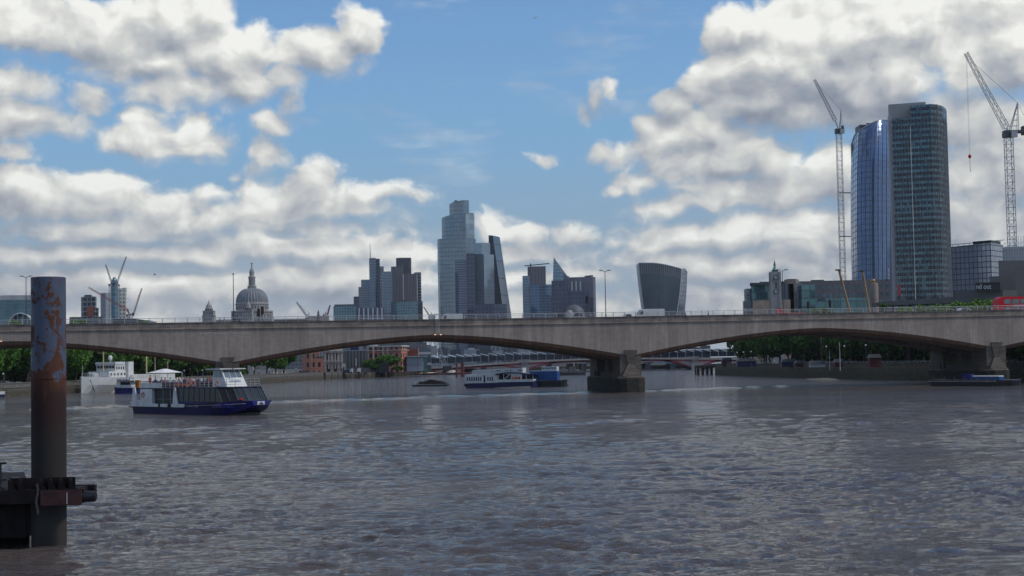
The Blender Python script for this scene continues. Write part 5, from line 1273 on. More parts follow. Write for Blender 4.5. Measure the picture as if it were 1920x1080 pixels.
def lattice(mb, p, q, w0, w1, n, r, br=None, up=None):
    """square lattice boom between p and q"""
    p=Vector(p);q=Vector(q); d=(q-p).normalized(); a=(up or Vector((0,1,0))); a=(a-d*a.dot(d)).normalized(); b=d.cross(a); br=br or r*.6
    def cor(t):
        c=p.lerp(q,t); w_=(w0+(w1-w0)*t)/2; return [c+a*w_*s+b*w_*u for s,u in ((-1,-1),(1,-1),(1,1),(-1,1))]
    C=[cor(i/n) for i in range(n+1)]
    for i in range(n):
        for k in range(4):
            mb.tube(C[i][k],C[i+1][k],r,4); mb.tube(C[i][k],C[i][(k+1)%4],br,3)
            mb.tube(C[i][k],C[i+1][(k+1)%4],br,3) if i%2 else mb.tube(C[i][(k+1)%4],C[i+1][k],br,3)
def luffing_crane(name, label, Y, base, top, piv, tip, apex, tail, mw, jw, m_, r, cab=None, hook=None, z0=GZ, ties=(), jit=None, nm=36):
    b=W(base[0],base[1],Y); t=W(top[0],top[1],Y); b0=Vector((b.x+(b.x-t.x)*0,Y,z0))
    b0.x=t.x; root=thing(name,label,'tower crane',(t.x,Y,z0),0,'tower cranes')
    a=MB(); lattice(a,(t.x,Y,z0),(t.x,Y,t.z),mw,mw,nm,r); a.build('mast',M[m_],root)
    P_=W(piv[0],piv[1],Y); A_=W(apex[0],apex[1],Y); Q_=W(tip[0],tip[1],Y); Q_.y-=0; T_=W(tail[0],tail[1],Y)
    a=MB(); lattice(a,P_,Q_,jw,jw*.6,22,r*.8,None,Vector((0,1,0))); a.tube(P_+Vector((0,-jw*.3,0)),(t.x,Y-jw*.3,t.z),r*1.3,4); a.tube(P_+Vector((0,jw*.3,0)),(t.x,Y+jw*.3,t.z),r*1.3,4); a.build('jib',M[jit or m_],root)
    a=MB()
    for s in (-1,1):
        o_=Vector((0,s*mw*.4,0)); base_a=Vector((t.x+mw*.2,Y,t.z))
        a.tube(base_a+o_,A_+o_*.3,r*1.2,5); a.tube(Vector((T_.x*.45+t.x*.55,Y,t.z))+o_,A_+o_*.3,r*.9,5)
        for k in range(1,5): a.tube((base_a+o_).lerp(A_,k/5),(Vector((T_.x*.45+t.x*.55,Y,t.z))+o_).lerp(A_,k/5),r*.6,4)
    a.build('a_frame',M[m_],root)
    a=MB(); a.tube(A_,Q_.lerp(P_,.08),r*.45,4); a.tube(A_,T_,r*.45,4); a.build('pendant_rope',M['dark'],root)
    a=MB(); x0,x1=sorted((t.x-mw*.7,T_.x)); a.box(x0,Y-mw*.6,t.z-.2*mw,x1,Y+mw*.6,t.z+.15*mw); a.box(t.x-mw*.7,Y-mw*.7,t.z-mw*.8,t.x+mw*.7,Y+mw*.7,t.z-.21*mw); a.build('machine_deck',M['craned'],root)
    cw=abs(T_.x-t.x)*.35; s_=1 if T_.x>t.x else -1
    a=MB(); a.box(T_.x-s_*cw,Y-mw*.55,t.z-mw*.5,T_.x+s_*.1,Y+mw*.55,t.z+mw*.75); a.build('counterweight',M['craned'],root)
    a=MB(); a.box(t.x+s_*mw*.1,Y-mw*1.3,t.z-mw*.95,t.x+s_*mw*.9,Y-mw*.71,t.z-.05*mw); a.build('cab',M['lgrey'],root)
    if hook:
        h_=W(hook[0],hook[1],Y); a=MB(); a.tube((Q_.x,Y,Q_.z),(Q_.x,Y,h_.z),r*.22,4); a.tube((Q_.x+.4,Y,Q_.z),(Q_.x+.4,Y,h_.z),r*.22,4); a.build('hoist_rope',M['dark'],root)
        e_=W(hook[2],hook[3],Y); a=MB(); a.ball((Q_.x+.2,Y,h_.z-.6),.8,.5,1.0,8); a.tube((Q_.x+.2,Y,h_.z-1),(Q_.x+.2,Y,e_.z),.12,5); a.build('hook_block',M['red'],root)
    for ty,tx in ties:
        p=W(tx[0],ty,Y); q=W(tx[1],ty,Y); a=MB(); a.tube(p,q,r*1.2,4); a.tube(p+Vector((0,mw,0)),q+Vector((0,mw,0)),r*1.2,4); a.build('wall_tie',M['dark'],root)
    return root
M['craned'] = mat('dark_crane_machinery', (.06,.06,.065), .6)
def right_side():
    # tall glass pair
    Y=980; r=building('curved_glass_tower','tall violet-blue glass tower with a bulging outline and slanting rounded top',1636,Y,'skyscraper')
    def xl(t): # t 0 bottom..1 top
        pts=[(0,1599),(.25,1597),(.5,1595),(.75,1595.5),(.88,1598),(.93,1601),(1,1606)]
        return float(np.interp(t,[p[0] for p in pts],[p[1] for p in pts]))
    def topy(px): return float(np.interp(px,[1596,1601,1606,1612,1622,1632,1642,1650,1656,1661,1665,1669,1674,1680],[272,254,247,243,237,231,226.5,224.5,224,225,228,234,245,262]))
    m_=MB(); n=22; rows=40
    def pt(u,k):
        pxt=1597+ (1680-1597)*u; yt=topy(pxt); v=k/rows; py=606+(yt-606)*v
        tt=(606-py)/(606-224); px=xl(tt)+(1682-xl(tt))*u; px += (pxt-px)*max(0,(v-.85)/.15)**1.0*.6
        d=-16*math.sin(math.pi*(.05+.95*u))+ (22*max(0,.12-u)/.12)+(10*max(0,(v-.8)/.2)**2); p=W(px,py,Y+d); return Vector((p.x,Y+d,GZ if k==0 else p.z))
    for i in range(n):
        for k in range(rows):
            ps=[pt(i/n,k),pt((i+1)/n,k),pt((i+1)/n,k+1),pt(i/n,k+1)]
            m_.face(ps,0,[(i*3.2*.5,ps[0].z),((i+1)*1.6,ps[1].z),((i+1)*1.6,ps[2].z),(i*1.6,ps[3].z)])
    m_.build('river_face',FA['ob'],r,True)
    ba=MB(); tp=[pt(i/n,rows) for i in range(n+1)]
    for i in range(n):
        a,b=tp[i],tp[i+1]; kb=(Y+38)/Y; ba.face([a,b,Vector((b.x*kb,Y+38,b.z-3)),Vector((a.x*kb,Y+38,a.z-3))]); ba.face([Vector((b.x*kb,Y+38,GZ)),Vector((a.x*kb,Y+38,GZ)),Vector((a.x*kb,Y+38,a.z-3)),Vector((b.x*kb,Y+38,b.z-3))])
    for k in range(rows): 
        a,b=pt(0,k),pt(0,k+1); ba.face([Vector((a.x*kb,Y+38,a.z)),a,b,Vector((b.x*kb,Y+38,b.z-(3 if k==rows-1 else 0)))])
        a,b=pt(1,k),pt(1,k+1); ba.face([a,Vector((a.x*kb,Y+38,a.z)),Vector((b.x*kb,Y+38,b.z-(3 if k==rows-1 else 0))),b])
    ba.build('rear_walls',FA['ob'],r)
    tr=MB()
    for i in range(n): tr.tube(tp[i],tp[i+1],.55,5)
    tr.build('roof_edge',M['lgrey'],r)
    fi=MB()
    for i in range(1,n,2):
        for k in range(0,rows-1): fi.tube(pt(i/n,k)+Vector((0,-.2,0)),pt(i/n,k+1)+Vector((0,-.2,0)),.13,3)
    fi.build('mullions',M['dark'],r)
    a=MB(); 
    p0,p1=W(1594,270,Y+24),W(1598,312,Y+24); a.box(p0.x+.4,Y+20,p1.z,p1.x,Y+24,p0.z); a.build('lift_core',M['concrete'],r)
    a=MB(); p0,p1=W(1609,236,Y+25),W(1621,252,Y+25); a.box(p0.x,Y+20,p1.z,p1.x,Y+34,p0.z); p0,p1=W(1624,231,Y+25),W(1631,245,Y+25); 
    for z_ in (0,2.2,4.4): a.box(p0.x,Y+22,p1.z+z_,p1.x,Y+26,p1.z+z_+.4)
    for x_ in (0,1.1,2.2): a.tube((p0.x+x_,Y+24,p1.z),(p0.x+x_,Y+24,p0.z),.12,4)
    a.build('roof_plant',M['dark'],r)
    Y=880; r=building('ribbed_glass_tower','tallest right-hand tower, green glass behind pale vertical ribs, blank concrete panel on top',1722,Y,'skyscraper')
    pts=[(1670,4),(1671.5,0),(1706,-3.5),(1745,-8),(1757,-6),(1767,0),(1773,10),(1774.5,22)]
    w1=tower(r,'walls',pts,Y,199,FA['sbt'],depth=16,yts=[222,222,222.2,198.5,198.5,198.5,198.8,199]) if False else None
    tower(r,'left_walls',pts[:3],Y,222,FA['sbt'],depth=30); tower(r,'right_walls',[(1705.6,-3.6)]+pts[3:],Y,199,FA['sbt'],depth=16)
    p=W(1665.5,196,Y+8); q=W(1732,193,Y+8); b_=MB(); b_.prism([(p.x,Y+8),(q.x,Y+4),(q.x+4,Y+20),(p.x+4,Y+24)],W(1690,224,Y+8).z-2,p.z,topz=[p.z,q.z,q.z,p.z]); b_.build('blank_panel',M['panelw'],r)
    bl_=MB(); p=W(1665.3,222,Y+1); x0=p.x; bl_.box(x0+.2,Y+1,GZ,x0+1.7,Y+3,p.z+1.5); bl_.build('edge_fin',M['panelw'],r)
    ri=MB()
    fp=poly_px(pts[1:],Y,199); acc=[]
    for (a_,b2) in zip(fp[:-1],fp[1:]):
        L=math.hypot(b2[0]-a_[0],b2[1]-a_[1]); n_=max(1,round(L/1.9))
        for i in range(n_): t_=i/n_; acc.append((a_[0]+(b2[0]-a_[0])*t_,a_[1]+(b2[1]-a_[1])*t_))
    acc.append(fp[-1]); xs=fp[1][0]; zt1=W(1690,222,Y).z; zt2=W(1740,198.5,Y).z
    for k,(x,y) in enumerate(acc):
        wide=k%3==0; ri.box(x-.06,y-.20,GZ+14,x+.06,y-.02,(zt1 if x<xs-.5 else zt2-(0 if wide else 7)))
    ri.build('ribs',M['rib'],r)
    p=W(1673,504,Y-14); a=MB(); 
    for k in range(6): z_=W(1673,504+k*8,Y).z; a.box(p.x-.3,Y-6,z_-2.1,p.x+.3,Y-5,z_)
    a.build('lit_strip',M['framew'],r)
    r=building('red_hoist','dark red construction hoist at the foot of the ribbed tower',1686,840,'hoist'); tower(r,'cage',[(1683,0),(1689,0)],840,533,M['craner'],depth=3,z0=W(1686,556,840).z); tower(r,'mast',[(1685,.5),(1687,.5)],840,556,M['dark'],depth=2)
    # other right side buildings
    r=building('grid_office','pale office block with a dark square window grid, right of the ribbed tower',1832,1000)
    tower(r,'walls',[(1783,6),(1858,-14),(1881,4)],1000,456,FA['grid'],depth=30,yts=[463,455,459])
    tower(r,'roof_storey',[(1824,2),(1858,-8),(1876,4)],1000,452,M['glass'],depth=20,z0=W(1840,466,1000).z-1)
    fr=MB()
    for k in range(9): p=W(1786+k*10.5,458-k*.9,1006); fr.tube(p,(p.x,p.y,p.z-4.2),.2,4)
    fr.tube(W(1784,459,1006),W(1882,450,1006),.3,4); fr.tube(W(1784,459,1014),W(1882,450,1014),.3,4); fr.build('roof_frame',M['grey'],r)
    r=building('concrete_theatre','large grey concrete theatre with stacked horizontal terraces behind the bus',1880,430,'theatre')
    tower(r,'fly_tower',[(1872,0),(1960,0)],470,488,FA['ntconc'],depth=30); tower(r,'upper_terrace',[(1855,0),(1990,0)],440,517,FA['ntconc'],depth=30); tower(r,'lower_terrace',[(1788,0),(1880,-4),(1990,0)],425,545,FA['ntconc'],depth=16)
    tower(r,'stair_tower',[(1902,-8),(1990,-8)],430,502,FA['ntconc'],depth=14)
    a=MB(); p,q=W(1650,566,440),W(1795,556,440); p2,q2=W(1650,573,440),W(1795,568,440)
    a.rings([[(p2.x,440,p2.z),(p2.x,450,p2.z),(p.x,450,p.z),(p.x,440,p.z)],[(q2.x,440,q2.z),(q2.x,450,q2.z),(q.x,450,q.z),(q.x,440,q.z)]]); a.build('terrace_parapet',M['dconcrete'],r)
    a=MB()
    for k in range(9): p=W(1660+k*16,571-k*.6,445); a.tube((p.x,446,GZ),(p.x,446,p.z),.35,6)
    a.build('terrace_columns',M['dconcrete'],r)
    p,q=W(1828,531,421),W(1874,527,421); p2=W(1828,547,421); s_=thing('letter_screen','black sign panel with pale lettering on the concrete theatre','sign',(p.x,421,p2.z)); 
    a=MB(); a.box(p.x,420.5,p2.z,q.x,421.0,p.z+.15); a.build('panel',M['black'],s_)
    text_mesh('nd out', Matrix.Translation((p.x+.12,420.45,p2.z+.75)), 2.0, M['signw'],'lettering',s_,.02,sx=.8)
    # scaffolded building at the right edge
    r=building('scaffold_block','hazy grey scaffolded block at the right edge behind the crane',1905,640); tower(r,'walls',[(1880,4),(1888,0),(1990,0)],640,462,FA['pale'],depth=20)
    a=MB(); 
    for k in range(11):
        p=W(1884+k*5,442 if k>2 else 455,636); a.tube((p.x,636,GZ),(p.x,636,p.z),.09,4)
    for k in range(12):
        z_=W(1890,456+k*8,636).z; a.tube((W(1884,500,636).x,636,z_),(W(1935,500,636).x,636,z_),.08,4)
    a.build('scaffolding',M['lgrey'],r)
    # tan cylinder and ball, leaning beams
    c=at(1640,490); r=thing('tan_cylinder','tan round stair tower topped by a golden ball in front of the glass towers','tower',c); k=490/F
    MB().lathe([(8.2*k,GZ),(8.2*k,W(1640,533,490).z),(7.5*k,W(1640,531,490).z),(4*k,W(1640,530,490).z)],(c[0],490,0),24).build('shaft',M['tanc'],r,True)
    MB().ball((c[0]-.1,490,W(1640,527,490).z),4.3*k,4.3*k,4.3*k,14).build('ball',M['gold'],r,True)
    for a_,b_,lb in (((1573,506),(1604,600),'left of two leaning tan timber beams rising behind the bridge railing'),((1617,508),(1637,600),'right of two leaning tan timber beams, next to the tan cylinder')):
        p=W(a_[0],a_[1],480); q=W(b_[0],b_[1],480); r=thing('leaning_beam',lb,'beam',(q.x,480,GS),0,'leaning timber beams')
        MB().tube((q.x+(q.x-p.x)*.42,480,GS),p,.52,6,r2=.38).build('beam',M['tan'],r); MB().box(p.x-1.1,479.5,p.z-.25,p.x+.5,480.5,p.z+.18).build('cap',M['dark'],r)
    # riverside terrace building with clock tower
    Y=640; r=building('terraced_building','long stepped riverside building with green glass bays behind the clock tower',1520,Y)
    tower(r,'end_bay',[(1395,10),(1400,0),(1412,0)],Y,541,FA['sea'],depth=20); tower(r,'glazed_bay',[(1408,-2),(1445,-2)],Y,533,FA['tealoff'],depth=20); tower(r,'roof_terrace',[(1406,-5),(1445,-5)],Y,531,M['slate'],depth=26,z0=W(1425,535,Y).z)
    tower(r,'balconies',[(1392.5,-4),(1412,-4)],Y,565,FA['lime'],depth=4); tower(r,'stucco_wall',[(1411,-6),(1444,-6)],Y,564,M['stucco'],depth=4)
    tower(r,'rear_storey',[(1424,8),(1480,8)],Y,526,M['dconcrete'],depth=20); tower(r,'drum',[(1470,4),(1478,-3),(1492,-3),(1498,4)],Y,523.5,M['tanc'],depth=14)
    tower(r,'ribbed_bay',[(1466,-3),(1488,-3)],Y,533,FA['ribgrey'],depth=18); tower(r,'glass_stair',[(1502,-6),(1528,-6)],Y,535,FA['tealoff'],depth=14); tower(r,'link_bay',[(1487,-2),(1503,-2)],Y,531,FA['heron'],depth=16)
    tower(r,'lower_bay',[(1458,-8),(1482,-8)],Y,563,M['stucco'],depth=5)
    r=building('brown_office_block','long brown brick office range with square windows in front of the glass towers',1580,680)
    tower(r,'walls',[(1496,0),(1670,0)],680,526,FA['brownoff'],depth=40,yts=[527.5,523.5]); tower(r,'glazed_base',[(1518,-8),(1634,-8)],680,560,FA['tealoff'],depth=7)
    tower(r,'roof_plant',[(1520,6),(1545,6)],680,523.5,M['slate'],depth=20)
    c=W(1455,560,620); r=thing('clock_tower','square stone clock tower with two round faces and a green copper spire','clock tower',(c.x,620,GZ)); k=620/F; x=c.x-.2; zq=lambda py:W(1453,py,620).z
    a=MB(); hw=9.2*k; a.box(x-hw,620-hw,GZ,x+hw,620+hw,zq(509.5)); 
    for s in (-1,1):
        for s2 in (-1,1): a.box(x+s*hw*.82-.5,620+s2*hw-.25 if s2<0 else 620+hw-.4,GZ,x+s*hw*.82+.5,620+s2*hw+.3,zq(511))
    a.box(x-hw*1.06,620-hw*1.06,zq(528),x+hw*1.06,620+hw*1.06,zq(527)); a.build('shaft',M['stone'],r)
    a=MB(); a.box(x-hw*.56,620-hw*.56,zq(509.5),x+hw*.56,620+hw*.56,zq(506.5)); a.build('plinth',M['dark'],r)
    a=MB(); a.lathe([(5.0*k,zq(506.5)),(3.4*k,zq(503.5)),(2.2*k,zq(501)),(1.6*k,zq(498.5)),(2.6*k,zq(497)),(2.2*k,zq(495)),(1.0*k,zq(491)),(.2*k,zq(487))],(x,620,0),8); a.build('spire',M['copper'],r)
    for py in (520,546.5):
        a=MB(); a.tube((x,620-hw-.05,zq(py)),(x,620-hw-.35,zq(py)),3.9*k,20); f_=a.build('clock_face',M['framew'],r)
        a=MB(); T_=Matrix.Translation((x,620-hw-.38,zq(py)));
        for i in range(20):
            t0,t1=2*math.pi*i/20,2*math.pi*(i+1)/20; a.tube(T_@Vector((4.1*k*math.cos(t0),0,4.1*k*math.sin(t0))),T_@Vector((4.1*k*math.cos(t1),0,4.1*k*math.sin(t1))),.14,4)
        a.box(x-.08,620-hw-.46,zq(py),x+.08,620-hw-.40,zq(py)+.6); a.box(x,620-hw-.46,zq(py)-.07,x+.45,620-hw-.40,zq(py)+.07); a.build('clock_rim',M['dark'],f_)
    a=MB(); 
    for i in range(3): a.box(x-.35,620-hw-.06,zq(531+i*3.6)-.5,x+.35,620-hw+.02,zq(531+i*3.6)+.1)
    a.build('window',M['dark'],r)
    # cranes
    luffing_crane('tower_crane','large pale crane at the right edge with a red hook block on a long rope',700,(1894,600),(1890.5,247),(1887,240),(1811,99),(1908,193),(1930,236),3.3,2.6,'cranew',.17,hook=(1815,291,1816,322))
    luffing_crane('tower_crane','slender pale luffing crane tied to the curved glass tower',960,(1580,600),(1572.5,243),(1566,226),(1527,149),(1577,206),(1581,240),3.2,2.0,'cranew',.17,ties=((361,(1574,1597)),(443,(1575,1597))),nm=52)
M['panelw'] = mat('pale_concrete_panel', (.36,.345,.325), .7, var=.06, scale=.1)
M['rib'] = mat('pale_ribs', (.26,.24,.245), .5)
M['signw'] = mat('sign_lettering_white', (.55,.55,.58), .5)
M['tanc'] = mat('tan_concrete', (.24,.19,.155), .8)
M['stucco'] = mat('buff_stucco', (.36,.28,.22), .85)
right_side()

def left_side():
    r=building('vaulted_office','curved green-grey glass office at the left edge with a barrel-vaulted roof',30,900)
    Y=900; 
    m_=MB(); n=12; 
    for i in range(n):
        def q(k): 
            px=-50+120*k/n; yy=553+ (10*((12-px)/62)**2 if px<12 else 0); p=W(px,yy,Y); return p.x,p.z
        (x0,z0_),(x1,z1_)=q(i),q(i+1); m_.face([(x0,Y,GZ),(x1,Y,GZ),(x1,Y,z1_-3),(x0,Y,z0_-3)],0,[(x0,0),(x1,0),(x1,z1_),(x0,z0_)]); m_.face([(x0,Y,z0_-3),(x1,Y,z1_-3),(x1,Y+4,z1_),(x0,Y+4,z0_)],1,[(x0,0),(x1,0),(x1,4),(x0,4)]); m_.face([(x0,Y+4,z0_),(x1,Y+4,z1_),(x1,Y+40,z1_),(x0,Y+40,z0_)],1)
    x1=q(n)[0]; m_.face([(x1,Y,GZ),(x1,Y+40,GZ),(x1,Y+40,q(n)[1]),(x1,Y,q(n)[1]-3)],0,[(0,0),(40,0),(40,30),(0,30)]); m_.build('walls',[FA['teal'],M['lead']],r)
    a=MB(); p=W(38,607,Y-6); R_=(60-17)/2/F*Y
    for i in range(14):
        t0,t1=math.pi*i/14,math.pi*(i+1)/14
        P0=Vector((p.x-R_*math.cos(t0),Y-6,p.z-1+R_*math.sin(t0)*1.05)); P1=Vector((p.x-R_*math.cos(t1),Y-6,p.z-1+R_*math.sin(t1)*1.05))
        a.tube(P0,P1,.45,5); a.face([P0,P1,P1+Vector((0,8,0)),P0+Vector((0,8,0))]); 
        if i%2==0: a.tube((P0.x,Y-6,GZ+10),P0,.2,4)
    a.build('arched_porch',M['lgrey'],r)
    r=building('unfinished_tower','round-cornered tower under construction with open floors and a brick-red lower part',168,1400,'building')
    tower(r,'floors',[(152,8),(156,0),(178,-2),(181,8)],1400,556,FA['constr'],depth=26); tower(r,'lift_shaft',[(162,-4),(176,-4)],1400,575,M['brick'],depth=5); tower(r,'lower_floors',[(176,2),(185,2)],1400,577,FA['constr'],depth=14); tower(r,'cap',[(158,4),(172,4)],1400,552.5,M['dark'],depth=6)
    r=building('grey_slab_tower','plain grey slab tower between the unfinished tower and the round glass core',200,1500); tower(r,'walls',[(188.5,6),(198,0),(207,4)],1500,549,FA['pale'],depth=20)
    r=building('round_tower','slim round glass tower with a domed cap, between two slanting crane jibs',214,1460,'tower')
    c=W(214.5,560,1460); k=1460/F; z=lambda py:W(214.5,py,1460).z
    MB().lathe([(6.8*k,GZ),(6.8*k,z(534)),(6.2*k,z(533)),(5.6*k,z(530)),(3.4*k,z(524)),(1.4*k,z(520.5)),(.2*k,z(520))],(c.x,1460,0),20,uvw=2.2).build('walls',FA['teal'],r,True)
    MB().lathe([(7.1*k,z(553.5)),(7.1*k,z(552.5))],(c.x,1460,0),20).build('band',M['dark'],r)
    r=building('sunlit_tower','cream tower with a bright gridded facade, right of the round glass tower',230,1540); tower(r,'walls',[(221,0),(236,0),(238,8)],1540,540.5,FA['whiteg'],depth=16); tower(r,'roof_sign',[(230,2),(237,2)],1540,539.5,M['dark'],depth=4,z0=W(232,541,1540).z)
    r=building('mound_roof','low dark curved roof just above the bridge railing below the red crane',245,1000)
    m_=MB(); rr=[]
    for i in range(13):
        t_=i/12; px=208+ (282-208)*t_; p=W(px,597.5+ (0 if t_<.55 else 8*((t_-.55)/.45)**2),1000); rr.append([(p.x,1000,GZ),(p.x,1030,GZ),(p.x,1030,p.z),(p.x,1000,p.z)])
    m_.rings(rr); m_.build('roof',M['slate'],r)
    r=building('low_terrace','long low grey roofline left of the unfinished tower',165,1050); tower(r,'walls',[(130,0),(192,0)],1050,594,FA['lowgrey'],depth=30)
    # cranes of the left group
    Y=1420
    luffing_crane('tower_crane','red luffing crane with a long jib reaching up to the left',1380,(240,640),(240.5,590),(241,583),(165.5,538.5),(237,577),(251,584),2.2,1.9,'craner',.17,nm=8)
    luffing_crane('tower_crane','thin crane jib leaning left above the round glass tower',1440,(207,640),(206.5,533),(209.5,530),(198,496),(213,519),(215,531),2.0,1.3,'grey',.15,nm=24)
    luffing_crane('tower_crane','thin crane jib leaning right above the round glass tower',1450,(221,640),(221.5,533),(219.5,530),(237,481),(216,519),(214,531),2.0,1.4,'grey',.16,nm=24)
    luffing_crane('tower_crane','small crane with a dark tip leaning right, right of the red crane',1500,(248,640),(248,598),(249.5,592),(266,540),(243,588),(240,596),2.0,1.4,'grey',.17,nm=8,jit='redgrey')
    luffing_crane('tower_crane','lone white crane jib leaning left, right of the cathedral',1800,(576,640),(575.5,596),(575,592),(556,566),(579,586),(584,594),3,2.6,'white',.35,nm=6)
    luffing_crane('tower_crane','faint pink crane jib left of the low teal office block',2100,(613,640),(613,592),(614,590),(619,572),(610,585),(606,592),3,2.2,'pinks',.35,nm=6)
    luffing_crane('tower_crane','small thin crane left of the tallest skyscraper',2100,(807,640),(806,594),(805,592),(794,575),(809,586),(812,592),3,1.6,'grey',.3,nm=6)
    r=building('buff_block','low buff building right of the cathedral behind the railing',597,1500); tower(r,'walls',[(577,0),(617,0)],1500,592,M['stucco'],depth=30); tower(r,'side_wing',[(513,0),(577,0)],1500,598,FA['lowgrey'],depth=30)
    c=at(597,1300); r=thing('roof_lantern','small dark obelisk-like turret above the low buff building','turret',c); z=lambda py:W(597,py,1300).z; k=1300/F
    MB().lathe([(2.6*k,GZ),(2.6*k,z(592)),(3*k,z(591)),(1.8*k,z(589)),(1.8*k,z(585.5)),(.9*k,z(583.5)),(.2*k,z(581))],(c[0],1300,0),8).build('turret',M['slate'],r)
    c=at(412,1200); 
M['redgrey'] = mat('faded_red_steel', (.16,.05,.06), .6); M['pinks'] = mat('pink_steel', (.40,.16,.20), .6)
left_side()
#@@STAGE5
# ------------------------------------------------------------------ trees
def leaf_mat(name, a, b):
    m, t, p = newmat(name)
    oc = t.node('ShaderNodeTexCoord').outputs['Object']; oi = t.node('ShaderNodeObjectInfo').outputs['Random']
    at_ = t.node('ShaderNodeAttribute', attribute_name='leafv').outputs['Fac']
    n = t.noise(oc, .35, 3, .6)
    f = t.math('ADD', t.math('MULTIPLY', at_, .55), t.math('ADD', t.math('MULTIPLY', n, .4), t.math('MULTIPLY', oi, .25)))
    t.l.new(t.mix(t.mapr(f, .2, .95), a+(1,), b+(1,)), p.inputs['Base Color'])
    p.inputs['Roughness'].default_value = .55; p.inputs['Specular IOR Level'].default_value = .3
    tr = t.node('ShaderNodeBsdfTranslucent'); t.l.new(t.mix(t.mapr(f,.2,.95), tuple(x*1.2 for x in a)+(1,), (b[0]*1.3,b[1]*1.4,b[2]*.8,1)), tr.inputs['Color'])
    mx = t.node('ShaderNodeMixShader'); mx.inputs[0].default_value=.25
    t.l.new(p.outputs[0], mx.inputs[1]); t.l.new(tr.outputs[0], mx.inputs[2]); t.l.new(mx.outputs[0], t.n['Material Output'].inputs[0])
    return m
M['leaf'] = leaf_mat('plane_tree_leaves', (.032,.082,.014), (.12,.25,.032))
M['leafd'] = leaf_mat('shaded_plane_leaves', (.024,.060,.012), (.085,.18,.028))  # darker copy of the plane leaves, backlit shade put into the colour
M['leafb'] = leaf_mat('bright_leaves', (.05,.11,.015), (.15,.27,.03))
M['bark'] = mat('bark', (.045,.038,.03), .9, var=.35, scale=2)
def crown_mesh(seed, rx, rz, n, leaf, m_):
    rs=np.random.RandomState(seed)
    nb=16; C=rs.normal(0,1,(nb,3)); C/=np.linalg.norm(C,axis=1)[:,None]; C*=rs.uniform(.35,.72,(nb,1)); C[:,2]=C[:,2]*.9+.05
    Rb=rs.uniform(.28,.46,nb)
    i=rs.randint(0,nb,n); d=rs.normal(0,1,(n,3)); d/=np.linalg.norm(d,axis=1)[:,None]
    p=C[i]+d*(Rb[i]*rs.uniform(.55,1.05,n)**.6)[:,None]
    p*=np.array([rx,rx,rz]); 
    a=rs.normal(0,1,(n,3)); a+=d*1.2; a/=np.linalg.norm(a,axis=1)[:,None]
    b=np.cross(a,rs.normal(0,1,(n,3))); b/=np.linalg.norm(b,axis=1)[:,None]; c=np.cross(a,b)
    s=(leaf*rs.uniform(.6,1.4,n))[:,None]
    v=np.stack([p-b*s-c*s*.6,p+b*s*.2-c*s,p+b*s+c*s*.5,p-b*s*.3+c*s],1).reshape(-1,3)
    me=bpy.data.meshes.new('crown'); me.vertices.add(n*4); me.vertices.foreach_set('co',v.ravel())
    me.loops.add(n*4); me.loops.foreach_set('vertex_index',np.arange(n*4,dtype=np.int32)); me.polygons.add(n); me.polygons.foreach_set('loop_start',np.arange(0,n*4,4,dtype=np.int32))
    at_=me.attributes.new('leafv','FLOAT','FACE'); at_.data.foreach_set('value',rs.uniform(0,1,n))
    me.update(calc_edges=True); me.materials.append(m_); return me
def trunk_mesh(seed, h, r):
    rs=random.Random(seed); mb=MB(); pts=[Vector((0,0,0))]
    for k in range(1,5): pts.append(Vector((rs.uniform(-.25,.25)*k*.5,rs.uniform(-.25,.25)*k*.5,h*k/4)))
    for k in range(4): mb.tube(pts[k],pts[k+1],r*(1-.16*k),8,r2=r*(1-.16*(k+1)))
    for k in range(7):
        a=rs.uniform(0,6.28); s=pts[2].lerp(pts[4],rs.random()); e=s+Vector((math.cos(a)*h*.55,math.sin(a)*h*.55,h*rs.uniform(.35,.8))); mb.tube(s,e,r*.38,6,r2=r*.12)
    me=bpy.data.meshes.new('trunk'); me.from_pydata([tuple(p) for p in mb.v],[],mb.f); me.materials.append(M['bark']); return me
CR=[crown_mesh(40+k,1,1,3400,.062,M['leaf']) for k in range(5)]; CRD=[crown_mesh(50+k,1,1,3400,.062,M['leafd']) for k in range(4)]; CRB=[crown_mesh(60+k,1,1,2000,.07,M['leafb']) for k in range(2)]; TR=[trunk_mesh(k,5.0,.36) for k in range(3)]
rst=random.Random(11)
def tree(x,y,z,label,group,rx=5.2,rz=5.0,zc=8.5,bright=False,cat='tree',name='plane_tree'):
    r=thing(name,label,cat,(x,y,z),rst.uniform(0,6.28),group)
    if name!='bush':
        t=bpy.data.objects.new('trunk',TR[rst.randrange(3)]); COL.objects.link(t); t.parent=r; t.scale=(1,1,zc/8.5)
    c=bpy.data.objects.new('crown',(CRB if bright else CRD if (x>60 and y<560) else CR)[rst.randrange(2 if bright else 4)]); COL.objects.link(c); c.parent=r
    c.location=(0,0,zc); c.scale=(rx*rst.uniform(.9,1.12),rx*rst.uniform(.9,1.12),rz*rst.uniform(.92,1.1)); c.rotation_euler=(0,0,rst.uniform(0,6.28))
    return r
def along(pts, step):
    out=[]; acc=0
    for a,b in zip(pts[:-1],pts[1:]):
        L=math.hypot(b[0]-a[0],b[1]-a[1]); d=((b[0]-a[0])/L,(b[1]-a[1])/L)
        while acc<L: out.append((a[0]+d[0]*acc,a[1]+d[1]*acc,d)); acc+=step
        acc-=L
    return out
NB=[(-127,350),(-124,368),(-80,622)]
for i,(x,y,d) in enumerate(along(NB,10.5)):
    if y>603: continue
    tree(x-9+rst.uniform(-.8,.8),y+rst.uniform(-1.5,1.5),GZ,'dark green plane tree in the front row along the left embankment','plane trees along the left embankment',6.0,6.4,8.0+rst.uniform(-.4,.8))
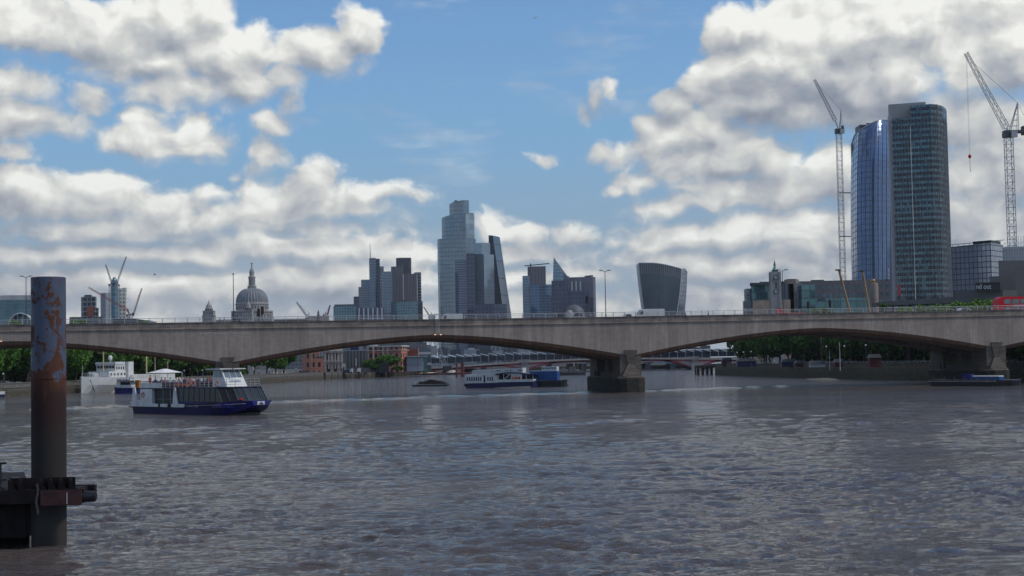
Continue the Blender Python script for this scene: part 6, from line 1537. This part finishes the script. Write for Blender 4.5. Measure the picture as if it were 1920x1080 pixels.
for i,(x,y,d) in enumerate(along(NB,12.0)):
    if y>600: continue
    tree(x-24+rst.uniform(-2,2),y+rst.uniform(-2,2),GZ,'tall plane tree in the back row behind the left embankment trees','plane trees in the back row of the left embankment',6.6,6.4,9.6+rst.uniform(-.5,1.2))
SB=[(124,250),(109,321),(95,357),(84,431),(73,536)]
for i,(x,y,d) in enumerate(along(NB,10.0)):
    if y>596: continue
    tree(x-38+rst.uniform(-2,2),y+rst.uniform(-2,2),GZ,'low dense tree in the garden row behind the left embankment','garden trees behind the left embankment',6.8,7.4,7.6)
for i,(x,y,d) in enumerate(along(SB,10)):
    if y<345: continue
    tree(x+29+rst.uniform(-2,2),y+rst.uniform(-2,2),GS,'low dense tree in the third row of the right bank','garden trees behind the right bank promenade',6.4,6.8,8.0)
for i,(x,y,d) in enumerate(along(SB,10)):
    if y<322: continue
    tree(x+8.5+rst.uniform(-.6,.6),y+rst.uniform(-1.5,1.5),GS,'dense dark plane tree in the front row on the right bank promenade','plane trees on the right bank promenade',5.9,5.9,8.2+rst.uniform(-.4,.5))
for i,(x,y,d) in enumerate(along(SB,12)):
    if y<330: continue
    tree(x+19+rst.uniform(-2,2),y+rst.uniform(-2,2),GS,'dark plane tree in the back row of the right bank promenade','plane trees in the back row of the right bank',6.4,6.0,9.2+rst.uniform(-.3,.4))
for SD,lo,hi,zg,lb,gp in ((NB,0,610,GZ,'low dark shrubbery behind the trunks of the left embankment trees','shrubs behind the left embankment trees'),(SB,345,540,GS,'low dark shrubbery behind the trunks of the right bank trees','shrubs behind the right bank trees')):
    for off in (31,36):
        for x,y,d in along(SD,8.5):
            if y<lo or y>hi: continue
            tree(x+(-off if zg==GZ else off)+rst.uniform(-1,1),y+rst.uniform(-2,2),zg,lb,gp,5.6,3.4,3.0,False,'bush','bush')
# trees and shrubs that show above the deck
def shrub(px, ytop, Y, lb, rx, bright=True, rz=None, name='bush', cat='bush'):
    p=W(px,ytop,Y); rz=rz or rx*.8
    return tree(p.x,Y,GZ if name!='bush' else p.z-2*rz,lb,None,rx,rz,(p.z-GZ-rz) if name!='bush' else rz*.98,bright,cat,name)
shrub(30,598,600,'green treetop showing above the railing at the left edge, left of the rusty pile',3.6,False,3,'leafy_tree','tree')
shrub(146,595,600,'green treetop above the railing just right of the rusty pile',4.2,False,3,'leafy_tree','tree')
shrub(270,599,620,'low green treetop above the railing below the red crane',3.2,False,2.5,'leafy_tree','tree')
shrub(1538,572,420,'bright green hedge-like treetop between the two signals right of the clock tower',3.6,True,2.4,'leafy_tree','tree')
shrub(1656,567,400,'small dark round shrub on the terrace right of the tan cylinder',1.6,False,1.3,'leafy_tree','tree')
for px,yt,rx,lb in ((1700,569,2.8,'first of five bright trees left of the red bus, lowest and farthest left'),(1732,567,3.0,'second from the left of five bright trees left of the red bus'),(1768,564,3.4,'middle one of five bright trees left of the red bus'),(1806,559,3.9,'fourth of five bright trees left of the red bus, fuller and yellower'),(1845,551,4.3,'tallest bright tree, directly left of the red bus')):
    shrub(px,yt,370,lb,rx,True,rx*.85,'leafy_tree','tree')

# ------------------------------------------------------------------ river walls
def wall(name,label,pts,m_,h=GZ+1.05,th=.6,par=True,ribs=0):
    r=thing(name,label,'river wall',(pts[0][0],pts[0][1],0))
    a=MB(); c=MB()
    for (p,q) in zip(pts[:-1],pts[1:]):
        d=Vector((q[0]-p[0],q[1]-p[1],0)); L=d.length; T=Matrix.Translation((p[0],p[1],0)) @ Matrix.Rotation(math.atan2(d.y,d.x),4,'Z')
        a.T=T; a.box(0,-.3,-3.2,L,.3,h-.25); c.T=T; c.box(0,-.42,h-.25,L,.42,h)
        c.box(0,-.45,h-1.35,L,-.301,h-1.15); c.box(0,.301,h-1.35,L,.45,h-1.15)
    a.T=None; c.T=None; a.build('wall',m_,r); c.build('coping',m_,r)
    if ribs:
        k=0
        for x,y,d in along(pts,ribs):
            b=MB(Matrix.Translation((x,y,0)) @ Matrix.Rotation(math.atan2(d[1],d[0]),4,'Z')); b.box(-.14,-.52,-2,.14,.52,h-.5); b.build('timber_fender',M['timber'],r); k+=1
            if k>=60: break
    return r
M['timber'] = mat('black_timber_piles', (.035,.028,.022), .85)
wall('embankment_wall','long granite embankment wall with a weed-stained foot below the left-hand trees',[(-150,235),(-124,368),(-80,622)],M['lwall'],3.3)
wall('retaining_wall','pale retaining wall with dark upright timber fenders beyond the left-hand trees',[(-79.5,624),(-64,708),(-50,782)],M['lwall'],3.2,ribs=9.0)
pl_=[(-63,712),(-49,785)]
r=thing('pile_row','close row of dark upright piles standing against the far end of the retaining wall','piles',(-62,712,0))
for i,(x,y,d) in enumerate(along([(-61.2,716),(-49,780)],2.3)):
    MB().tube((x+.3,y,-2),(x+.3,y,3.5),.18,6).build('pile',M['timber'],r)
wall('promenade_wall','dark mossy river wall below the right-hand promenade',[(127,232),(109,321),(95,357),(84,431),(73,536),(92,600)],M['rwall'],4.1)
a=MB()
for (p,q) in zip(SB[1:-1],SB[2:]): a.T=None; a.prism([(p[0],p[1]),(q[0],q[1]),(q[0]-4,q[1]),(p[0]-4,p[1])],-.6,.10)
o=WG(1545,712,0); m_=MB(); rr=[]
for k in range(9): 
    t_=k/8; x=o.x-3+1.5*t_; y=o.y-16+38*t_; w_=2.2*math.sin(math.pi*min(.97,max(.03,t_))); rr.append([(x-w_,y,-.3),(x+4,y,-.3),(x+4,y,.4*math.sin(math.pi*t_)+.05),(x+1-w_*.3,y,.16*math.sin(math.pi*t_)+.02)])
m_.rings(rr); tag(m_.build('foreshore',mat('pale_sand',(.12,.105,.08),.9)),kind='structure')

# ------------------------------------------------------------------ lamps and people along both banks
M['globe'] = mat('white_lamp_globe', (.62,.62,.60), .4)
def bank_lamp(px,py,Y,label,tall=False):
    p=W(px,py,Y); r=thing('globe_lamp',label,'lamp post',(p.x,Y,GZ+.9),0,'globe lamps on the river walls')
    MB().lathe([(.22,GZ+.9),(.18,GZ+1.3),(.07,GZ+1.6),(.06,p.z-.3)],(p.x,Y,0),8).build('post',M['dark'] if not tall else M['lgrey'],r,True)
    MB().ball(tuple(p),.24,.24,.24,10).build('globe',M['globe'],r,True); return r
for i,(px,py,Y) in enumerate(((6,701,364),(345,695,470),(379,694.5,486),(476,693,530),(485,694.5,534),(505,693,546),(555,691,580))):
    bank_lamp(px,py,Y,['white globe lamp at the left edge, before the rusty pile','white globe lamp above the middle of the tour boat','white globe lamp just left of the tour boat wheelhouse','left of two adjacent globe lamps right of the tour boat wheelhouse','right of two adjacent globe lamps right of the tour boat wheelhouse','third globe lamp right of the tour boat wheelhouse','globe lamp near the end of the left bank trees'][i])
for i,(px,py,Y) in enumerate(((1382,661,500),(1394,660.5,480),(1408,659.5,462),(1549,650,392),(1583,649,385),(1623,647.5,375))):
    bank_lamp(px,py,Y,['leftmost globe lamp under the right-hand trees','second globe lamp from the left under the right-hand trees','third globe lamp from the left under the right-hand trees','globe lamp left of the tall white pole under the right-hand arch','globe lamp right of the tall white pole under the right-hand arch','rightmost globe lamp under the right-hand arch'][i])
p=W(1574,641,380); tag(MB().tube((p.x,380,GZ),p,.09,8,r2=.05).build('flag_pole',M['white']),'tall plain white pole on the promenade under the right-hand arch','pole')
p=W(1555,657,384); tag(MB().tube((p.x,384,GZ),p,.06,8,r2=.04).build('sign_pole',M['lgrey']),'shorter grey pole left of the tall white pole','pole')
def bank_rail(pts,label,m_):
    r=thing('promenade_railing',label,'railing',(pts[0][0],pts[0][1],GZ)); a=MB()
    zz=4.12
    for p,q in zip(pts[:-1],pts[1:]):
        a.tube((p[0],p[1],zz+.5),(q[0],q[1],zz+.5),.04,4); a.tube((p[0],p[1],zz+.25),(q[0],q[1],zz+.25),.03,4)
        for x,y,d in along([p,q],1.6): a.tube((x,y,zz-.01),(x,y,zz+.5),.04,4)
    a.build('bars',m_,r)
bank_rail([(109,321),(95,357),(84,431),(73,536)],'pale railing topping the right-hand river wall',M['lgrey'])
rp=random.Random(21); cols=['dark','blue','red','white','grey','olive','pink']
for i in range(46):
    t_=rp.random()**.8; j=min(3,int(t_*3)); f=t_*3-j if j<3 else 0
    S=[(109,321),(95,357),(84,431),(73,536)]; a_,b_=S[min(j,2)],S[min(j,2)+1]; x=a_[0]+(b_[0]-a_[0])*f+rp.uniform(1.2,4.5); y=a_[1]+(b_[1]-a_[1])*f
    c=rp.choice([0,0,1,2,3,3,4,5,6]); person((x,y,GS+.45),rp.uniform(0,6.28),'person in %s clothes in the crowd walking under the right-hand trees'%cols[c],c,'people on the right bank promenade')
for i in range(12):
    f=rp.random(); x=-124+44*f-rp.uniform(1.2,3); y=368+254*f; c=rp.choice([0,1,3,4,5])
    person((x,y,GZ+.35),rp.uniform(0,6.28),'person in %s clothes walking along the left embankment'%cols[c],c,'people on the left embankment')
M['dkred'] = mat('dull_dark_red', (.09,.012,.014), .7)
# kiosks, banners and stalls under the right-hand trees
for px,py0,py1,Y,m_,lb,w_ in ((1363,671,683,520,'red','red and white striped stall at the left end of the right-hand promenade',3.4),(1400,672,681,470,'navy','long navy stall under the right-hand trees',6.0),(1480,673,681,440,'navy','short navy stall left of the pale banner',4.4),(1500,676,683,430,'red','small red stall near the middle of the right-hand promenade',2.6),(1533,676,682,405,'lgrey','long pale banner on the right-hand promenade railing',4.0),(1573,673,682,392,'red','red and blue stall beside the tall white pole',2.2),(1641,664,674,362,'red','red kiosk with a white panel under the right-hand arch',2.8)):
    p=W(px,py0,Y); q=W(px,py1,Y); r=thing('stall',lb,'stall',(p.x,Y,GS)); a=MB(); a.box(p.x-w_/2,Y,GS,p.x+w_/2,Y+2,p.z-.9); a.build('walls',M['dkred' if m_=='red' else m_],r); a=MB(); a.prism([(p.x-w_/2-.2,Y-.3),(p.x+w_/2+.2,Y-.3),(p.x+w_/2+.2,Y+2.3),(p.x-w_/2-.2,Y+2.3)],p.z-.9,p.z,scale=.7); a.build('roof',M['dark'],r)

# ------------------------------------------------------------------ seen beneath the middle span
def under():
    r=building('brick_mansion','tall red brick mansion block with pale bands just right of the left bank trees',585,640); tower(r,'walls',[(566,6),(575,0),(597,0)],640,640,FA['brickw'],depth=16,yts=[640,640,640]); tower(r,'bay',[(582,-2),(586,-2)],640,642,M['stucco'],depth=3)
    tower(r,'lower_wing',[(590,-8),(607,-8)],640,672,FA['brickw'],depth=7); tower(r,'lower_roof',[(591,-7),(606,-7)],640,669,M['slate'],depth=5,z0=W(600,672,633).z)
    r=building('stone_palace','ornate pale stone building with arched windows and tall pilasters',625,660); tower(r,'walls',[(597,6),(609,0),(642,0)],660,648,FA['stonew'],depth=18)
    for py in (658.5,660.5,678,680): 
        z_=W(625,py,660).z; p=W(607.5,py,660); q=W(643,py,660); MB().box(p.x,659.0,z_-.25,q.x,659.95,z_+.1).build('cornice',M['stone'],r)
    a=MB(); 
    for k in range(6): p=W(610.5+k*6.1,680,659.5); a.box(p.x-.28,659.2,GZ+2,p.x+.28,659.97,W(625,663,660).z)
    a.build('pilasters',M['stonel'],r)
    r=building('ribbed_school','dark grey ribbed modern block with a blue roof box',667,680); tower(r,'walls',[(642,4),(647,0),(689,0)],680,657.5,FA['ribgrey'],depth=22); tower(r,'parapet',[(641,2),(690,2)],680,656.6,M['lgrey'],depth=20,z0=W(667,659,680).z); tower(r,'roof_storey',[(651,6),(680,6)],680,647,FA['pale'],depth=12); tower(r,'roof_box',[(657,4),(672,4)],680,646,M['navy'],depth=6)
    a=MB(); p=W(667.8,681,679); a.box(p.x-.25,678.9,W(668,682,679).z-1,p.x+.25,679.2,W(668,672,679).z); a.build('banner',M['framew'],r)
    r=building('gatehouse','small cream arched gatehouse at the foot of the ribbed block',643,670); tower(r,'walls',[(641,0),(648,0)],655,682,M['stonel'],depth=3); tower(r,'arch',[(643,-.2),(646,-.2)],655,688,M['dark'],depth=.5)
    r=building('brick_warehouse','four-storey red brick warehouse with white cornices and a small pediment',726,700); tower(r,'walls',[(688,6),(692,0),(752,-2),(763,4)],700,648.5,FA['brickw'],depth=20)
    for py0,py1 in ((650.5,648),(657.5,656.4)):
        fr=poly_px([(687.2,5.5),(691.8,-.7),(752.3,-2.8),(764,3.6)],700,py1); a=MB(); a.prism(fr+[(fr[-1][0],716),(fr[0][0],716)],W(726,py0,700).z,W(726,py1,700).z); a.build('cornice',M['stonel'],r)
    a=MB(); 
    for px in (700,718,726,737): p=W(px,650,699); a.box(p.x-.28,698.6,GZ+6,p.x+.28,699.3,p.z)
    a.build('pilaster',M['stonel'],r)
    a=MB(); p=W(700,648,700); a.prism([(p.x-2,700),(p.x+2,700),(p.x+2,702),(p.x-2,702)],p.z,p.z+1.7,scale=.15); a.build('pediment',M['stonel'],r)
    r=building('side_block','low brown block with grey bands right of the brick warehouse',785,720); tower(r,'walls',[(764,0),(784,0)],720,654,M['brick'],depth=14); tower(r,'banded_wing',[(784,0),(808,0)],720,653,FA['lime'],depth=14)
    r=building('grey_shed','plain pale grey shed with a white roof edge in front of the station bridge',785,700); tower(r,'walls',[(762,0),(794,0)],700,669,FA['pale'],depth=14); tower(r,'roof',[(761,-1),(801,-1)],700,667.6,M['lgrey'],depth=16,z0=W(780,669,700).z); tower(r,'glass_end',[(794.5,0),(801,0)],700,669,FA['tealoff'],depth=14)
    for px,Y,yt,rx,lb in ((722,668,663,7.5,'large round bushy tree in front of the brick warehouse'),(704,664,680,3.8,'smaller bushy tree left of the black kiosk'),(745,664,684,3.6,'small bushy tree right of the black kiosk'),(690,672,672,3.2,'narrow dark tree between the ribbed block and the brick warehouse')):
        p=W(px,yt,Y); tree(p.x,Y,GZ,lb,None,rx,(p.z-GZ)*.42,(p.z-GZ)*.58,False,'tree','leafy_tree')
    p=W(795,683,730); tree(p.x,730,GZ-2,'low bright bush at the foot of the red bridge abutment',None,4.5,3.0,3.4,True,'bush','bush')
    r=building('black_kiosk','square black box-like kiosk on the river wall in front of the round tree',720,640); tower(r,'walls',[(711,0),(729,0)],650,680,M['black'],depth=6)
    for px0,px1,yt,Y,m_,lb in ((656,661,691,648,'white','white van parked left on the quay below the ribbed block'),(669,675,690,650,'white','white lorry parked right on the quay below the ribbed block'),(644,655,694,648,'navy','dark blue van parked on the quay by the cream gatehouse'),(696,708,695,654,'navy','dark blue lorry parked left of the black kiosk')):
        p=W(px0,yt,Y); q=W(px1,yt,Y); r=thing('parked_van',lb,'van',((p.x+q.x)/2,Y,GZ)); a=MB(); a.rings([[(p.x,Y,GZ+.3),(q.x,Y,GZ+.3),(q.x,Y,p.z),(p.x+.6,Y,p.z),(p.x,Y,GZ+1.3)],[(p.x,Y+2,GZ+.3),(q.x,Y+2,GZ+.3),(q.x,Y+2,p.z),(p.x+.6,Y+2,p.z),(p.x,Y+2,GZ+1.3)]]); a.build('body',M[m_],r)
        for xx in (p.x+.5,q.x-.5): a=MB(); a.tube((xx,Y-.05,GZ+.35),(xx,Y+.2,GZ+.35),.35,10); a.build('wheel',M['black'],r)
    for px0,px1,Y,lb in ((468,486,0,0),):
        pass
    # low black hoarding along the quay
    p=W(640,695,630); q=W(712,694,662); a=MB(); a.prism([(p.x,650),(q.x,668),(q.x,668.4),(p.x,650.4)],GZ,GZ+2.2); tag(a.build('hoarding',M['dark']),'long dark hoarding on top of the retaining wall','hoarding')
    # teal covered scaffolding at the end of the left bank trees
    r=building('covered_scaffold','dark teal sheeted scaffold at the foot of the last left bank trees',569,600); tower(r,'sheeting',[(560,0),(577,0)],604,696,M['teal'],depth=5)
    for px in (512,519,528,535):
        p=W(px,696,585); r_=thing('stone_column','pale stone column among the left bank trees, %s'%{512:'leftmost of four',519:'second of four',528:'third of four',535:'rightmost of four'}[px],'column',(p.x,585,GZ),0,'pale columns'); MB().lathe([(.5,GZ),(.5,GZ+.5),(.35,GZ+.7),(.3,p.z),(.5,p.z+.2)],(p.x,585,0),10).build('shaft',M['stonel'],r_,True)
    # distant roofs between the arches
    rs=random.Random(8)
    for k in range(26):
        px=700+ k*26+rs.uniform(-6,6); Y=rs.uniform(960,1500); yt=rs.uniform(640,658) if px<1150 else rs.uniform(640,652); w_=rs.uniform(16,44)
        if px>1330: continue
        kinds=[('lowgrey','grey'),('pale','pale'),('greyt','gridded'),('brownoff','brown'),('ribgrey','ribbed')]
        f,n_=kinds[rs.randrange(5)]; r=building('distant_block','distant low %s block among the roofs seen under the arches'%n_,px,Y,'building','distant roofs seen under the arches')
        tower(r,'walls',[(px-w_/2,0),(px+w_/2,rs.uniform(-3,3))],Y,yt,FA[f],depth=20)
        if rs.random()<.6: tower(r,'roof_plant',[(px-w_/5,2),(px+w_/6,2)],Y,yt-2.0,M[rs.choice(['slate','lgrey','white','dark'])],depth=6,z0=W(px,yt,Y).z-.5)
M['stonel'] = mat('pale_cream_stone', (.50,.47,.42), .8, var=.12, scale=.4)
under()

# ------------------------------------------------------------------ red arched road bridge and station bridge beyond
def far_bridges():
    Y=790; r=thing('red_arch_bridge','red iron road bridge of low arches on stone piers beyond the middle span','bridge',at(1000,Y))
    def dz(px): return W(px,0,Y).x
    # deck heights from the left end to the right end
    def ytop(px): return float(np.interp(px,[800,860,980,1100,1200,1300,1420],[689,685.5,677,671.8,670.5,670.8,672]))
    piers=[(794,12),(984,13),(1152,12),(1303,12),(1440,12)]
    a=MB(); b=MB(); c=MB()
    n=120
    def P(px,py,d=0): p=W(px,py,Y); return Vector((p.x,Y+d,p.z))
    for i in range(n):
        p0=800+(1440-800)*i/n; p1=800+(1440-800)*(i+1)/n
        z0,z1=P(p0,ytop(p0)),P(p1,ytop(p1)); 
        for (o0,o1,mb,d) in ((0,-.9,c,-.1),(-.9,-1.9,a,0)):
            q0,q1=z0+Vector((0,d,0)),z1+Vector((0,d,0))
            mb.face([q0+Vector((0,0,o1)),q1+Vector((0,0,o1)),q1+Vector((0,0,o0)),q0+Vector((0,0,o0))])
        c.face([z0+Vector((0,-.1,0)),z1+Vector((0,-.1,0)),z1+Vector((0,24,0)),z0+Vector((0,24,0))])
        a.face([z0+Vector((0,24,-1.9)),z1+Vector((0,24,-1.9)),z1+Vector((0,0,-1.9)),z0+Vector((0,0,-1.9))])
    c.build('parapet',M['bfcream'],r); a.build('deck_edge',M['bfred'],r)
    for (pa,wa),(pb,wb) in zip(piers[:-1],piers[1:]):
        x0=pa+wa/2; x1=pb-wb/2; yb0=695.5-(pa-984)*.0183*.4; e=MB(); s=MB(); m=28; 
        def yar(t):
            xx=x0+(x1-x0)*t; h=ytop(xx)+5.2; ys=692.5-(xx-984)*.006; u=abs(2*t-1); return h+(ys-h)*(u**2.1)
        for i in range(m):
            t0,t1=i/m,(i+1)/m; xa,xb=x0+(x1-x0)*t0,x0+(x1-x0)*t1
            A0,A1=P(xa,yar(t0)),P(xb,yar(t1)); up=Vector((0,0,.9))
            e.face([A0,A1,A1+up,A0+up]); e.face([A0+Vector((0,24,0)),A1+Vector((0,24,0)),A1,A0])
            tA,tB=P(xa,ytop(xa))-Vector((0,0,1.85)),P(xb,ytop(xb))-Vector((0,0,1.85))
            if tA.z>A0.z+1.0 or tB.z>A1.z+1.0: s.face([A0+up+Vector((0,.25,0)),A1+up+Vector((0,.25,0)),tB+Vector((0,.25,0)),tA+Vector((0,.25,0))])
        e.build('arch_rib',M['bfred'],r); s.build('spandrel',M['bfpale'],r)
    for px,w_ in piers:
        p0,p1=P(px-w_/2,ytop(px)-.5),P(px+w_/2,ytop(px)-.5); a=MB(); a.box(p0.x,Y-1.6,-3,p1.x,Y+26,p0.z+.4); a.box(p0.x-.4,Y-2,-3,p1.x+.4,Y-1.61,3.0); a.box(p0.x-.3,Y-1.9,p0.z-1.2,p1.x+.3,Y-1.61,p0.z+.6); a.build('pier',M['stone'],r)
    # station bridge with sawtooth roof
    Y2=860; r=thing('station_bridge','long station bridge with a white sawtooth roof above dark glass, behind the red bridge','station',at(1050,Y2))
    def S(px,py,d=0): p=W(px,py,Y2); return Vector((p.x,Y2+d,p.z))
    def yr(px): return float(np.interp(px,[762,800,960,1100,1340,1500],[670,668.5,661.8,660.6,655.5,653]))
    px=762; i=0
    gl=MB(); dk=MB()
    while px<1420:
        q=px+15.4; y0=yr(px); a=MB(); lo,hi=S(px,y0-1.6),S(q,y0+1.6)
        a.rings([[(lo.x,Y2,lo.z-.3),(lo.x,Y2+30,lo.z-.3),(lo.x,Y2+30,lo.z+.1),(lo.x,Y2,lo.z+.1)],[(hi.x,Y2,hi.z-.5),(hi.x,Y2+30,hi.z-.5),(hi.x,Y2+30,hi.z),(hi.x,Y2,hi.z)]]); a.build('roof_panel',M['roofw'],r)
        gl.box(lo.x+.25,Y2+1,S(px,y0+13).z,hi.x,Y2+28,hi.z-.6); dk.box(lo.x-.12,Y2+.6,S(px,y0+15).z,lo.x+.12,Y2+.99,lo.z-.4)
        px=q
    gl.build('platform_glazing',M['stglass'],r); dk.build('roof_columns',M['lgrey'],r)
    a=MB(); p0,p1=S(762,683.5),S(1440,668); 
    a.rings([[(p0.x,Y2-.5,p0.z-1.6),(p0.x,Y2+30,p0.z-1.6),(p0.x,Y2+30,p0.z),(p0.x,Y2-.5,p0.z)],[(p1.x,Y2-.5,p1.z-1.6),(p1.x,Y2+30,p1.z-1.6),(p1.x,Y2+30,p1.z),(p1.x,Y2-.5,p1.z)]]); a.build('platform_edge',M['grey'],r)
    for px in (905,1030,1095,1215,1262,1330): p=S(px,682); a=MB(); a.box(p.x-1.5,Y2+1,-3,p.x+1.5,Y2+28,p.z); a.build('pier',M['dconcrete'],r)
    # far bank seen through the arches
    a=MB(); a.box(-20,1010,-2,330,1030,GZ-.4); tag(a.build('far_river_wall',M['rwall']),'low dark river wall seen far away through the red bridge arches','river wall')
    a=MB(); p0,p1=W(1208,693,880),W(1292,693,880); a.box(p0.x,880,0.1,p1.x,886,1.6); tag(a.build('floating_jetty',M['lgrey']),'thin pale floating jetty at the water line right of the middle pier','jetty')
    # leaning lattice boom and work yard left of the party boat
    p,q=W(838,696,770),W(813,630,770); a=MB(); lattice(a,p,q,2.3,2.0,16,.17); r=thing('crawler_crane','pale lattice crane boom leaning left, rising from a barge beyond the middle span','crane',(p.x,770,0)); a.build('boom',M['cranew'],r)
    a=MB(); a.box(p.x-2,768,1.6,p.x+2.6,773,4.4); a.build('cab',M['dark'],r); a=MB()
    for dx in (-1.9,1.7): a.box(p.x+dx-.6,767.5,.9,p.x+dx+1.4,773.5,1.6)
    a.build('track',M['black'],r)
    a=MB(); a.box(p.x-16,764,-.5,p.x+16,778,.9); tag(a.build('work_pontoon',M['rustp']),'rusty red work pontoon under the crawler crane','pontoon')
    for k,(px,yt,w_,m_) in enumerate(((803,697.5,5.5,'stucco'),(812,699,4.5,'rustp'),(848,694,3.2,'bfcream'),(856,696,3,'rustp'))):
        c_=W(px,yt,766); a=MB(); rr=[[(c_.x+w_*math.cos(t)*s*random.uniform(.85,1.1),766+3*math.sin(t)*s,.9+(c_.z-.9)*h) for t in [2*math.pi*i/9 for i in range(9)]] for s,h in ((1,0),(.8,.45),(.45,.85),(.1,1))]; a.rings(rr); tag(a.build('spoil_heap',M[m_]),'heap of %s material on the work pontoon, %s'%(['pale','rusty','cream','rusty'][k],['leftmost','second from the left','right of the crane boom','rightmost'][k]),'heap')
    for k,(px,yt) in enumerate(((856,680),(865.5,679),(868.5,678.5),(1299+5,687),(1318,688),(1333,687))):
        Yp=640 if k<3 else 560; p=W(px,yt,Yp); tag(MB().tube((p.x,Yp,-2),(p.x,Yp,p.z),.42 if k<3 else .35,8).build('timber_pile',M['rustp'] if k<3 else M['timber']),['tall rusty red pile left of the riverboat','middle rusty red pile above the riverboat bow','right rusty red pile above the riverboat bow','left dark pile at the jetty by the right bank corner','middle dark pile at the jetty by the right bank corner','right dark pile at the jetty by the right bank corner'][k],'pile')
    a=MB(); p0,p1=W(1305,690,545),W(1345,689,545); a.box(p0.x,543,2.6,p1.x+3,549,3.5)
    r=thing('timber_jetty','dark timber jetty projecting from the right bank corner','jetty',(p0.x,546,0)); a.build('deck',M['timber'],r)
    for k in range(16): x=p0.x+.3+k*.55; MB().tube((x,543.2+(k%3)*2.4,-2),(x,543.2+(k%3)*2.4,2.6),.24,6).build('pile',M['timber'],r)
    # moored craft left of the middle pier
    a_,b_=W(1022,701,620),W(1098,700,620); r=thing('moored_barge','cluttered grey working barge moored just left of the middle pier, far off','barge',(a_.x,620,0)); a=MB(); a.box(a_.x,620,-.3,b_.x,627,1.2); a.build('hull',M['dark'],r)
    rs=random.Random(5); a=MB()
    for k in range(16): x=a_.x+1+k*.95; h_=rs.uniform(.6,3.2); a.box(x,621,1.2,x+rs.uniform(.5,1.0),624,1.2+h_)
    a.build('deck_cargo',M['lowm'],r)
M['bfred'] = mat('bridge_red_paint', (.26,.05,.06), .5, var=.15, scale=.1); M['bfcream'] = mat('bridge_cream_parapet', (.42,.36,.31), .6); M['bfpale'] = mat('bridge_pale_spandrel', (.42,.39,.36), .7)
M['roofw'] = mat('white_roof_panel', (.66,.68,.70), .4, var=.05); M['stglass'] = mat('station_glass', (.035,.04,.055), .2, metal=.2, var=.6, scale=.25); M['rustp'] = mat('rusty_red_steel', (.13,.045,.035), .8, var=.3)
M['lowm'] = mat('grey_clutter', (.16,.15,.14), .8, var=.5, scale=.6)
far_bridges()

# ------------------------------------------------------------------ faded lettering on the fascia, birds, aeroplane
t=tpos(375); TT=BT @ Matrix.Translation((t,-.012,ztop(t)-2.35))
text_mesh('NOTEWUDDOSAFLODEE', TT, .66, M['stencil'], 'stencilled_letters', bridge_o, .012, sx=1.22)
def bird(px,py,Y,label):
    p=W(px,py,Y); r=thing('gull',label,'bird',p); a=MB(); 
    a.rings([[(p.x+x,p.y+r_*math.cos(t_),p.z+r_*math.sin(t_)) for t_ in [2*math.pi*i/8 for i in range(8)]] for x,r_ in ((-.28,.01),(-.16,.06),(0,.08),(.14,.06),(.22,.045),(.28,.03),(.33,.008))]); a.build('body',M['birdc'],r,True)
    a=MB()
    for s in (-1,1): a.rings([[(p.x-.05,p.y,p.z+.05),(p.x+.12,p.y,p.z+.05),(p.x+.1,p.y,p.z+.07),(p.x-.04,p.y,p.z+.07)],[(p.x-.1,p.y+s*.35,p.z+.22),(p.x+.06,p.y+s*.35,p.z+.22),(p.x+.05,p.y+s*.35,p.z+.235),(p.x-.09,p.y+s*.35,p.z+.235)],[(p.x-.22,p.y+s*.7,p.z+.12),(p.x-.16,p.y+s*.7,p.z+.12),(p.x-.16,p.y+s*.7,p.z+.125),(p.x-.22,p.y+s*.7,p.z+.125)]])
    a.build('wings',M['birdc'],r)
M['birdc'] = mat('grey_bird', (.10,.10,.11), .8)
bird(290,515,330,'tiny dark bird flying above the left part of the skyline')
def plane():
    Y=1700; p=W(1004,33,Y); r=thing('aeroplane','tiny white aeroplane high in the blue gap at the top of the picture','aeroplane',p); T=Matrix.Translation(p) @ Matrix.Rotation(R(-20),4,'Y') @ Matrix.Rotation(R(15),4,'Z'); 
    a=MB(T); a.rings([[(x,r_*math.cos(t_),r_*math.sin(t_)) for t_ in [2*math.pi*i/8 for i in range(8)]] for x,r_ in ((-2.6,.05),(-1.8,.2),(0,.36),(1.4,.36),(2.2,.25),(2.6,.06))]); a.build('fuselage',M['white'],r,True)
    a=MB(T); a.box(.1,-3.2,.25,.9,3.2,.33); a.build('wing',M['white'],r); a=MB(T); a.box(-2.6,-.04,.1,-2.0,.04,.9); a.box(-2.6,-.9,.1,-2.1,.9,.15); a.build('tail',M['white'],r)
plane()

# ------------------------------------------------------------------ the air between
def haze():
    o=MB().box(-3700,-320,-5,3700,5300,420).build('haze', None if False else M['soil'])
    m=bpy.data.materials.new('haze'); m.use_nodes=True; nt=m.node_tree; nt.nodes.clear(); oo=nt.nodes.new('ShaderNodeOutputMaterial'); v=nt.nodes.new('ShaderNodeVolumePrincipled')
    v.inputs['Color'].default_value=(.78,.86,1.0,1); v.inputs['Density'].default_value=HAZE; v.inputs['Anisotropy'].default_value=.2
    nt.links.new(v.outputs[0],oo.inputs['Volume']); o.data.materials.clear(); o.data.materials.append(m); tag(o,kind='stuff')
HAZE=.00004
haze()
